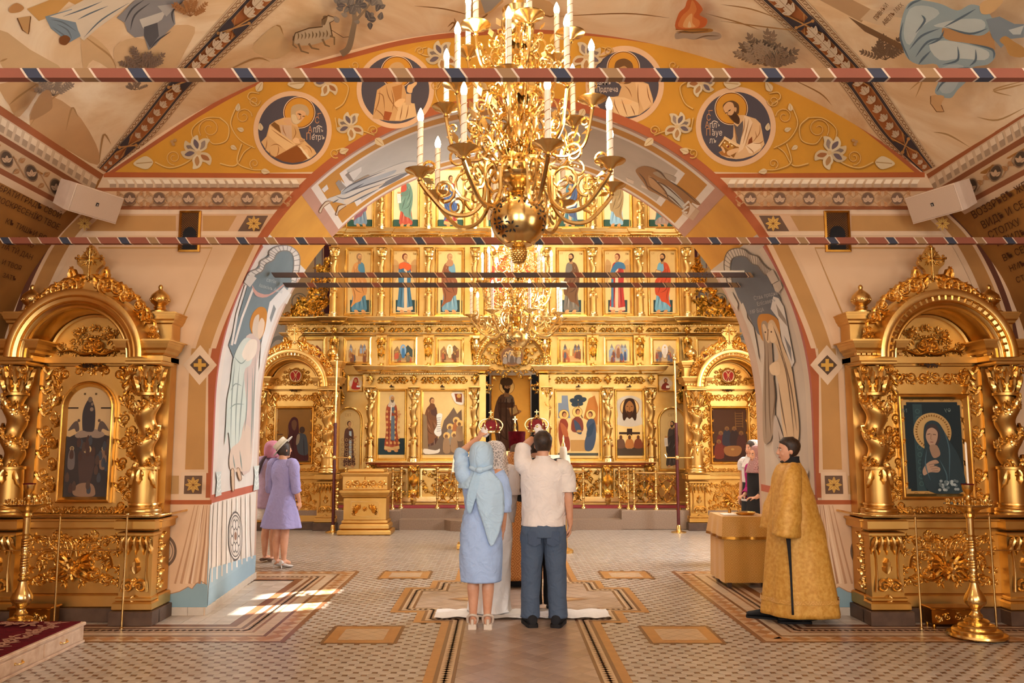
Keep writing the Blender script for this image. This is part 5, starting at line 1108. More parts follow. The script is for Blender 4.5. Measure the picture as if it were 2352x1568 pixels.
        c.rect(-.19, 1.2, -.1, 2.04, '2f4448'); [c.ring(-.145, 1.27+i*.07, .017, .023, '44605f', 12) for i in range(11)]
        c.ell(-.01, 1.77, .185, .185, 'c9a56a', 44, gold=True)
        for i in range(40): a = i*2*pi/40; c.poly([(-.01+.15*cos(a-.06), 1.77+.15*sin(a-.06)), (-.01+.175*cos(a), 1.77+.175*sin(a)), (-.01+.15*cos(a+.06), 1.77+.15*sin(a+.06))], '7a5220')
        c.sp(V(-.1, 1.74, -.08, 1.84, -.02, 1.88, .05, 1.86, .1, 1.78, .15, 1.68, .24, 1.5, .26, 1.2, -.08, 1.2, -.14, 1.45, -.1, 1.6), '2a3a40'); c.sp(V(-.085, 1.72, -.07, 1.82, -.01, 1.85, .04, 1.82, .06, 1.72, .03, 1.64, .0, 1.6, -.05, 1.63), '3c3434')
        c.sp(V(-.08, 1.72, -.06, 1.79, -.01, 1.81, .035, 1.77, .03, 1.7, 0, 1.64, -.03, 1.625, -.06, 1.66), 'b08d74', 5); c.line(V(-.065, 1.745, -.035, 1.752), .007, '4a342a'); c.line(V(-.01, 1.745, .02, 1.742), .007, '4a342a'); c.line(V(-.025, 1.75, -.035, 1.70, -.02, 1.695), .005, '7d5c48'); c.line(V(-.04, 1.672, -.01, 1.67), .007, '7d4a40')
        c.sp(V(-.05, 1.63, .02, 1.64, .05, 1.55, -.02, 1.52), '9a7a62'); c.sp(V(-.13, 1.4, -.08, 1.47, .0, 1.5, .03, 1.47, -.02, 1.45, .04, 1.42, .02, 1.38, -.06, 1.38, -.12, 1.35), 'a98870', 5)
        for i in range(4): c.line(V(-.07+i*.01, 1.45-i*.02, .02, 1.47-i*.025), .004, '6f5444')
        for a in (V(.1, 1.78, .14, 1.6, .12, 1.3), V(.04, 1.5, .1, 1.35, .08, 1.22), V(-.08, 1.6, -.1, 1.45, -.06, 1.3)): fold(c, a, .012, '47616a')
        r = random.Random(3)
        for i in range(26): c.ell(.1+r.uniform(-.09, .1), 1.25+r.uniform(-.04, .05), .016, .014, r.choice(['8c989a', 'a5afae', '5f6d70']), 8)
        c.text('МР', -.25, 1.96, -.05, '6a7a78'); c.text('ѲУ', .18, 1.96, -.05, '6a7a78')
    c.build('icon_painting', fr)
    # entablature, hood arch and its carving
    b = MB(); b.mat(GM)
    b.box(-.8, .8, -.2, 0, 2.44, 2.5)
    for s in (-1, 1):
        x0, x1 = (s*.44, s*.8) if s > 0 else (s*.8, s*.44)
        b.box(x0, x1, -.4, 0, 2.44, 2.5, bev=.006); cornice(b, x0, x1, 2.5, 2.64, -.4, .1); b.box(x0-.08, x1+.08, -.48, 0, 2.638, 2.645)
        b.box(s*.64-.16, s*.64+.16, -.22, 0, 2.64, 2.86, bev=.008); cornice(b, s*.64-.16, s*.64+.16, 2.82, 2.93, -.22, .06); b.box(s*.64-.2, s*.64+.2, -.27, 0, 2.925, 2.94)
    b.build('entablature', None, K_)
    if not arched:
        b = MB(); b.mat(G)
        for s in (-1, 1):
            for i in range(9): b.box(s*.62-.2+i*.05-.018, s*.62-.2+i*.05+.018, -.435, -.38, 2.49, 2.525, bev=.003)
        for i in range(27): a = pi*(i+.5)/27; b.tube([(.515*cos(a), -.52, 2.5+.515*sin(a)), (.555*cos(a), -.52, 2.5+.555*sin(a))], .012, 4)
        tag(b.build('dentil', None, K_), kind='stuff')
    b = MB(); b.mat(G); ar = [(x, 0, z) for x, z in arc(0, 2.47, .46, 0, 180, 40)]; b.smooth = True
    hp = [(0, .1), (0, .44), (.015, .46), (.03, .455), (.035, .48), (.06, .495), (.075, .485), (.08, .51), (.11, .52), (.125, .51), (.13, .53), (.165, .54), (.19, .53), (.19, .45), (.2, .1)]
    rs = []
    for x, _, z in ar:
        k = math.hypot(x, z-2.47); rs.append([(x*(.46+o)/.46, -f, 2.47+(z-2.47)*(.46+o)/.46) for o, f in hp])
    b.loft(rs, (False, False), False, None, True)
    b.add(rs[0], [tuple(range(len(hp)))], None, False); b.add(rs[-1], [tuple(range(len(hp)-1, -1, -1))], None, False); b.build('hood', None, K_)
    b = MB(); b.mat(GM); b.add([(0, -.1, 2.44)]+[(x*.99, -.1, z) for x, _, z in ar], [(0, i+1, i+2) for i in range(40)], None, False)
    b.sweep([(x*.9, -.1, 2.5+(z-2.47)*.88) for x, _, z in ar], [(-.0, 0), (0, .03), (.02, .04), (.03, .02), (.04, 0)]); b.box(-.42, .42, -.14, -.1, 2.47, 2.5, bev=.006); b.build('tympanum', None, K_)
    R = Rel(G); R.mp = lambda u, v, h: (u, -.11-h, v)
    R.fill(lambda u, v, q: math.hypot(u/.36, (v-2.52)/.3) < 1-q*1.2 and v > 2.53+q*.3, -.36, .36, 2.52, 2.84, .042, 7)
    R.z = .03
    if pic:
        b = MB(); b.mat('gold'); b.lathe([(.02, 0), (.135, .0), (.135, .05), (.12, .06), (.11, .045), (.02, .045)], (0, -.11, 2.68), 24, ax='y'); md = b.build('medallion', None, K_)
        c = Cv(lambda u, v, h: (u, -.16-h, v), .0003, .001); c.ell(0, 2.68, .108, .108, 'd6b07a', 24)
        for q in (-1, 1): c.sp([(q*.01, 2.68), (q*.05, 2.75), (q*.09, 2.71), (q*.075, 2.64), (q*.05, 2.6), (q*.03, 2.63)], 'a3281c', 3); c.sp([(0, 2.7), (q*.02, 2.74), (q*.045, 2.775), (q*.02, 2.77), (0, 2.75)], 'a3281c', 3); c.sp([(0, 2.66), (q*.03, 2.62), (q*.035, 2.585), (q*.01, 2.6)], '8a2016', 3)
        c.ell(0, 2.69, .022, .026, 'd8a060', 14); c.build('medallion_painting', md)
    for s in (() if pic else (-1, 1)): R.scroll(s*.06, 2.62, .06, pi/2, 1.5, s, .016, 2); R.scroll(s*.16, 2.73, .045, 0, 1.4, -s, .012, 2); R.tube(spline([(0, 2.55), (s*.1, 2.53), (s*.22, 2.57), (s*.33, 2.55)], 5), .02, .01); R.leaf(s*.3, 2.57, pi/2-s*.9, .1, .03, .03)
    R.flower(0, 2.58, .065, 8); R.leaf(0, 2.5, -pi/2, .1, .05, .05); R.leaf(-.03, 2.49, -pi/2-.8, .1, .04, .04); R.leaf(.03, 2.49, -pi/2+.8, .1, .04, .04); R.flower(0, 2.8, .04, 6); R.build('tympanum_carving', K_)
    b = MB(); b.mat(G); r_ = random.Random(3)
    for i in range(9): x = -.03+.05*sin(i*1.7); b.tube([(x, -.19, 2.43), (x+.03, -.21, 2.415), (x+.02, -.2, 2.395)], .006, 5)
    b.mats = ['dark_iron']; b.build('lamp_hook', None, K_)
    for s in (-1, 1):
        R = Rel(G); R.mp = lambda u, v, h: (s*u, -.30-h, v)      # crest climbing the hood to the cross
        P = [(.64*cos(radians(a))+.02, 2.49+.64*sin(radians(a))) for a in (10, 22, 34, 46, 58, 68, 77)]
        for i, (x, z) in enumerate(P):
            k = .045+.008*i; a = atan2(z-2.47, x); x += k*.8*cos(a); z += k*.8*sin(a)
            R.scroll(x, z, k, a+pi, 1.5, 1 if i % 2 else -1, k*.26, 2); R.leaf(x, z, a+.5, k*2.0, k*.45, k*.5, .7); R.leaf(x-.02, z, a-.7, k*1.7, k*.4, k*.45, -.6); R.leaf(x, z, a-pi/2+.2, k*1.7, k*.35, k*.4, .3)
        R.scroll(.15, 3.22, .055, 0, 1.5, 1, .014, 2); R.leaf(.12, 3.22, pi/2+.1, .17, .035, .04, -.5); R.leaf(.17, 3.25, pi/2-.6, .13, .03, .04, .7); R.leaf(.1, 3.2, pi/2+.9, .1, .03, .04, -.5)
        R.build('crest', K_)
    b = MB(); b.mat(GM); pl = spline([(-.5, 2.95), (-.28, 3.1), (-.1, 3.2), (-.06, 3.33), (-.13, 3.42), (-.06, 3.52), (0, 3.6), (.06, 3.52), (.13, 3.42), (.06, 3.33), (.1, 3.2), (.28, 3.1), (.5, 2.95)], 4)
    pl += [(x, z) for x, z in arc(0, 2.47, .64, 45, 135, 12)]
    n = len(pl); b.add([(x, -.30, z) for x, z in pl]+[(x, -.25, z) for x, z in pl], [tuple(range(n)), tuple(range(2*n-1, n-1, -1))]+[(i, n+i, n+(i+1) % n, (i+1) % n) for i in range(n)], None, False); b.build('crest_board', None, K_)
    R = Rel('brass'); R.mp = lambda u, v, h: (u, -.305-h, v); leafy_cross(R, 0, 3.46, .2); R.build('cross', K_)
    for s in (-1, 1):
        b = MB(); b.mat(G); b.lathe([(.11, 2.94), (.11, 2.955), (.07, 2.97), (.055, 2.985), (.06, 3.0), (.05, 3.015), (.085, 3.045), (.095, 3.08), (.085, 3.12), (.05, 3.155), (.022, 3.175), (.018, 3.185), (.024, 3.2), (.018, 3.22), (.004, 3.23)], (s*.64, -.14, 0), 18)
        f = b.build('finial', None, K_)
        R = Rel(G)
        for i in range(10):
            a = 2*pi*i/10; R.mp = lambda u, v, h, a=a: (s*.64+(.09+h)*cos(a+u/.09), -.14+(.09+h)*sin(a+u/.09), 3.07+v); R.scroll(0, 0, .02, 0, 1.3, 1, .005, 0)
        R.build('finial_carving', f)
    return K_
kcol = twist_column(.985, 1.43, 2.13, 2.44, .118, 'gold')
kiot('icon_case', 'tall gilded icon case with an arched dark icon, left of the arch', -4.22, True)
kiot('icon_case', 'tall gilded icon case with a square-topped veiled woman icon, right of the arch', 4.04, False)
# ---------------------------------------------------------------- the altar screen
def saint(c, x, y, h, sx=1, robe='4a6a7a', mant='c08a4a', skin='c4905c', hair='4a2a14', beard=0, wings=0, hood=None, hem=None, item=None, halo='b98a44', stole=None):
    c.tr(x, y, h, sx); D = lambda col, t=.35: mixc(col, '1a0f08', t); L = lambda col, t=.3: mixc(col, 'fff2dc', t)
    if halo == 'full': c.ell(.005, .07, .085, .085, '8a5a20', 24); c.ell(.005, .07, .08, .08, 'e0b060', 24, gold=True)
    elif halo: c.ell(.005, .07, .088, .088, halo, 24); c.ell(.005, .07, .084, .084, 'dcb878', 24, gold=True)
    if wings:
        for s in (-1, 1): c.sp([(s*.1, .2), (s*.14, .12), (s*.19, .12), (s*.205, .3), (s*.18, .52), (s*.14, .4)], 'b98f58', 4); [c.line([(s*(.12+.02*i), .2), (s*(.14+.016*i), .44-.03*i)], .006, '8a6130') for i in range(4)]
    c.poly(spline([(-.08, .18), (0, .15), (.08, .19), (.10, .4), (.09, .6), (.13, .93), (.05, .965), (-.04, .95), (-.13, .95), (-.10, .6), (-.11, .35)], 3, True), robe)
    for a in (((-.05, .5), (-.06, .7), (-.08, .93)), ((0, .5), (.01, .75), (0, .94)), ((.05, .5), (.06, .75), (.09, .92))): c.line(list(a), .012, D(robe), k=3, taper=True)
    for a in (((-.03, .55), (-.03, .75), (-.04, .92)), ((.03, .55), (.04, .75), (.05, .93))): c.line(list(a), .014, L(robe), k=3, taper=True)
    if hem: c.poly([(-.128, .89), (.0, .915), (.128, .885), (.135, .94), (.05, .97), (-.05, .965), (-.135, .95)], hem); c.rect(-.015, .2, .035, .92, hem) if stole is None else None
    if mant:
        c.poly(spline([(-.01, .155), (-.085, .185), (-.135, .35), (-.13, .55), (-.10, .75), (-.14, .9), (-.06, .83), (.02, .8), (.06, .72), (.12, .68), (.13, .5), (.10, .42), (.02, .38), (-.02, .26)], 3, True), mant)
        for a in (((-.09, .22), (-.07, .4), (-.02, .5)), ((-.12, .4), (-.06, .6), (.04, .66)), ((-.11, .55), (-.07, .7), (-.08, .82)), ((0, .42), (.04, .55), (.08, .68)), ((-.02, .2), (-.05, .32), (0, .38))): c.line(list(a), .013, D(mant, .4), k=3, taper=True)
        for a in (((-.06, .22), (-.04, .36)), ((-.08, .46), (-.02, .58)), ((.04, .44), (.09, .56))): c.line(list(a), .012, L(mant), taper=True, k=2)
    if stole: c.poly([(.0, .22), (.05, .22), (.055, .8), (-.005, .8)], stole)
    c.poly(spline([(-.06, .26), (.02, .32), (.1, .34), (.12, .375), (.03, .41), (-.05, .38)], 3, True), D(mant or robe, .12)); c.sp([(.09, .335), (.14, .325), (.165, .34), (.13, .37), (.1, .37)], skin, 3)
    if item == 'book': c.poly([(.02, .3), (.11, .27), (.14, .36), (.05, .4)], '9a5a2a'); c.poly([(.03, .305), (.105, .28), (.128, .352), (.053, .385)], 'd8b070')
    if item == 'scroll': c.poly([(.1, .36), (.17, .37), (.16, .55), (.09, .54)], 'ece2cf'); [c.line([(.11, .4+i*.03), (.155, .405+i*.03)], .005, '8a8078') for i in range(4)]
    if item == 'cloth': c.poly([(-.02, .3), (.02, .3), (.05, .55), (-.01, .55)], 'c3cdd0')
    c.poly([(-.02, .12), (.03, .12), (.03, .18), (-.025, .18)], D(skin, .2))
    c.ell(0, .06, .046, .058, hood or hair, 16); c.ell(.012, .072, .034, .047, skin, 16)
    if hood: c.sp([(-.05, .06), (-.03, .11), (-.07, .2), (.02, .22), (.06, .18), (.045, .12), (.03, .115), (-.02, .1)], hood, 3)
    c.line([(-.004, .066), (.012, .064)], .007, '3a2110'); c.line([(.022, .064), (.036, .067)], .007, '3a2110'); c.line([(.018, .07), (.024, .088), (.016, .09)], .005, '7d5226')
    if beard: c.sp([(-.018, .085), (.012, .095), (.04, .085), (.03, .13), (.012, .15*beard+.13*(1-beard)), (-.012, .125)], hair, 3)
    else: c.line([(.006, .1), (.024, .1)], .005, '8a4a34')
    for fx in (-.06, .06): c.sp([(fx-.02, .945), (fx+.02, .945), (fx+.05, .985), (fx+.01, 1.0), (fx-.02, .98)], skin, 3)
    c.no()
def crowd(c, x0, y0, x1, y1, seed, cols, hills=('8a6a44', '6d5030'), build=None, centre=None):
    # a small festal scene: rocks or buildings, a throng with haloes, one central figure
    r = random.Random(seed); W, H = x1-x0, y1-y0; P = lambda u, v: (x0+W*u, y0+H*v)
    c.poly([P(0, .45), P(.2, .2), P(.32, .45), P(.4, .3), P(.4, 1), P(0, 1)], hills[0]); c.poly([P(.55, .4), P(.75, .15), P(1, .4), P(1, 1), P(.5, 1)], hills[1]); c.poly([P(0, .8), P(.4, .72), P(1, .8), P(1, 1), P(0, 1)], mixc(hills[0], 'd0a870', .4))
    if build:
        for u in (.08, .62, .8): c.rect(*P(u, .18+r.random()*.15), *P(u+.14, .6), build); c.poly([P(u-.01, .3), P(u+.07, .08), P(u+.15, .3)], mixc(build, '402010', .3))
    for i in range(11):
        u = r.choice((r.uniform(.06, .36), r.uniform(.64, .94))); v = .42+.4*r.random(); h = .34; col = r.choice(cols)
        c.sp([P(u-.05, v+.1), P(u, v+.04), P(u+.05, v+.1), P(u+.065, v+h), P(u-.065, v+h)], col, 3); c.line([P(u, v+.12), P(u+.01, v+h)], W*.012, mixc(col, '1a0f08', .4)); c.ell(*P(u, v), W*.04, W*.04, 'd8aa58', 12, gold=True); c.ell(*P(u, v+.01), W*.022, W*.026, '7d5230', 10)
    if centre:
        c.ell(*P(.5, .42), W*.17, H*.3, mixc(centre, 'ffffff', .35), 20); c.sp([P(.43, .4), P(.5, .3), P(.57, .4), P(.58, .8), P(.42, .8)], centre, 3); c.ell(*P(.5, .27), W*.05, W*.05, 'e6bc6a', 14, gold=True); c.ell(*P(.5, .275), W*.026, W*.03, '8a5a34', 10)
YI = 17.2
def PI_(dy=0): return lambda u, v, h: at(u, v, YI+dy-h)
def icon(x0, y0, x1, y1, lab, group, fw=7, dy=.045, bg=('d9b878', True), arch=False, mat='gold_pale'):
    """gilded frame and painted board, bounds are those of the frame in picture measure on the screen's plane"""
    p0 = at(x0, y1, YI+dy); p1 = at(x1, y0, YI+dy); cx, cz = (p0.x+p1.x)/2, p0.z
    o = empty('icon', (cx, YI+dy, cz)); tag(o, lab, 'icon', group)
    b = MB(); b.mat(mat); W, H = (p1.x-p0.x)/2, p1.z-p0.z; f = fw*.0093
    if arch: path = [(-W, 0, 0), (-W, 0, H-W)]+[(x, 0, z) for x, z in arc(0, H-W, W, 180, 0, 16)][1:-1]+[(W, 0, H-W), (W, 0, 0)]
    else: path = [(-W, 0, 0), (-W, 0, H), (W, 0, H), (W, 0, 0)]
    b.sweep(path[::-1], [(0, 0), (-.0, .05), (-f*.3, .065), (-f*.45, .045), (-f*.6, .05), (-f, .012), (-f, 0)], closed=True); b.build('frame', None, o)
    inv = o.location.copy(); c = Cv(lambda u, v, h: at(u, v, YI+dy-h)-inv, .0003, .006)
    i = fw*.8; c.bounds = (x0+i, y0+i, x1-i, y1-i); q = [(x0+i, y1-i), (x1-i, y1-i)]
    if arch: r = (x1-x0)/2-i; q = [(x0+i, y1-i), (x1-i, y1-i)]+[(x, 2*(y0+i+r)-z) for x, z in arc((x0+x1)/2, y0+i+r, r, 0, 180, 14)]
    else: q += [(x1-i, y0+i), (x0+i, y0+i)]
    c.poly(q, bg[0], bg[1]); c.done = lambda: (c.build('painting', o), o)[1]; return c
IS = empty('altar_screen', at(1173, 1152, YI)*1); IS.location = (0, YI, .4); tag(IS, 'towering carved gilded altar screen with rows of icons behind the steps', 'altar screen')
INV = Vector((0, YI, .4))
def part(b, name, mat=None, par=None): o = b.build(name, mat, par or IS); o.location = -INV if par is None else o.location; return o
def bxp(b, x0, y0, x1, y1, ya, yb, bev=0): p = at(x0, y1, ya); q_ = at(x1, y0, ya); b.box(p.x, q_.x, ya, yb, p.z, q_.z, bev=bev)
G, GM = 'gold_pale', 'gold_pale_matt'
b = MB(); b.mat(GM)
bxp(b, 648, 735, 1113, 1152, 17.25, 17.4); bxp(b, 1245, 735, 1698, 1152, 17.25, 17.4); bxp(b, 760, 400, 1586, 735, 17.25, 17.4); bxp(b, 1100, 735, 1250, 850, 17.3, 17.4); bxp(b, 900, 300, 1446, 400, 17.25, 17.4)
part(b, 'screen_wall')
COLX = [(767, 1), (876, 1), (984, 1), (1091, 1)]; COLX += [(2346-x, -1) for x, _ in COLX]
# plain uprights behind the columns, and ledges
b = MB(); b.mat(GM)
for x, s in COLX:
    bxp(b, x-11, 400, x+11, 735, 17.18, 17.26)
    if x not in (767, 2346-767): bxp(b, x-13, 770, x+13, 845, 17.16, 17.26)
for x in (850, 950, 1090): 
    for X_ in (x, 2346-x): bxp(b, X_-10, 886, X_+10, 1062, 17.16, 17.26)
part(b, 'pilaster')
def ledge(y0, y1, xa, xb, out, breaks, yb=17.2, nm='cornice', par=None):
    b = MB(); b.mat(G); z0, z1 = at(xa, y1, yb).z, at(xa, y0, yb).z
    cornice(b, at(xa, y0, yb).x, at(xb, y0, yb).x, z0, z1, yb, out)
    for x in breaks: cornice(b, at(x-19, y0, yb).x, at(x+19, y0, yb).x, z0, z1+.004, yb-.07, out)
    return part(b, nm)
ledge(730, 746, 645, 1701, .16, [x for x, _ in COLX]); ledge(528, 542, 757, 1589, .14, [x for x, _ in COLX])
ledge(841, 859, 860, 1108, .16, [850, 950, 1090]); ledge(841, 859, 1238, 1486, .16, [2346-850, 2346-950, 2346-1090])
ledge(1060, 1074, 852, 1112, .12, [950, 1090], nm='ledge'); ledge(1060, 1074, 1234, 1494, .12, [2346-950, 2346-1090], nm='ledge')
ledge(764, 771, 648, 1100, .06, []); ledge(764, 771, 1246, 1698, .06, [])
for y in (543, 747, 858):                   # pearl rows under the cornices
    b = MB(); b.mat(G); xa, xb = (770, 1576) if y == 543 else ((660, 1686) if y == 747 else (846, 1100)); p0, p1 = at(xa, y, 17.1), at(xb, y, 17.1); n = int((p1.x-p0.x)/.035)
    for i in range(n): b.ball((p0.x+(p1.x-p0.x)*i/n, 17.1, p0.z), .014, 5, 3)
    tag(part(b, 'pearl_row'), kind='stuff')
def frieze(x0, x1, y, r,  nm='frieze_carving', dy=17.22):
    R = Rel(G, lambda u, v, h: (u, dy-h, v), lo=True); p0, p1 = at(x0, y, dy), at(x1, y, dy); R.run(p0.x, p1.x, p0.z, r*.0093); return part(R.b, nm)
for x0, x1 in ((675, 752), (783, 862), (892, 970), (1000, 1078)):
    for m in (0, 1):
        a, c_ = (x0, x1) if m == 0 else (2346-x1, 2346-x0); frieze(a, c_, 757, 9)
        if x0 > 760: frieze(a, c_, 550, 8)
for x0, x1 in ((866, 936), (966, 1072)):
    for m in (0, 1): a, c_ = (x0, x1) if m == 0 else (2346-x1, 2346-x0); frieze(a, c_, 870, 9)
R = Rel(G, lambda u, v, h: (u, 17.12-h, v), lo=True)
for x, _ in COLX: p = at(x, 757, 17.12); R.flower(p.x, p.z, .09); p = at(x, 550, 17.12); R.flower(p.x, p.z, .08)
for x in (850, 950, 1090):
    for X_ in (x, 2346-x): p = at(X_, 870, 17.12); R.flower(p.x, p.z, .09); R.leaf(p.x, p.z-.02, pi/2, .12, .04); R.leaf(p.x, p.z, -pi/2, .12, .04)
tag(part(R.b, 'rosette_carving'), kind='stuff')
Z = lambda y, Y=17.1: at(1173, y, Y).z; XW = lambda x, Y=17.1: at(x, 800, Y).x
def cols(ytop, ybot, ysh, ycap, xs, r, Y=17.08):
    ms = twist_column(0, Z(ysh, Y)-Z(ybot, Y), Z(ycap, Y)-Z(ybot, Y), Z(ytop, Y)-Z(ybot, Y), r, 'gold_pale', True)
    for x, s in xs: put_column(ms, IS, at(x, (ytop+ybot)/2, Y).x, Y-YI, s, Z(ybot, Y)-.4)
cols(568, 729, 672, 588, COLX, .074); cols(412, 528, 492, 430, COLX[1:4]+COLX[5:], .072)
cols(888, 1060, 1010, 915, [(850, 1), (950, 1), (1090, 1), (2346-850, -1), (2346-950, -1), (2346-1090, -1)], .085)
bm = Rel(G, lambda u, v, h: (u, -h, v), lo=True)  # brackets of the feast row
bm.flower(0, .2, .12, 8); bm.leaf(0, .1, -pi/2, .25, .07, .08); bm.scroll(.0, -.08, .07, 0, 1.4, 1, .018, 1); bm.flower(0, -.33, .09, 7); bm.leaf(0, -.36, -pi/2, .13, .05); bm.tube([(-.09, .25), (-.08, .05), (-.06, -.2)], .016); bm.tube([(.09, .25), (.08, .05), (.06, -.2)], .016); bmm = bm.mesh('bracket')
for x, s in COLX: p = at(x, 805, 17.14); link('bracket', bmm, IS, (p.x, p.y-YI, p.z-.4), None, (s, 1, 1))
pm = Rel(G, lambda u, v, h: (u, -h, v), lo=True); pm.flower(0, .28, .1, 7); pm.leaf(0, .2, -pi/2, .3, .09, .1); pm.flower(0, -.2, .12, 8); pm.leaf(0, -.25, -pi/2, .2, .07); pm.tube([(-.1, .33), (-.09, 0), (-.1, -.3)], .02); pm.tube([(.1, .33), (.09, 0), (.1, -.3)], .02); pmm = pm.mesh('pedestal_carving')
for x in (850, 950, 1090):
    for X_ in (x, 2346-x): p = at(X_, 1110, 17.1); link('pedestal_carving', pmm, IS, (p.x, p.y-YI, p.z-.4))
for i, (x0, x1) in enumerate(((868, 934), (968, 1066), (1280, 1378), (1412, 1478))):
    R = Rel(G, lambda u, v, h: (u, 17.2-h, v), lo=True); p0, p1 = at(x0, 1142, 17.2), at(x1, 1080, 17.2); cx = (p0.x+p1.x)/2
    R.mp = lambda u, v, h, cx=cx: (cx+u, 17.2-h, v); R.fill(lambda u, v, q: abs(u) < (p1.x-p0.x)/2-q*.6 and p0.z+q*.6 < v < p1.z-q*.6, 0, (p1.x-p0.x)/2, p0.z, p1.z, .085, 20+i, leaves=2); part(R.b, 'panel_carving')
b = MB(); b.mat(G)
for x0, x1 in ((866, 936), (966, 1070), (1276, 1380), (1410, 1480)):
    p0, p1 = at(x0, 1146, 17.22), at(x1, 1076, 17.22); b.sweep([(p0.x, 17.22, p0.z), (p1.x, 17.22, p0.z), (p1.x, 17.22, p1.z), (p0.x, 17.22, p1.z)], [(0, 0), (0, .03), (-.03, .03), (-.03, 0)], closed=True)
bxp(b, 838, 1140, 1112, 1152, 17.1, 17.26); bxp(b, 1234, 1140, 1508, 1152, 17.1, 17.26)
part(b, 'panel_moulding')
for sx in (-1, 1):                          # leafy wings beside the upper tier
    R = Rel(G, lambda u, v, h: (u, 17.2-h, v), lo=True); r = random.Random(4)
    for i in range(34):
        t = r.random(); x = 756-100*t**1.0*r.random()**.4; y = 724-(150*(1-(756-x)/105)**1.6)*r.random()
        p = at(x if sx < 0 else 2346-x, y, 17.2); R.scroll(p.x, p.z, r.uniform(.07, .12), r.uniform(0, 6), 1.4, r.choice((-1, 1)), .022, 3); R.leaf(p.x, p.z, r.uniform(0, 6.3), .2, .05, .07, .6)
    tag(part(R.b, 'wing_carving'), kind='stuff')
# middle bay above the royal doors: arch, carving and the oval picture
b = MB(); b.mat(G); c0 = at(1176, 838, 17.1); RR = .80
b.sweep([(c0.x+x, 17.1, c0.z+z) for x, z in arc(0, 0, RR, 0, 180, 30)], [(-.14, 0), (-.14, .05), (-.11, .08), (-.08, .05), (-.04, .05), (0, .09), (.02, .05), (.02, 0)]); part(b, 'door_arch')
R = Rel(G, lambda u, v, h: (c0.x+u, 17.04-h, c0.z+v), lo=True)
for i in range(22): a = pi*(i+.5)/22; R.scroll((RR-.06)*cos(a), (RR-.06)*sin(a), .045, a, 1.2, 1, .012, 2)
part(R.b, 'arch_carving')
R = Rel(G, lambda u, v, h: (c0.x+u, 17.1-h, c0.z+v), lo=True)
def door_in(u, v, q): return ((math.hypot(u, v) < .66-q*.4 and v > -.05) or (abs(u) < .78-max(0, -v)*.35 and -.6 < v <= 0 and math.hypot(u/.5, (v+.80)/.60) > 1+q*.3)) and math.hypot(u/.27, (v-.2)/.21) > 1+q
R.fill(door_in, -.78, .78, -.66, .66, .062, 5, leaves=2); 
for i in range(20): a = 2*pi*i/20; R.leaf(.27*cos(a), .2+.21*sin(a), a+.8, .1, .03, .04)
tag(part(R.b, 'door_crest_carving'), kind='stuff')
c = Cv(lambda u, v, h: at(u, v, 17.05-h)-INV, .0003, .003); c.ell(1176, 818, 27, 23, '8a5a24', 28); c.ell(1176, 818, 24, 20, '6d4a30', 28)
for u, v in ((-12, -7), (-4, -10), (4, -10), (12, -7), (-16, 0), (16, 0), (0, -3)): c.ell(1176+u, 818+v, 4, 4, 'd8b070', 10); c.ell(1176+u, 818+v+1, 2.4, 3, '7d5230', 8); c.sp([(1173+u, 821+v), (1179+u, 821+v), (1181+u, 834+v*.4), (1171+u, 834+v*.4)], ('8a7a6a', '5d4a3a')[int(u+v) % 2], 3)
c.build('oval_painting', IS)
b = MB(); b.mat(G)
for s in (-1, 1):
    p = at(1173+s*79, 800, 17.05); b.lathe([(.03, .2), (.05, .17), (.09, .1), (.1, .03), (.06, -.04), (.025, -.08), (.012, -.14), (.004, -.16)], (p.x, 17.05, p.z), 10)
    b.box(p.x-.07, p.x+.07, 17.0, 17.2, p.z+.2, p.z+.26, bev=.01)
tag(part(b, 'pendant'), kind='stuff')
b = MB(); b.mat(GM)
for s in (-1, 1): bxp(b, *((1100, 860, 1116, 1150) if s < 0 else (1240, 860, 1246+14, 1150)), 17.0, 17.24)
part(b, 'door_jamb')
# what shows through the open royal doors: far wall of the sanctuary with a gilded picture and dark drapes
c = icon(1128, 862, 1218, 1150, 'gilded icon of a crowned bearded man behind the open middle doors', 'sanctuary icon', 3, 1.7, ('d99a3a', True))
saint(c, 1163, 873, 210, 1, '7d6a58', '6a4a38', hair='3a2412', beard=.6, hem='8a7460', item='book', halo='full', hood=None); c.rect(1145, 925, 1180, 936, '5a3a28')
for x in (1150, 1163, 1176): c.line([(x, 915), (x, 1010)], 3, '4a3020'); c.line([(x-5, 925), (x+5, 925)], 2.4, '4a3020')
c.sp([(1150, 872), (1163, 866), (1177, 872), (1174, 884), (1152, 884)], '5d4226', 3); c.done()
b = MB(); b.mat('black_cloth'); bxp(b, 1105, 860, 1124, 1150, 18.8, 18.85); bxp(b, 1222, 860, 1245, 1150, 18.8, 18.85); o = tag(b.build('sanctuary_drape'), 'dark drapes hanging behind the open middle doors of the screen', 'drape')
b = MB(); b.mat('gold_pale'); p = at(1183, 1000, 18.2)
b.box(p.x-.35, p.x+.35, 18.0, 18.5, .4, 1.45, bev=.02); b.lathe([(.16, 1.45), (.16, 1.5), (.1, 1.53), (.12, 1.6), (.12, 1.8), (.05, 1.88), (.03, 1.95), (.045, 2.0), (.01, 2.06)], (p.x, 18.2, 0), 12); b.box(p.x-.012, p.x+.012, 18.19, 18.21, 2.05, 2.2); b.box(p.x-.05, p.x+.05, 18.19, 18.21, 2.12, 2.145)
tag(b.build('altar_table'), 'gilded altar table with a domed shrine seen through the middle doors', 'altar')
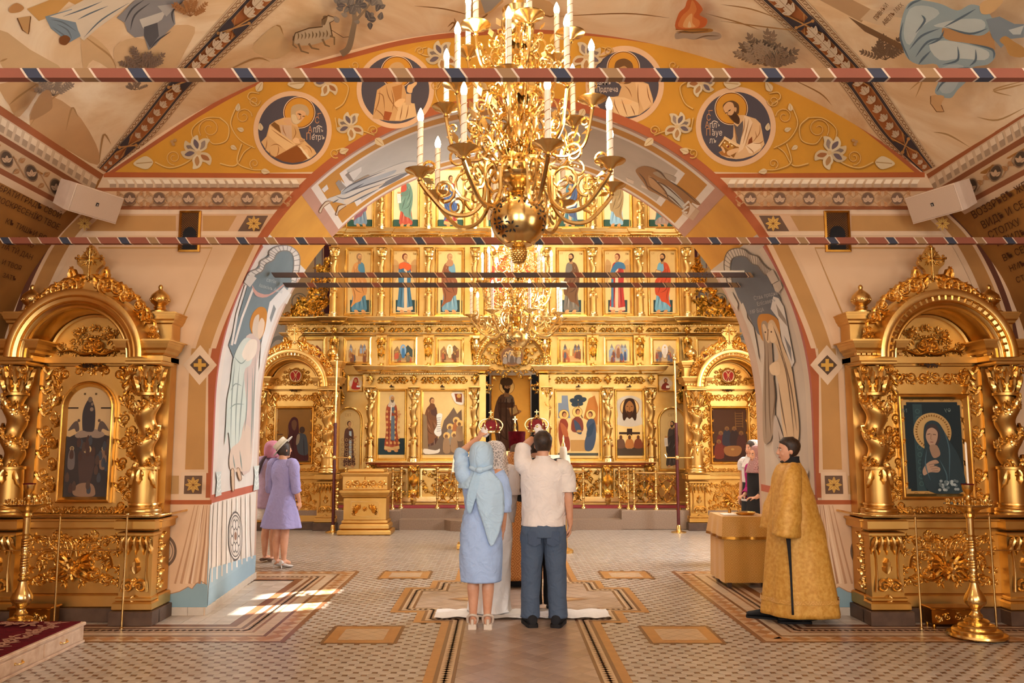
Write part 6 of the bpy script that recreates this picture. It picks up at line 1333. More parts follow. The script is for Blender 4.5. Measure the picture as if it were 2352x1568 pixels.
# ---- icons of the tiers
T2 = 'standing saints of the second tier'; DKG = '2b3f3e'
def panel(c, split=.78, col=DKG):
    x0, y0, x1, y1 = c.bounds; w_ = x1-x0; c.rect(x0+w_*.13, y0+(y1-y0)*split, x1-w_*.1, y1-4, col)
for cx, sx, kw, lab in ((825, 1, dict(robe='4f7d92', mant='c88a4a', hair='8a6a48', beard=.3), 'icon of a grey-bearded man in ochre cloak over blue, leftmost of tall middle row'),
    (930, 1, dict(robe='3f6a80', mant=None, wings=1, hem='dcb48c', hair='6a2f18'), 'icon of a winged figure in blue with orange collar, left of the chandelier'),
    (1033, 1, dict(robe='6d93a0', mant='8a5230', hood='a87850'), 'icon of a hooded woman in brown with hands held forward'),
    (1312, -1, dict(robe='6f6658', mant='6d4a2c', hair='3f2412', beard=1), 'icon of a barefoot man in rough brown fur and grey cloak'),
    (1418, -1, dict(robe='a8352a', mant=None, wings=1, hem='dcb48c', hair='6a2f18'), 'icon of a winged figure in red with a blue cape'),
    (1522, -1, dict(robe='6da0b4', mant='c04a26', hair='3f2412', beard=.8, item='book'), 'icon of a dark-bearded man in a red cloak holding a book')):
    c = icon(cx-35, 569, cx+35, 727, lab, T2, 8); panel(c)
    if cx == 930: c.sp([(cx-16, 612), (cx, 604), (cx+18, 614), (cx+12, 625), (cx, 628), (cx-14, 622)], 'c85a28', 3)
    saint(c, cx, 581, 138, sx, halo='c9a060', **kw)
    if cx == 930: c.sp([(cx-13, 606), (cx, 602), (cx+15, 610), (cx+8, 622), (cx-2, 616), (cx-12, 618)], 'c85a28', 3)
    if cx == 1418: c.sp([(cx-16, 625), (cx-4, 603), (cx+14, 604), (cx+18, 618), (cx+2, 616), (cx-8, 628)], '3f6a88', 3); c.rect(cx-14, 640, cx-9, 705, '4a7088')
    if cx == 1312: c.poly([(cx-24, 645), (cx-10, 647), (cx-10, 664), (cx-24, 664)], 'e8dcc6')
    c.text('ст', cx-26, 584, 7, 'a07838'); c.text('ан', cx+18, 584, 7, 'a07838'); c.done()
c = icon(1111, 569, 1235, 727, 'large icon of an enthroned figure behind the far chandelier', T2, 8, bg=('dcb27a', True)); c.ell(1173, 650, 48, 66, 'b5482c', 30); c.poly([(1130, 610), (1216, 610), (1216, 700), (1130, 700)], 'c8523a'); saint(c, 1173, 588, 130, 1, '4a6a80', 'c89048', hair='4a2a14', beard=.5, item='book', halo='full'); c.done()
T3 = 'standing prophets of the top tier'
for cx, sx, kw, lab in ((828, 1, dict(robe='7a93a8', mant='94606a'), 'icon of barefoot legs in a mauve robe, cut by the left curve of the arch'),
    (932, -1, dict(robe='b8523c', mant='6f8f7c', item='scroll', hair='6a5a4a'), 'icon of a man in a green cloak holding a scroll, top row left'),
    (1035, 1, dict(robe='a8403c', mant='4a5f88', hem='c8a060', item='scroll'), 'icon of a crowned man in red robe and blue cloak, top row'),
    (1311, -1, dict(robe='46707c', mant='4a5a78', item='scroll', hem='d0a070'), 'icon of a man in a blue-green robe beside the big chandelier'),
    (1416, -1, dict(robe='8ab0c4', mant='a08458', item='scroll', hair='6a5a4a'), 'icon of a man in a tan cloak with a scroll, top row right'),
    (1520, 1, dict(robe='a08a80', mant='527d80'), 'icon of barefoot legs in a teal robe, cut by the right curve of the arch')):
    c = icon(cx-34, 385, cx+34, 525, lab, T3, 6, bg=('ecd2a0', False)); x0, y0, x1, y1 = c.bounds; c.rect(x0, 504, x1, y1, '2f5146'); saint(c, cx, 402, 118, sx, halo='caa060', **kw); c.done()
c = icon(1111, 385, 1235, 525, 'large top-row icon hidden behind the big chandelier ball', T3, 6, bg=('e6c894', False)); c.rect(1122, 500, 1224, 524, '2f5146'); saint(c, 1173, 400, 120, 1, '8a4a3a', '5a4a6a', hood='7a4a3a', halo='full'); c.rect(1120, 420, 1140, 505, '9a7a5a'); c.done()
FE = 'small festal scenes of the lower row'
for cx, seed, cols_, kw, lab in ((717, 1, ['8a4226', '6d3a24', 'a8623a'], dict(centre='8a5030', hills=('8a4a2a', '7a3f26')), 'small scene with red rocks, leftmost of the festal row'),
    (821, 2, ['3a4a5a', '7d4a2c', 'a06a3a'], dict(build='8a94a0', hills=('b08a58', 'a8763a')), 'small scene of a throng before pale blue towers'),
    (926, 3, ['b8583a', '7a6a50', '5a4a3a'], dict(centre='3a6a90', hills=('8a6a44', '3f4a44')), 'small scene of a man standing in a blue river'),
    (1033, 4, ['b0603a', '8a5a3a', '6a4a30'], dict(centre='e8c890', hills=('9a7044', '7a5a38')), 'small scene of a shining white figure on a mountain'),
    (1313, 5, ['b0603a', '7a4a30', '5a5a60'], dict(build='6a6a70', hills=('b88a50', 'a87840')), 'small scene of a rider and palm before a dark gate'),
    (1420, 6, ['4a5a78', 'a85a44', '7a4a3a'], dict(build='98a0a0', hills=('8a94a0', '98a0a8'), centre='8a5a3a'), 'small scene of a cross before grey walls'),
    (1527, 7, ['a05a44', '6a6a78', '8a6a58'], dict(centre='dcd0c0', hills=('c0a888', 'b09878')), 'small scene of a white figure between pale rocks'),
    (1630, 8, ['8a4a34', '5a4a48', 'a06a44'], dict(centre='c88a4a', hills=('b88a50', 'a87840')), 'small scene of a rising figure, rightmost of the festal row')):
    c = icon(cx-33, 774, cx+33, 838, lab, FE, 8); x0, y0, x1, y1 = c.bounds; crowd(c, x0+5, y0+5, x1-5, y1-3, seed, cols_, **kw); c.done()
LR = 'large icons of the bottom row'
c = icon(864, 893, 936, 1057, 'tall icon of a white-capped man in a red patterned robe', LR, 6); x0, y0, x1, y1 = c.bounds; c.rect(869, 1006, 928, 1044, '22343a'); saint(c, 900, 906, 132, 1, 'a04a2c', None, hair='6a5a48', beard=.5, stole='5a6a74', hem='caa468', halo=None, hood='c8b8a0')
for i in range(7):
    for j in range(4): c.poly([(886+j*9, 945+i*12), (889+j*9, 941+i*12), (892+j*9, 945+i*12), (889+j*9, 949+i*12)], 'd09a58')
c.rect(898, 955, 906, 1010, '5d6b74'); c.line([(899, 930), (897, 965)], 2.5, 'e0d4c0'); c.done()
c = icon(965, 893, 1072, 1057, 'wide icon of a veiled woman with a long scroll above kneeling people', LR, 6); saint(c, 992, 912, 130, 1, '5a3a2c', '7d5030', hood='6d4428', halo=None)
c.poly([(1010, 1000), (1020, 965), (1032, 950), (1042, 935), (1050, 950), (1060, 940), (1066, 1044), (972, 1044), (972, 1030), (1000, 1020)], '6f5a48'); c.poly([(972, 950), (980, 955), (984, 1040), (972, 1040)], '8a7050'); c.sp([(974, 1030), (1000, 1034), (1010, 1030), (1006, 1040), (976, 1042)], 'dcd0bc', 3)
c.sp([(1003, 952), (1016, 951), (1012, 975), (1014, 996), (1006, 1002), (997, 992), (1004, 975)], 'e8e0d0', 4); [c.line([(1003, 960+i*5), (1012, 959+i*5)], 1.2, '8a8278') for i in range(7)]
for u, v in ((1034, 980), (1048, 965), (1026, 1000), (1044, 998), (1056, 972)): c.ell(u, v, 8, 8, 'dcae64', 16, gold=True); c.ell(u-1, v+2, 4, 5, '7d5a3c', 10); c.sp([(u-7, v+9), (u+4, v+7), (u+8, v+38), (u-8, v+38)], ('9a7a58', 'a8683a', '8a8070')[u % 3], 3)
c.sp([(1038, 902), (1062, 902), (1064, 928), (1048, 926), (1040, 914)], 'e6dccb', 4); c.poly([(1044, 904), (1061, 904), (1061, 924), (1048, 922)], '8a3f22'); c.ell(1054, 909, 5, 5, 'd8a858', 12); c.sp([(1047, 922), (1054, 913), (1061, 922)], '7a4a2a', 2); c.done()
c = icon(1274, 893, 1381, 1057, 'wide icon of three winged travellers seated round a table under a dark tree', LR, 6); c.poly([(1282, 960), (1282, 925), (1290, 925), (1290, 908), (1304, 908), (1306, 935), (1310, 960)], '7d8894'); c.poly([(1340, 960), (1352, 915), (1366, 908), (1374, 935), (1372, 975), (1350, 965)], 'b5702e')
for u, v in ((1318, 920), (1328, 912), (1338, 918), (1330, 926), (1322, 928)): c.ell(u, v, 10, 6, '2f3c44', 10, (u*7) % 40-20)
c.line([(1328, 925), (1332, 945), (1338, 960)], 2.5, '5a4630'); c.poly([(1306, 985), (1350, 985), (1348, 1036), (1310, 1036)], 'd6b684'); c.poly([(1310, 1010), (1348, 1010), (1347, 1036), (1311, 1036)], 'b88a4c')
for u, v, cl, m, s in ((1295, 952, '8a3a22', 'a85a30', 1), (1326, 946, '7a3a28', '3f4a5a', 1), (1357, 952, '3f4a5c', '2f3f50', -1)):
    c.ell(u, v, 12, 12, '8a5a20', 20); c.ell(u, v, 11, 11, 'dcb060', 20, gold=True); c.sp([(u-12*s, v+12), (u-15*s, v+42), (u-11*s, v+30)], 'c08a4a', 3); c.sp([(u-9*s, v+14), (u+3*s, v+10), (u+10*s, v+22), (u+8*s, v+40), (u+14*s, v+62), (u+12*s, v+82), (u-4*s, v+80), (u-12*s, v+50)] if u != 1326 else [(u-12, v+20), (u, v+10), (u+12, v+20), (u+12, v+44), (u-12, v+44)], cl, 4)
    c.sp([(u-8*s, v+18), (u+6*s, v+30), (u+10*s, v+50), (u-2*s, v+46)], m, 3); c.ell(u+s, v-1, 5.5, 7, '5a3018', 14); c.ell(u+2*s, v+1, 4, 5.5, 'b8804c', 12)
c.poly([(1282, 1040), (1374, 1040), (1374, 1046), (1282, 1046)], '4a4a40'); c.ell(1330, 990, 6, 3, 'b88a4c', 12); c.done()
c = icon(1413, 893, 1479, 1057, 'tall icon of a long-haired face on a white cloth above three mourners', LR, 6); c.sp([(1418, 920), (1446, 908), (1474, 920), (1472, 955), (1478, 972), (1446, 980), (1414, 972), (1420, 955)], 'd6ccba', 4); c.ell(1446, 936, 22, 22, '8a5a20', 26); c.ell(1446, 936, 20.5, 20.5, 'd8b070', 26, gold=True)
c.sp([(1431, 935), (1436, 918), (1446, 914), (1456, 918), (1461, 935), (1462, 958), (1458, 966), (1452, 958), (1446, 962), (1440, 958), (1434, 966), (1430, 958)], '3a2010', 4); c.sp([(1437, 930), (1446, 920), (1455, 930), (1455, 942), (1446, 954), (1437, 942)], 'a8703c', 4); c.line([(1439, 933), (1443, 933)], 1.4, '2a160a'); c.line([(1449, 933), (1453, 933)], 1.4, '2a160a'); c.line([(1446, 934), (1446, 942)], 1.2, '6d4020'); c.sp([(1439, 943), (1446, 946), (1453, 943), (1449, 956), (1446, 960), (1443, 956)], '4a2814', 3)
c.rect(1422, 992, 1470, 997, '3a2418'); c.rect(1440, 984, 1452, 1000, '3a2418'); c.rect(1416, 1024, 1476, 1046, '4a3a2a'); c.rect(1440, 1022, 1452, 1030, 'c8b090')
for u, cl in ((1426, '6a4a34'), (1446, 'b8763a'), (1466, '7d3f24')): c.ell(u, 1004, 6.5, 6.5, 'dcb060', 14, gold=True); c.sp([(u-9, 1028), (u-8, 1012), (u, 1006), (u+8, 1012), (u+9, 1028)], cl, 3); c.ell(u, 1004, 3.6, 5, '5a3420', 10)
c.done()
# deacons' doors with arched pictures, and the small quatrefoil icons above them
for sx in (1, -1):
    X = lambda x: x if sx > 0 else 2346-x
    xa, xb = sorted((X(770), X(834)))
    c = icon(xa, 934, xb, 1082, 'arched door icon of a young man in a brown patterned robe, left of the screen' if sx > 0 else 'arched door icon of a dark-robed man, pale reflections, right of the screen', None, 6, arch=True)
    m = (xa+xb)/2
    if sx > 0:
        saint(c, m, 966, 108, 1, '5a3a2c', None, hair='4a2c16', halo='a8803c', stole='a8bcc4')
        for i in range(6):
            for j in range(4): c.ring(m-15+j*9, 1010+i*11, 2.4, 3.6, 'b08a5a', 10)
    else: saint(c, m, 966, 108, -1, '4a3f38', '3f3630', hair='3a2c20', beard=.6, halo='a8803c', item='scroll')
    c.text('СВТ', m-10, 956, 9, 'a07838', stretch=.8); c.done()
    qx = X(817); c = icon(qx-19, 860, qx+19, 900, 'small lobed icon of a red-robed woman with child, above the left door' if sx > 0 else 'small lobed icon of a bearded man with a book, above the right door', None, 4, .045)
    for dx_, dy_ in ((-6, 0), (6, 0), (0, -6), (0, 6)): c.ell(qx+dx_, 880+dy_, 9, 9, 'd6c2a4', 18)
    if sx > 0: c.sp([(qx-9, 893), (qx-8, 882), (qx-3, 868), (qx+4, 868), (qx+7, 880), (qx+10, 893)], 'a02a20', 3); c.ell(qx, 874, 3.6, 4.6, 'b8804c', 12); c.ell(qx+6, 881, 2.8, 3, 'c89868', 10); c.rect(qx+2, 885, qx+11, 889, 'dfe4e4')
    else: c.sp([(qx-9, 894), (qx-8, 884), (qx, 878), (qx+8, 884), (qx+9, 894)], '7d2a1c', 3); c.ell(qx, 874, 4.4, 5.6, '5a3018', 12); c.ell(qx, 874, 3, 4.2, 'b8804c', 12); c.rect(qx+1, 885, qx+9, 891, 'e6dcc6')
    c.done()
    R = Rel(G, lambda u, v, h: (u, 17.2-h, v), lo=True); r = random.Random(9)
    for i in range(26):
        x = X(770+66*r.random()); y = 905+14*r.random() if i > 6 else 850+60*r.random()
        if abs(x-qx) < 34: x = qx-sx*36
        p = at(x, y, 17.2); R.scroll(p.x, p.z, r.uniform(.05, .09), r.uniform(0, 6), 1.4, r.choice((-1, 1)), .018, 3)
    tag(part(R.b, 'door_carving'), kind='stuff')
b = MB(); b.mat('dark_iron')
for x, y in ((900, 888), (1016, 888), (1328, 888), (1445, 888)): p = at(x, y, 17.1); b.box(p.x-.04, p.x+.04, 17.02, 17.2, p.z-.008, p.z+.008); b.ball((p.x, 17.0, p.z+.02), .02, 6, 4)
tag(part(b, 'lamp_hook'), kind='stuff')
# ---- far walls beside the screen: painted pilasters
for sx in (1, -1):
    X = lambda x: x if sx > 0 else 2346-x
    c = Cv(lambda u, v, h: at(u, v, 19.18-h), .0004, .003)
    c.rect(X(590), 560, X(770), 900, 'd3c0a0'); c.rect(X(722), 560, X(742), 760, '8a7a8c'); c.rect(X(725), 566, X(739), 640, 'b9c3c8'); c.poly([(X(732), 644), (X(742), 656), (X(732), 668), (X(722), 656)], '6d6270'); c.rect(X(725), 672, X(739), 760, 'b9c3c8'); c.rect(X(744), 560, X(790), 720, '5a2f3c')
    spiral(c, X(690), 690, 24, 1.5, 1, '8a8a86', 3); c.rect(X(590), 740, X(655), 900, 'c8ccd0'); c.ell(X(640), 830, 30, 60, '9aa4ac', 24); c.ell(X(640), 830, 24, 50, 'd6d8da', 24)
    for a in range(5): leaf2(c, X(690), 690, 12, a*72, '6f7674', 'a0a4a0', .4)
    c.build('painted_pilaster', wall_fb)
# ---------------------------------------------------------------- inner icon cases, steps, rails
def pic_a(c, V):
    c.rect(-.35, 1.12, .35, 2.14, '9a6a2c', True); c.rect(-.33, 1.14, .33, 2.12, '7d5522', True)
    c.sp(V(-.22, 1.14, -.2, 1.45, -.1, 1.62, -.11, 1.8, -.06, 1.92, 0, 1.95, .06, 1.9, .08, 1.75, .1, 1.6, .2, 1.5, .24, 1.14), '3d1414', 4); c.sp(V(-.05, 1.86, 0, 1.9, .04, 1.85, .03, 1.75, 0, 1.71, -.04, 1.76), '5d3c24', 4)
    c.ell(.14, 1.72, .05, .06, '3a2416', 18); c.sp(V(.06, 1.64, .14, 1.66, .22, 1.6, .25, 1.3, .1, 1.3, .05, 1.45), '3a3c40', 4); c.sp(V(.05, 1.62, .1, 1.64, .09, 1.5, .04, 1.46), '7d6a54', 3); c.rect(-.31, 1.63, -.2, 1.65, '4a2a14')
    for a in (V(-.12, 1.75, -.1, 1.5, -.14, 1.2), V(0, 1.68, -.02, 1.5, .02, 1.2), V(.17, 1.6, .18, 1.4, .2, 1.2)): fold(c, a, .012, '1f0a0a')
def pic_b(c, V):
    c.rect(-.35, 1.12, .35, 2.14, '8a5c24', True); c.rect(-.31, 1.16, .31, 2.1, '4a2a12'); c.rect(-.3, 1.17, .3, 1.5, '3a1c0c')
    for u, v, k in ((-.16, 1.6, '5d2014'), (-.05, 1.68, '2f2a30'), (.08, 1.68, '33201a'), (.2, 1.6, '4a2418'), (-.2, 1.45, '6d2a16')):
        c.ell(u, v+.06, .04, .045, '7d5524', 16); c.sp(V(u-.07, v-.02, u, v+.05, u+.07, v-.02, u+.08, v-.22, u-.08, v-.22), k, 3); c.ell(u, v+.05, .022, .03, '6d4326', 12)
    c.sp(V(-.1, 1.42, .15, 1.44, .2, 1.36, .12, 1.26, -.08, 1.28), '8a5a2c', 3); c.ell(.04, 1.38, .03, .02, 'a87a40', 12)
    for i in range(6): c.rect(.1, 1.78+i*.045, .24, 1.79+i*.045, '7d5524'); c.rect(.1+.0, 1.76, .11, 2.04, '7d5524'); c.rect(.23, 1.76, .24, 2.04, '7d5524')
kiot('icon_case', 'gilded icon case behind the two lilac-clad women, red winged figure in its arch', -4.18, False, 16.15, 1.09, pic_a)
kiot('icon_case', 'gilded icon case with a dark supper icon, right end of the altar screen', 4.24, False, 16.15, 1.09, pic_b)
# steps and raised floor before the screen
b = MB(); b.mat('granite')
b.box(-6.3, 6.3, 16.15, 19.1, 0, .36); b.box(-6.3, -2.1, 15.85, 16.15, 0, .36, bev=.012); b.box(2.1, 6.3, 15.85, 16.15, 0, .36, bev=.012)
pl = [(-2.1, 16.15), (-2.1, 15.8)]+[(x, 15.75-.42*max(0, cos(x/1.25*pi/2))**.6 if abs(x) < 1.25 else 15.8) for x in [-1.25+i*.125 for i in range(21)]]+[(2.1, 15.8), (2.1, 16.15)]; n = len(pl)
b.smooth = False; b.add([(x, y, .0) for x, y in pl]+[(x, y, .19) for x, y in pl], [tuple(range(n, 2*n))]+[(i, i+1, n+i+1, n+i) for i in range(n-1)], None, False)
S_(b.build('floor_steps'))
b = MB(); b.mat('carpet'); b.box(-4.4, 4.4, 16.32, 16.97, .36, .372, bev=.004); tag(b.build('carpet'), 'red carpet strip along the raised floor before the altar screen', 'carpet')
b = MB(); b.mat('gold_pale_matt'); b.box(-4.4, -.72, 17.12, 17.4, .36, .42, bev=.01); b.box(.72, 4.4, 17.12, 17.4, .36, .42, bev=.01); o = b.build('base', None, IS); o.location = -INV
def gilt_post(h):
    b = MB(); b.mat('brass'); pr = [(.05, 0), (.05, .03), (.03, .05), (.022, .09)]
    k = 5
    for i in range(k): z = .09+(h-.17)*i/k; z1 = .09+(h-.17)*(i+1)/k; pr += [(.022, z+.01), (.02, z1-.03), (.032, z1-.02), (.034, z1-.01), (.022, z1)]
    pr += [(.03, h-.07), (.02, h-.06), (.034, h-.035), (.03, h-.01), (.008, h)]; b.lathe(pr, n=8); return b.mesh('post')
pmesh = gilt_post(.80)
def rail_run(p0, p1, n, lab, posts=None):
    """gilded balustrade from p0 to p1 with n filigree panels"""
    o = empty('balustrade', (p0[0], p0[1], .36)); tag(o, lab, 'balustrade', 'gilded balustrades on the steps'); D = Vector((p1[0]-p0[0], p1[1]-p0[1], 0)); L = D.length/n; ux = D.normalized()
    for i in range(n+1): link('post', pmesh, o, tuple(ux*L*i))
    for nm, z in (('top_rail', .70), ('bottom_rail', .12)):
        b = MB(); b.mat('brass'); b.tube([tuple(Vector((0, 0, z))), tuple(D+Vector((0, 0, z)))], .017, 6); b.build(nm, None, o)
    for i in range(n):
        R = Rel('brass', lambda u, v, h, i=i: tuple(ux*(L*i+u)+Vector((ux.y*h, -ux.x*h, v))), lo=True); m = L/2
        R.run(.04, L-.04, .64, .045)
        for s in (-1, 1):
            R.tube(spline([(m, .14), (m+s*L*.32, .25), (m+s*L*.4, .38), (m+s*L*.2, .52), (m, .57)], 4), .013); R.tube(spline([(m+s*L*.42, .14), (m+s*L*.1, .3), (m+s*L*.12, .45), (m+s*L*.36, .58)], 4), .012)
            R.scroll(m+s*L*.22, .23, .06, 0, 1.4, s, .012, 1); R.scroll(m+s*L*.3, .48, .05, pi, 1.4, -s, .012, 2); R.leaf(m+s*L*.06, .36, pi/2-s*.6, .14, .035)
        R.flower(m, .36, .06, 6); o2 = R.build('filigree_panel', o)
    return o
rail_run((2.36, 15.95), (3.20, 15.95), 2, 'gilded balustrade of two filigree panels, right of the white-shirted man')
rail_run((-3.16, 15.95), (-2.36, 15.95), 2, 'gilded balustrade behind the gilded chest stand')
rail_run((2.13, 16.28), (2.27, 16.07), 1, 'short gilded balustrade turning in at the right end of the steps')
rail_run((-2.13, 16.28), (-2.27, 16.07), 1, 'short gilded balustrade turning in beside the gilded chest stand')
rail_run((-1.42, 16.25), (-1.02, 16.05), 1, 'gilded balustrade left of the middle steps, beside the blue-scarfed woman')
rail_run((1.42, 16.25), (1.02, 16.05), 1, 'gilded balustrade right of the middle steps, beside the white-shirted man')
# gilded chest on its stand
o = empty('reliquary_stand', (-2.62, 15.2, 0)); tag(o, 'gilded chest on a panelled stand before the left balustrade', 'stand')
b = MB(); b.mat('gold_matt'); b.box(-.48, .48, -.3, .3, 0, .09, bev=.02); b.box(-.44, .44, -.27, .27, .09, .2, bev=.03); b.box(-.41, .41, -.25, .25, .2, .26, bev=.02); b.build('foot', None, o)
b = MB(); b.mat('gold_matt'); b.box(-.38, .38, -.23, .23, .26, .66, bev=.01); b.build('body', None, o)
b = MB(); b.mat('gold_matt'); cornice(b, -.38, .38, .66, .76, -.23, .07); b.box(-.45, .45, -.3, .3, .755, .79, bev=.008); b.build('shelf', None, o)
b = MB(); b.mat('gold'); b.sweep([(-.25, -.23, .32), (.25, -.23, .32), (.25, -.23, .6), (-.25, -.23, .6)], [(0, 0), (0, .02), (-.02, .02), (-.02, 0)], closed=True); b.build('panel_moulding', None, o)
R = Rel('gold', lambda u, v, h: (u, -.23-h, v), lo=True)
for s in (-1, 1):
    for k in range(7): a = pi/2-s*(k-1)*.45; R.leaf(s*.12, .44, a, .11, .03, .03)
    R.scroll(s*.2, .38, .035, 0, 1.4, s, .009, 1)
R.flower(0, .46, .05); R.build('panel_carving', o)
b = MB(); b.mat('gold_matt'); b.box(-.40, .40, -.25, .25, .79, 1.06, bev=.012); cornice(b, -.40, .40, 1.03, 1.08, -.25, .03); b.box(-.43, .43, -.28, .28, 1.08, 1.1, bev=.006); b.box(-.33, .33, -.2, .2, 1.1, 1.16, bev=.02); b.build('chest', None, o)
R = Rel('gold', lambda u, v, h: (u, -.25-h*.6, v), lo=True); R.run(-.36, .36, .92, .075); R.build('chest_carving', o)
b = MB(); b.mat('brass'); b.ball((0, 0, 1.19), .03, 8, 6); b.tube([(0, -.26, 1.02), (0, -.3, 1.0), (0, -.26, .98)], .008, 5); b.build('knob', None, o)
# standards: dark red staffs with brass tops
for sx, lab in ((-1, 'dark red staff with brass top beside the gilded chest stand'), (1, 'dark red staff with brass top before the right balustrade')):
    X = -3.26 if sx < 0 else 3.07; o = empty('processional_staff', (X, 15.36, 0)); tag(o, lab, 'staff', 'processional staffs')
    b = MB(); b.mat('brass'); b.lathe([(.14, 0), (.14, .02), (.1, .03), (.05, .04), (.04, .12), (.03, .14)], n=14); b.build('foot', None, o)
    b = MB(); b.mat('red_pole'); b.tube([(0, 0, .12), (0, 0, 2.0)], .03, 10); b.build('staff', None, o)
    b = MB(); b.mat('brass'); b.tube([(0, 0, 2.0), (0, 0, 3.16)], .02, 8); b.ball((0, 0, 3.2), .045, 8, 6); b.lathe([(.02, 3.23), (.03, 3.25), (.004, 3.3)], n=8); b.build('top', None, o)
    b = MB(); b.mat('brass'); b.tube([(-.2, -.03, 1.36), (.28, -.03, 1.36)], .014, 6); b.ball((0, -.03, 1.36), .045, 8, 6); b.ball((.28, -.03, 1.36), .035, 8, 5); b.tube([(-.2, -.03, 1.36), (-.23, -.03, 1.42)], .012, 5); b.build('bracket', None, o)
# lecterns in front of the doors
def lectern(X, Y, sx, lab):
    o = empty('lectern', (X, Y, 0)); tag(o, lab, 'lectern', 'draped lecterns')
    b = MB(); b.mat('gold_matt'); b.box(-.22, .22, -.18, .18, 0, .08, bev=.01); b.box(-.05, .05, -.05, .05, .08, 1.15); b.build('stand', None, o)
    b = MB(); b.mat('plinth_brown'); b.add([(-.26, -.22, 1.16), (.26, -.22, 1.16), (.26, .2, 1.42), (-.26, .2, 1.42), (-.26, -.22, 1.13), (.26, -.22, 1.13), (.26, .2, 1.39), (-.26, .2, 1.39)], [(0, 1, 2, 3), (7, 6, 5, 4), (0, 4, 5, 1), (1, 5, 6, 2), (2, 6, 7, 3), (3, 7, 4, 0)], None, False); b.build('desk', None, o)
    b = MB(); b.mat('cloth'); b.loft([[(x, -.24+.44*t, 1.18+.26*t+.006) for x in (-.3, -.2, 0, .2, .3)] for t in (0, .5, 1)], (False, False), False, 'e0cfb4'); b.loft([[(-.3*sx, -.24+.44*t, 1.186+.26*t) for t in (0, .5, 1)], [(-.33*sx, -.22+.4*t, 1.0+.2*t) for t in (0, .5, 1)]], (False, False), False, 'd8c5a8'); b.build('cloth', None, o)
lectern(-.65, 13.2, 1, 'lectern with pale cloth edge, behind the blue-scarfed woman'); lectern(.62, 13.2, -1, 'lectern draped with pale cloth, behind the white-shirted man')
o = empty('urn_stand', (.77, 12.7, 0)); tag(o, 'tall white patterned urn with gilt lid behind the man in white', 'urn'); b = MB(); b.mat('paint', 'c9bba6'); b.lathe([(.05, 1.27), (.058, 1.30), (.06, 1.50), (.05, 1.57), (.03, 1.59)], n=14); b.mat('brass'); b.lathe([(.034, 1.59), (.03, 1.62), (.014, 1.66), (.02, 1.69), (.014, 1.72), (.004, 1.76)], n=10); b.build('urn', None, o)
b = MB(); b.mat('gold_matt'); b.lathe([(.14, 0), (.14, .04), (.05, .08), (.03, 1.22), (.06, 1.25), (.06, 1.27)], n=14); b.build('pedestal', None, o)
# ---------------------------------------------------------------- brass rails, candle stands and boxes before the great icon cases
for sx, lab in ((-1, 'thin brass barrier rail before the left icon case'), (1, 'thin brass barrier rail before the right icon case')):
    o = empty('barrier_rail', (0, 7.70, 0)); tag(o, lab, 'rail', 'brass barrier rails')
    xs = (3.62, 4.3 if sx > 0 else 4.235, 4.98)
    b = MB(); b.mat('brass'); e = .1 if sx > 0 else -.06; pts = spline([(sx*5.24, 0, 1.0), (sx*4.3, 0, 1.0), (sx*(3.55-e), 0, 1.0), (sx*(3.34-e), .03, 1.0), (sx*(3.25-e), .25, 1.0), (sx*(3.22-e), .58, 1.005)], 5); b.tube(pts, .011, 8); b.build('top_rail', None, o)
    b = MB(); b.mat('brass'); b.tube([(sx*5.24, 0, .69), (sx*3.62, 0, .69)], .006, 6); b.build('lower_rail', None, o)
    b = MB(); b.mat('brass'); b.lathe([(.035, 0), (.035, .008), (.018, .02), (.018, .03)], (sx*(3.22-e), .594, 1.005), 12, ax='y'); b.build('wall_rosette', None, o)
    for x in xs: b = MB(); b.mat('brass'); b.lathe([(.018, 0), (.018, .006), (.010, .012), (.010, 1.0)], (sx*x, 0, 0), 8); b.ball((sx*x, 0, 1.012), .014, 6, 4); b.build('post', None, o)
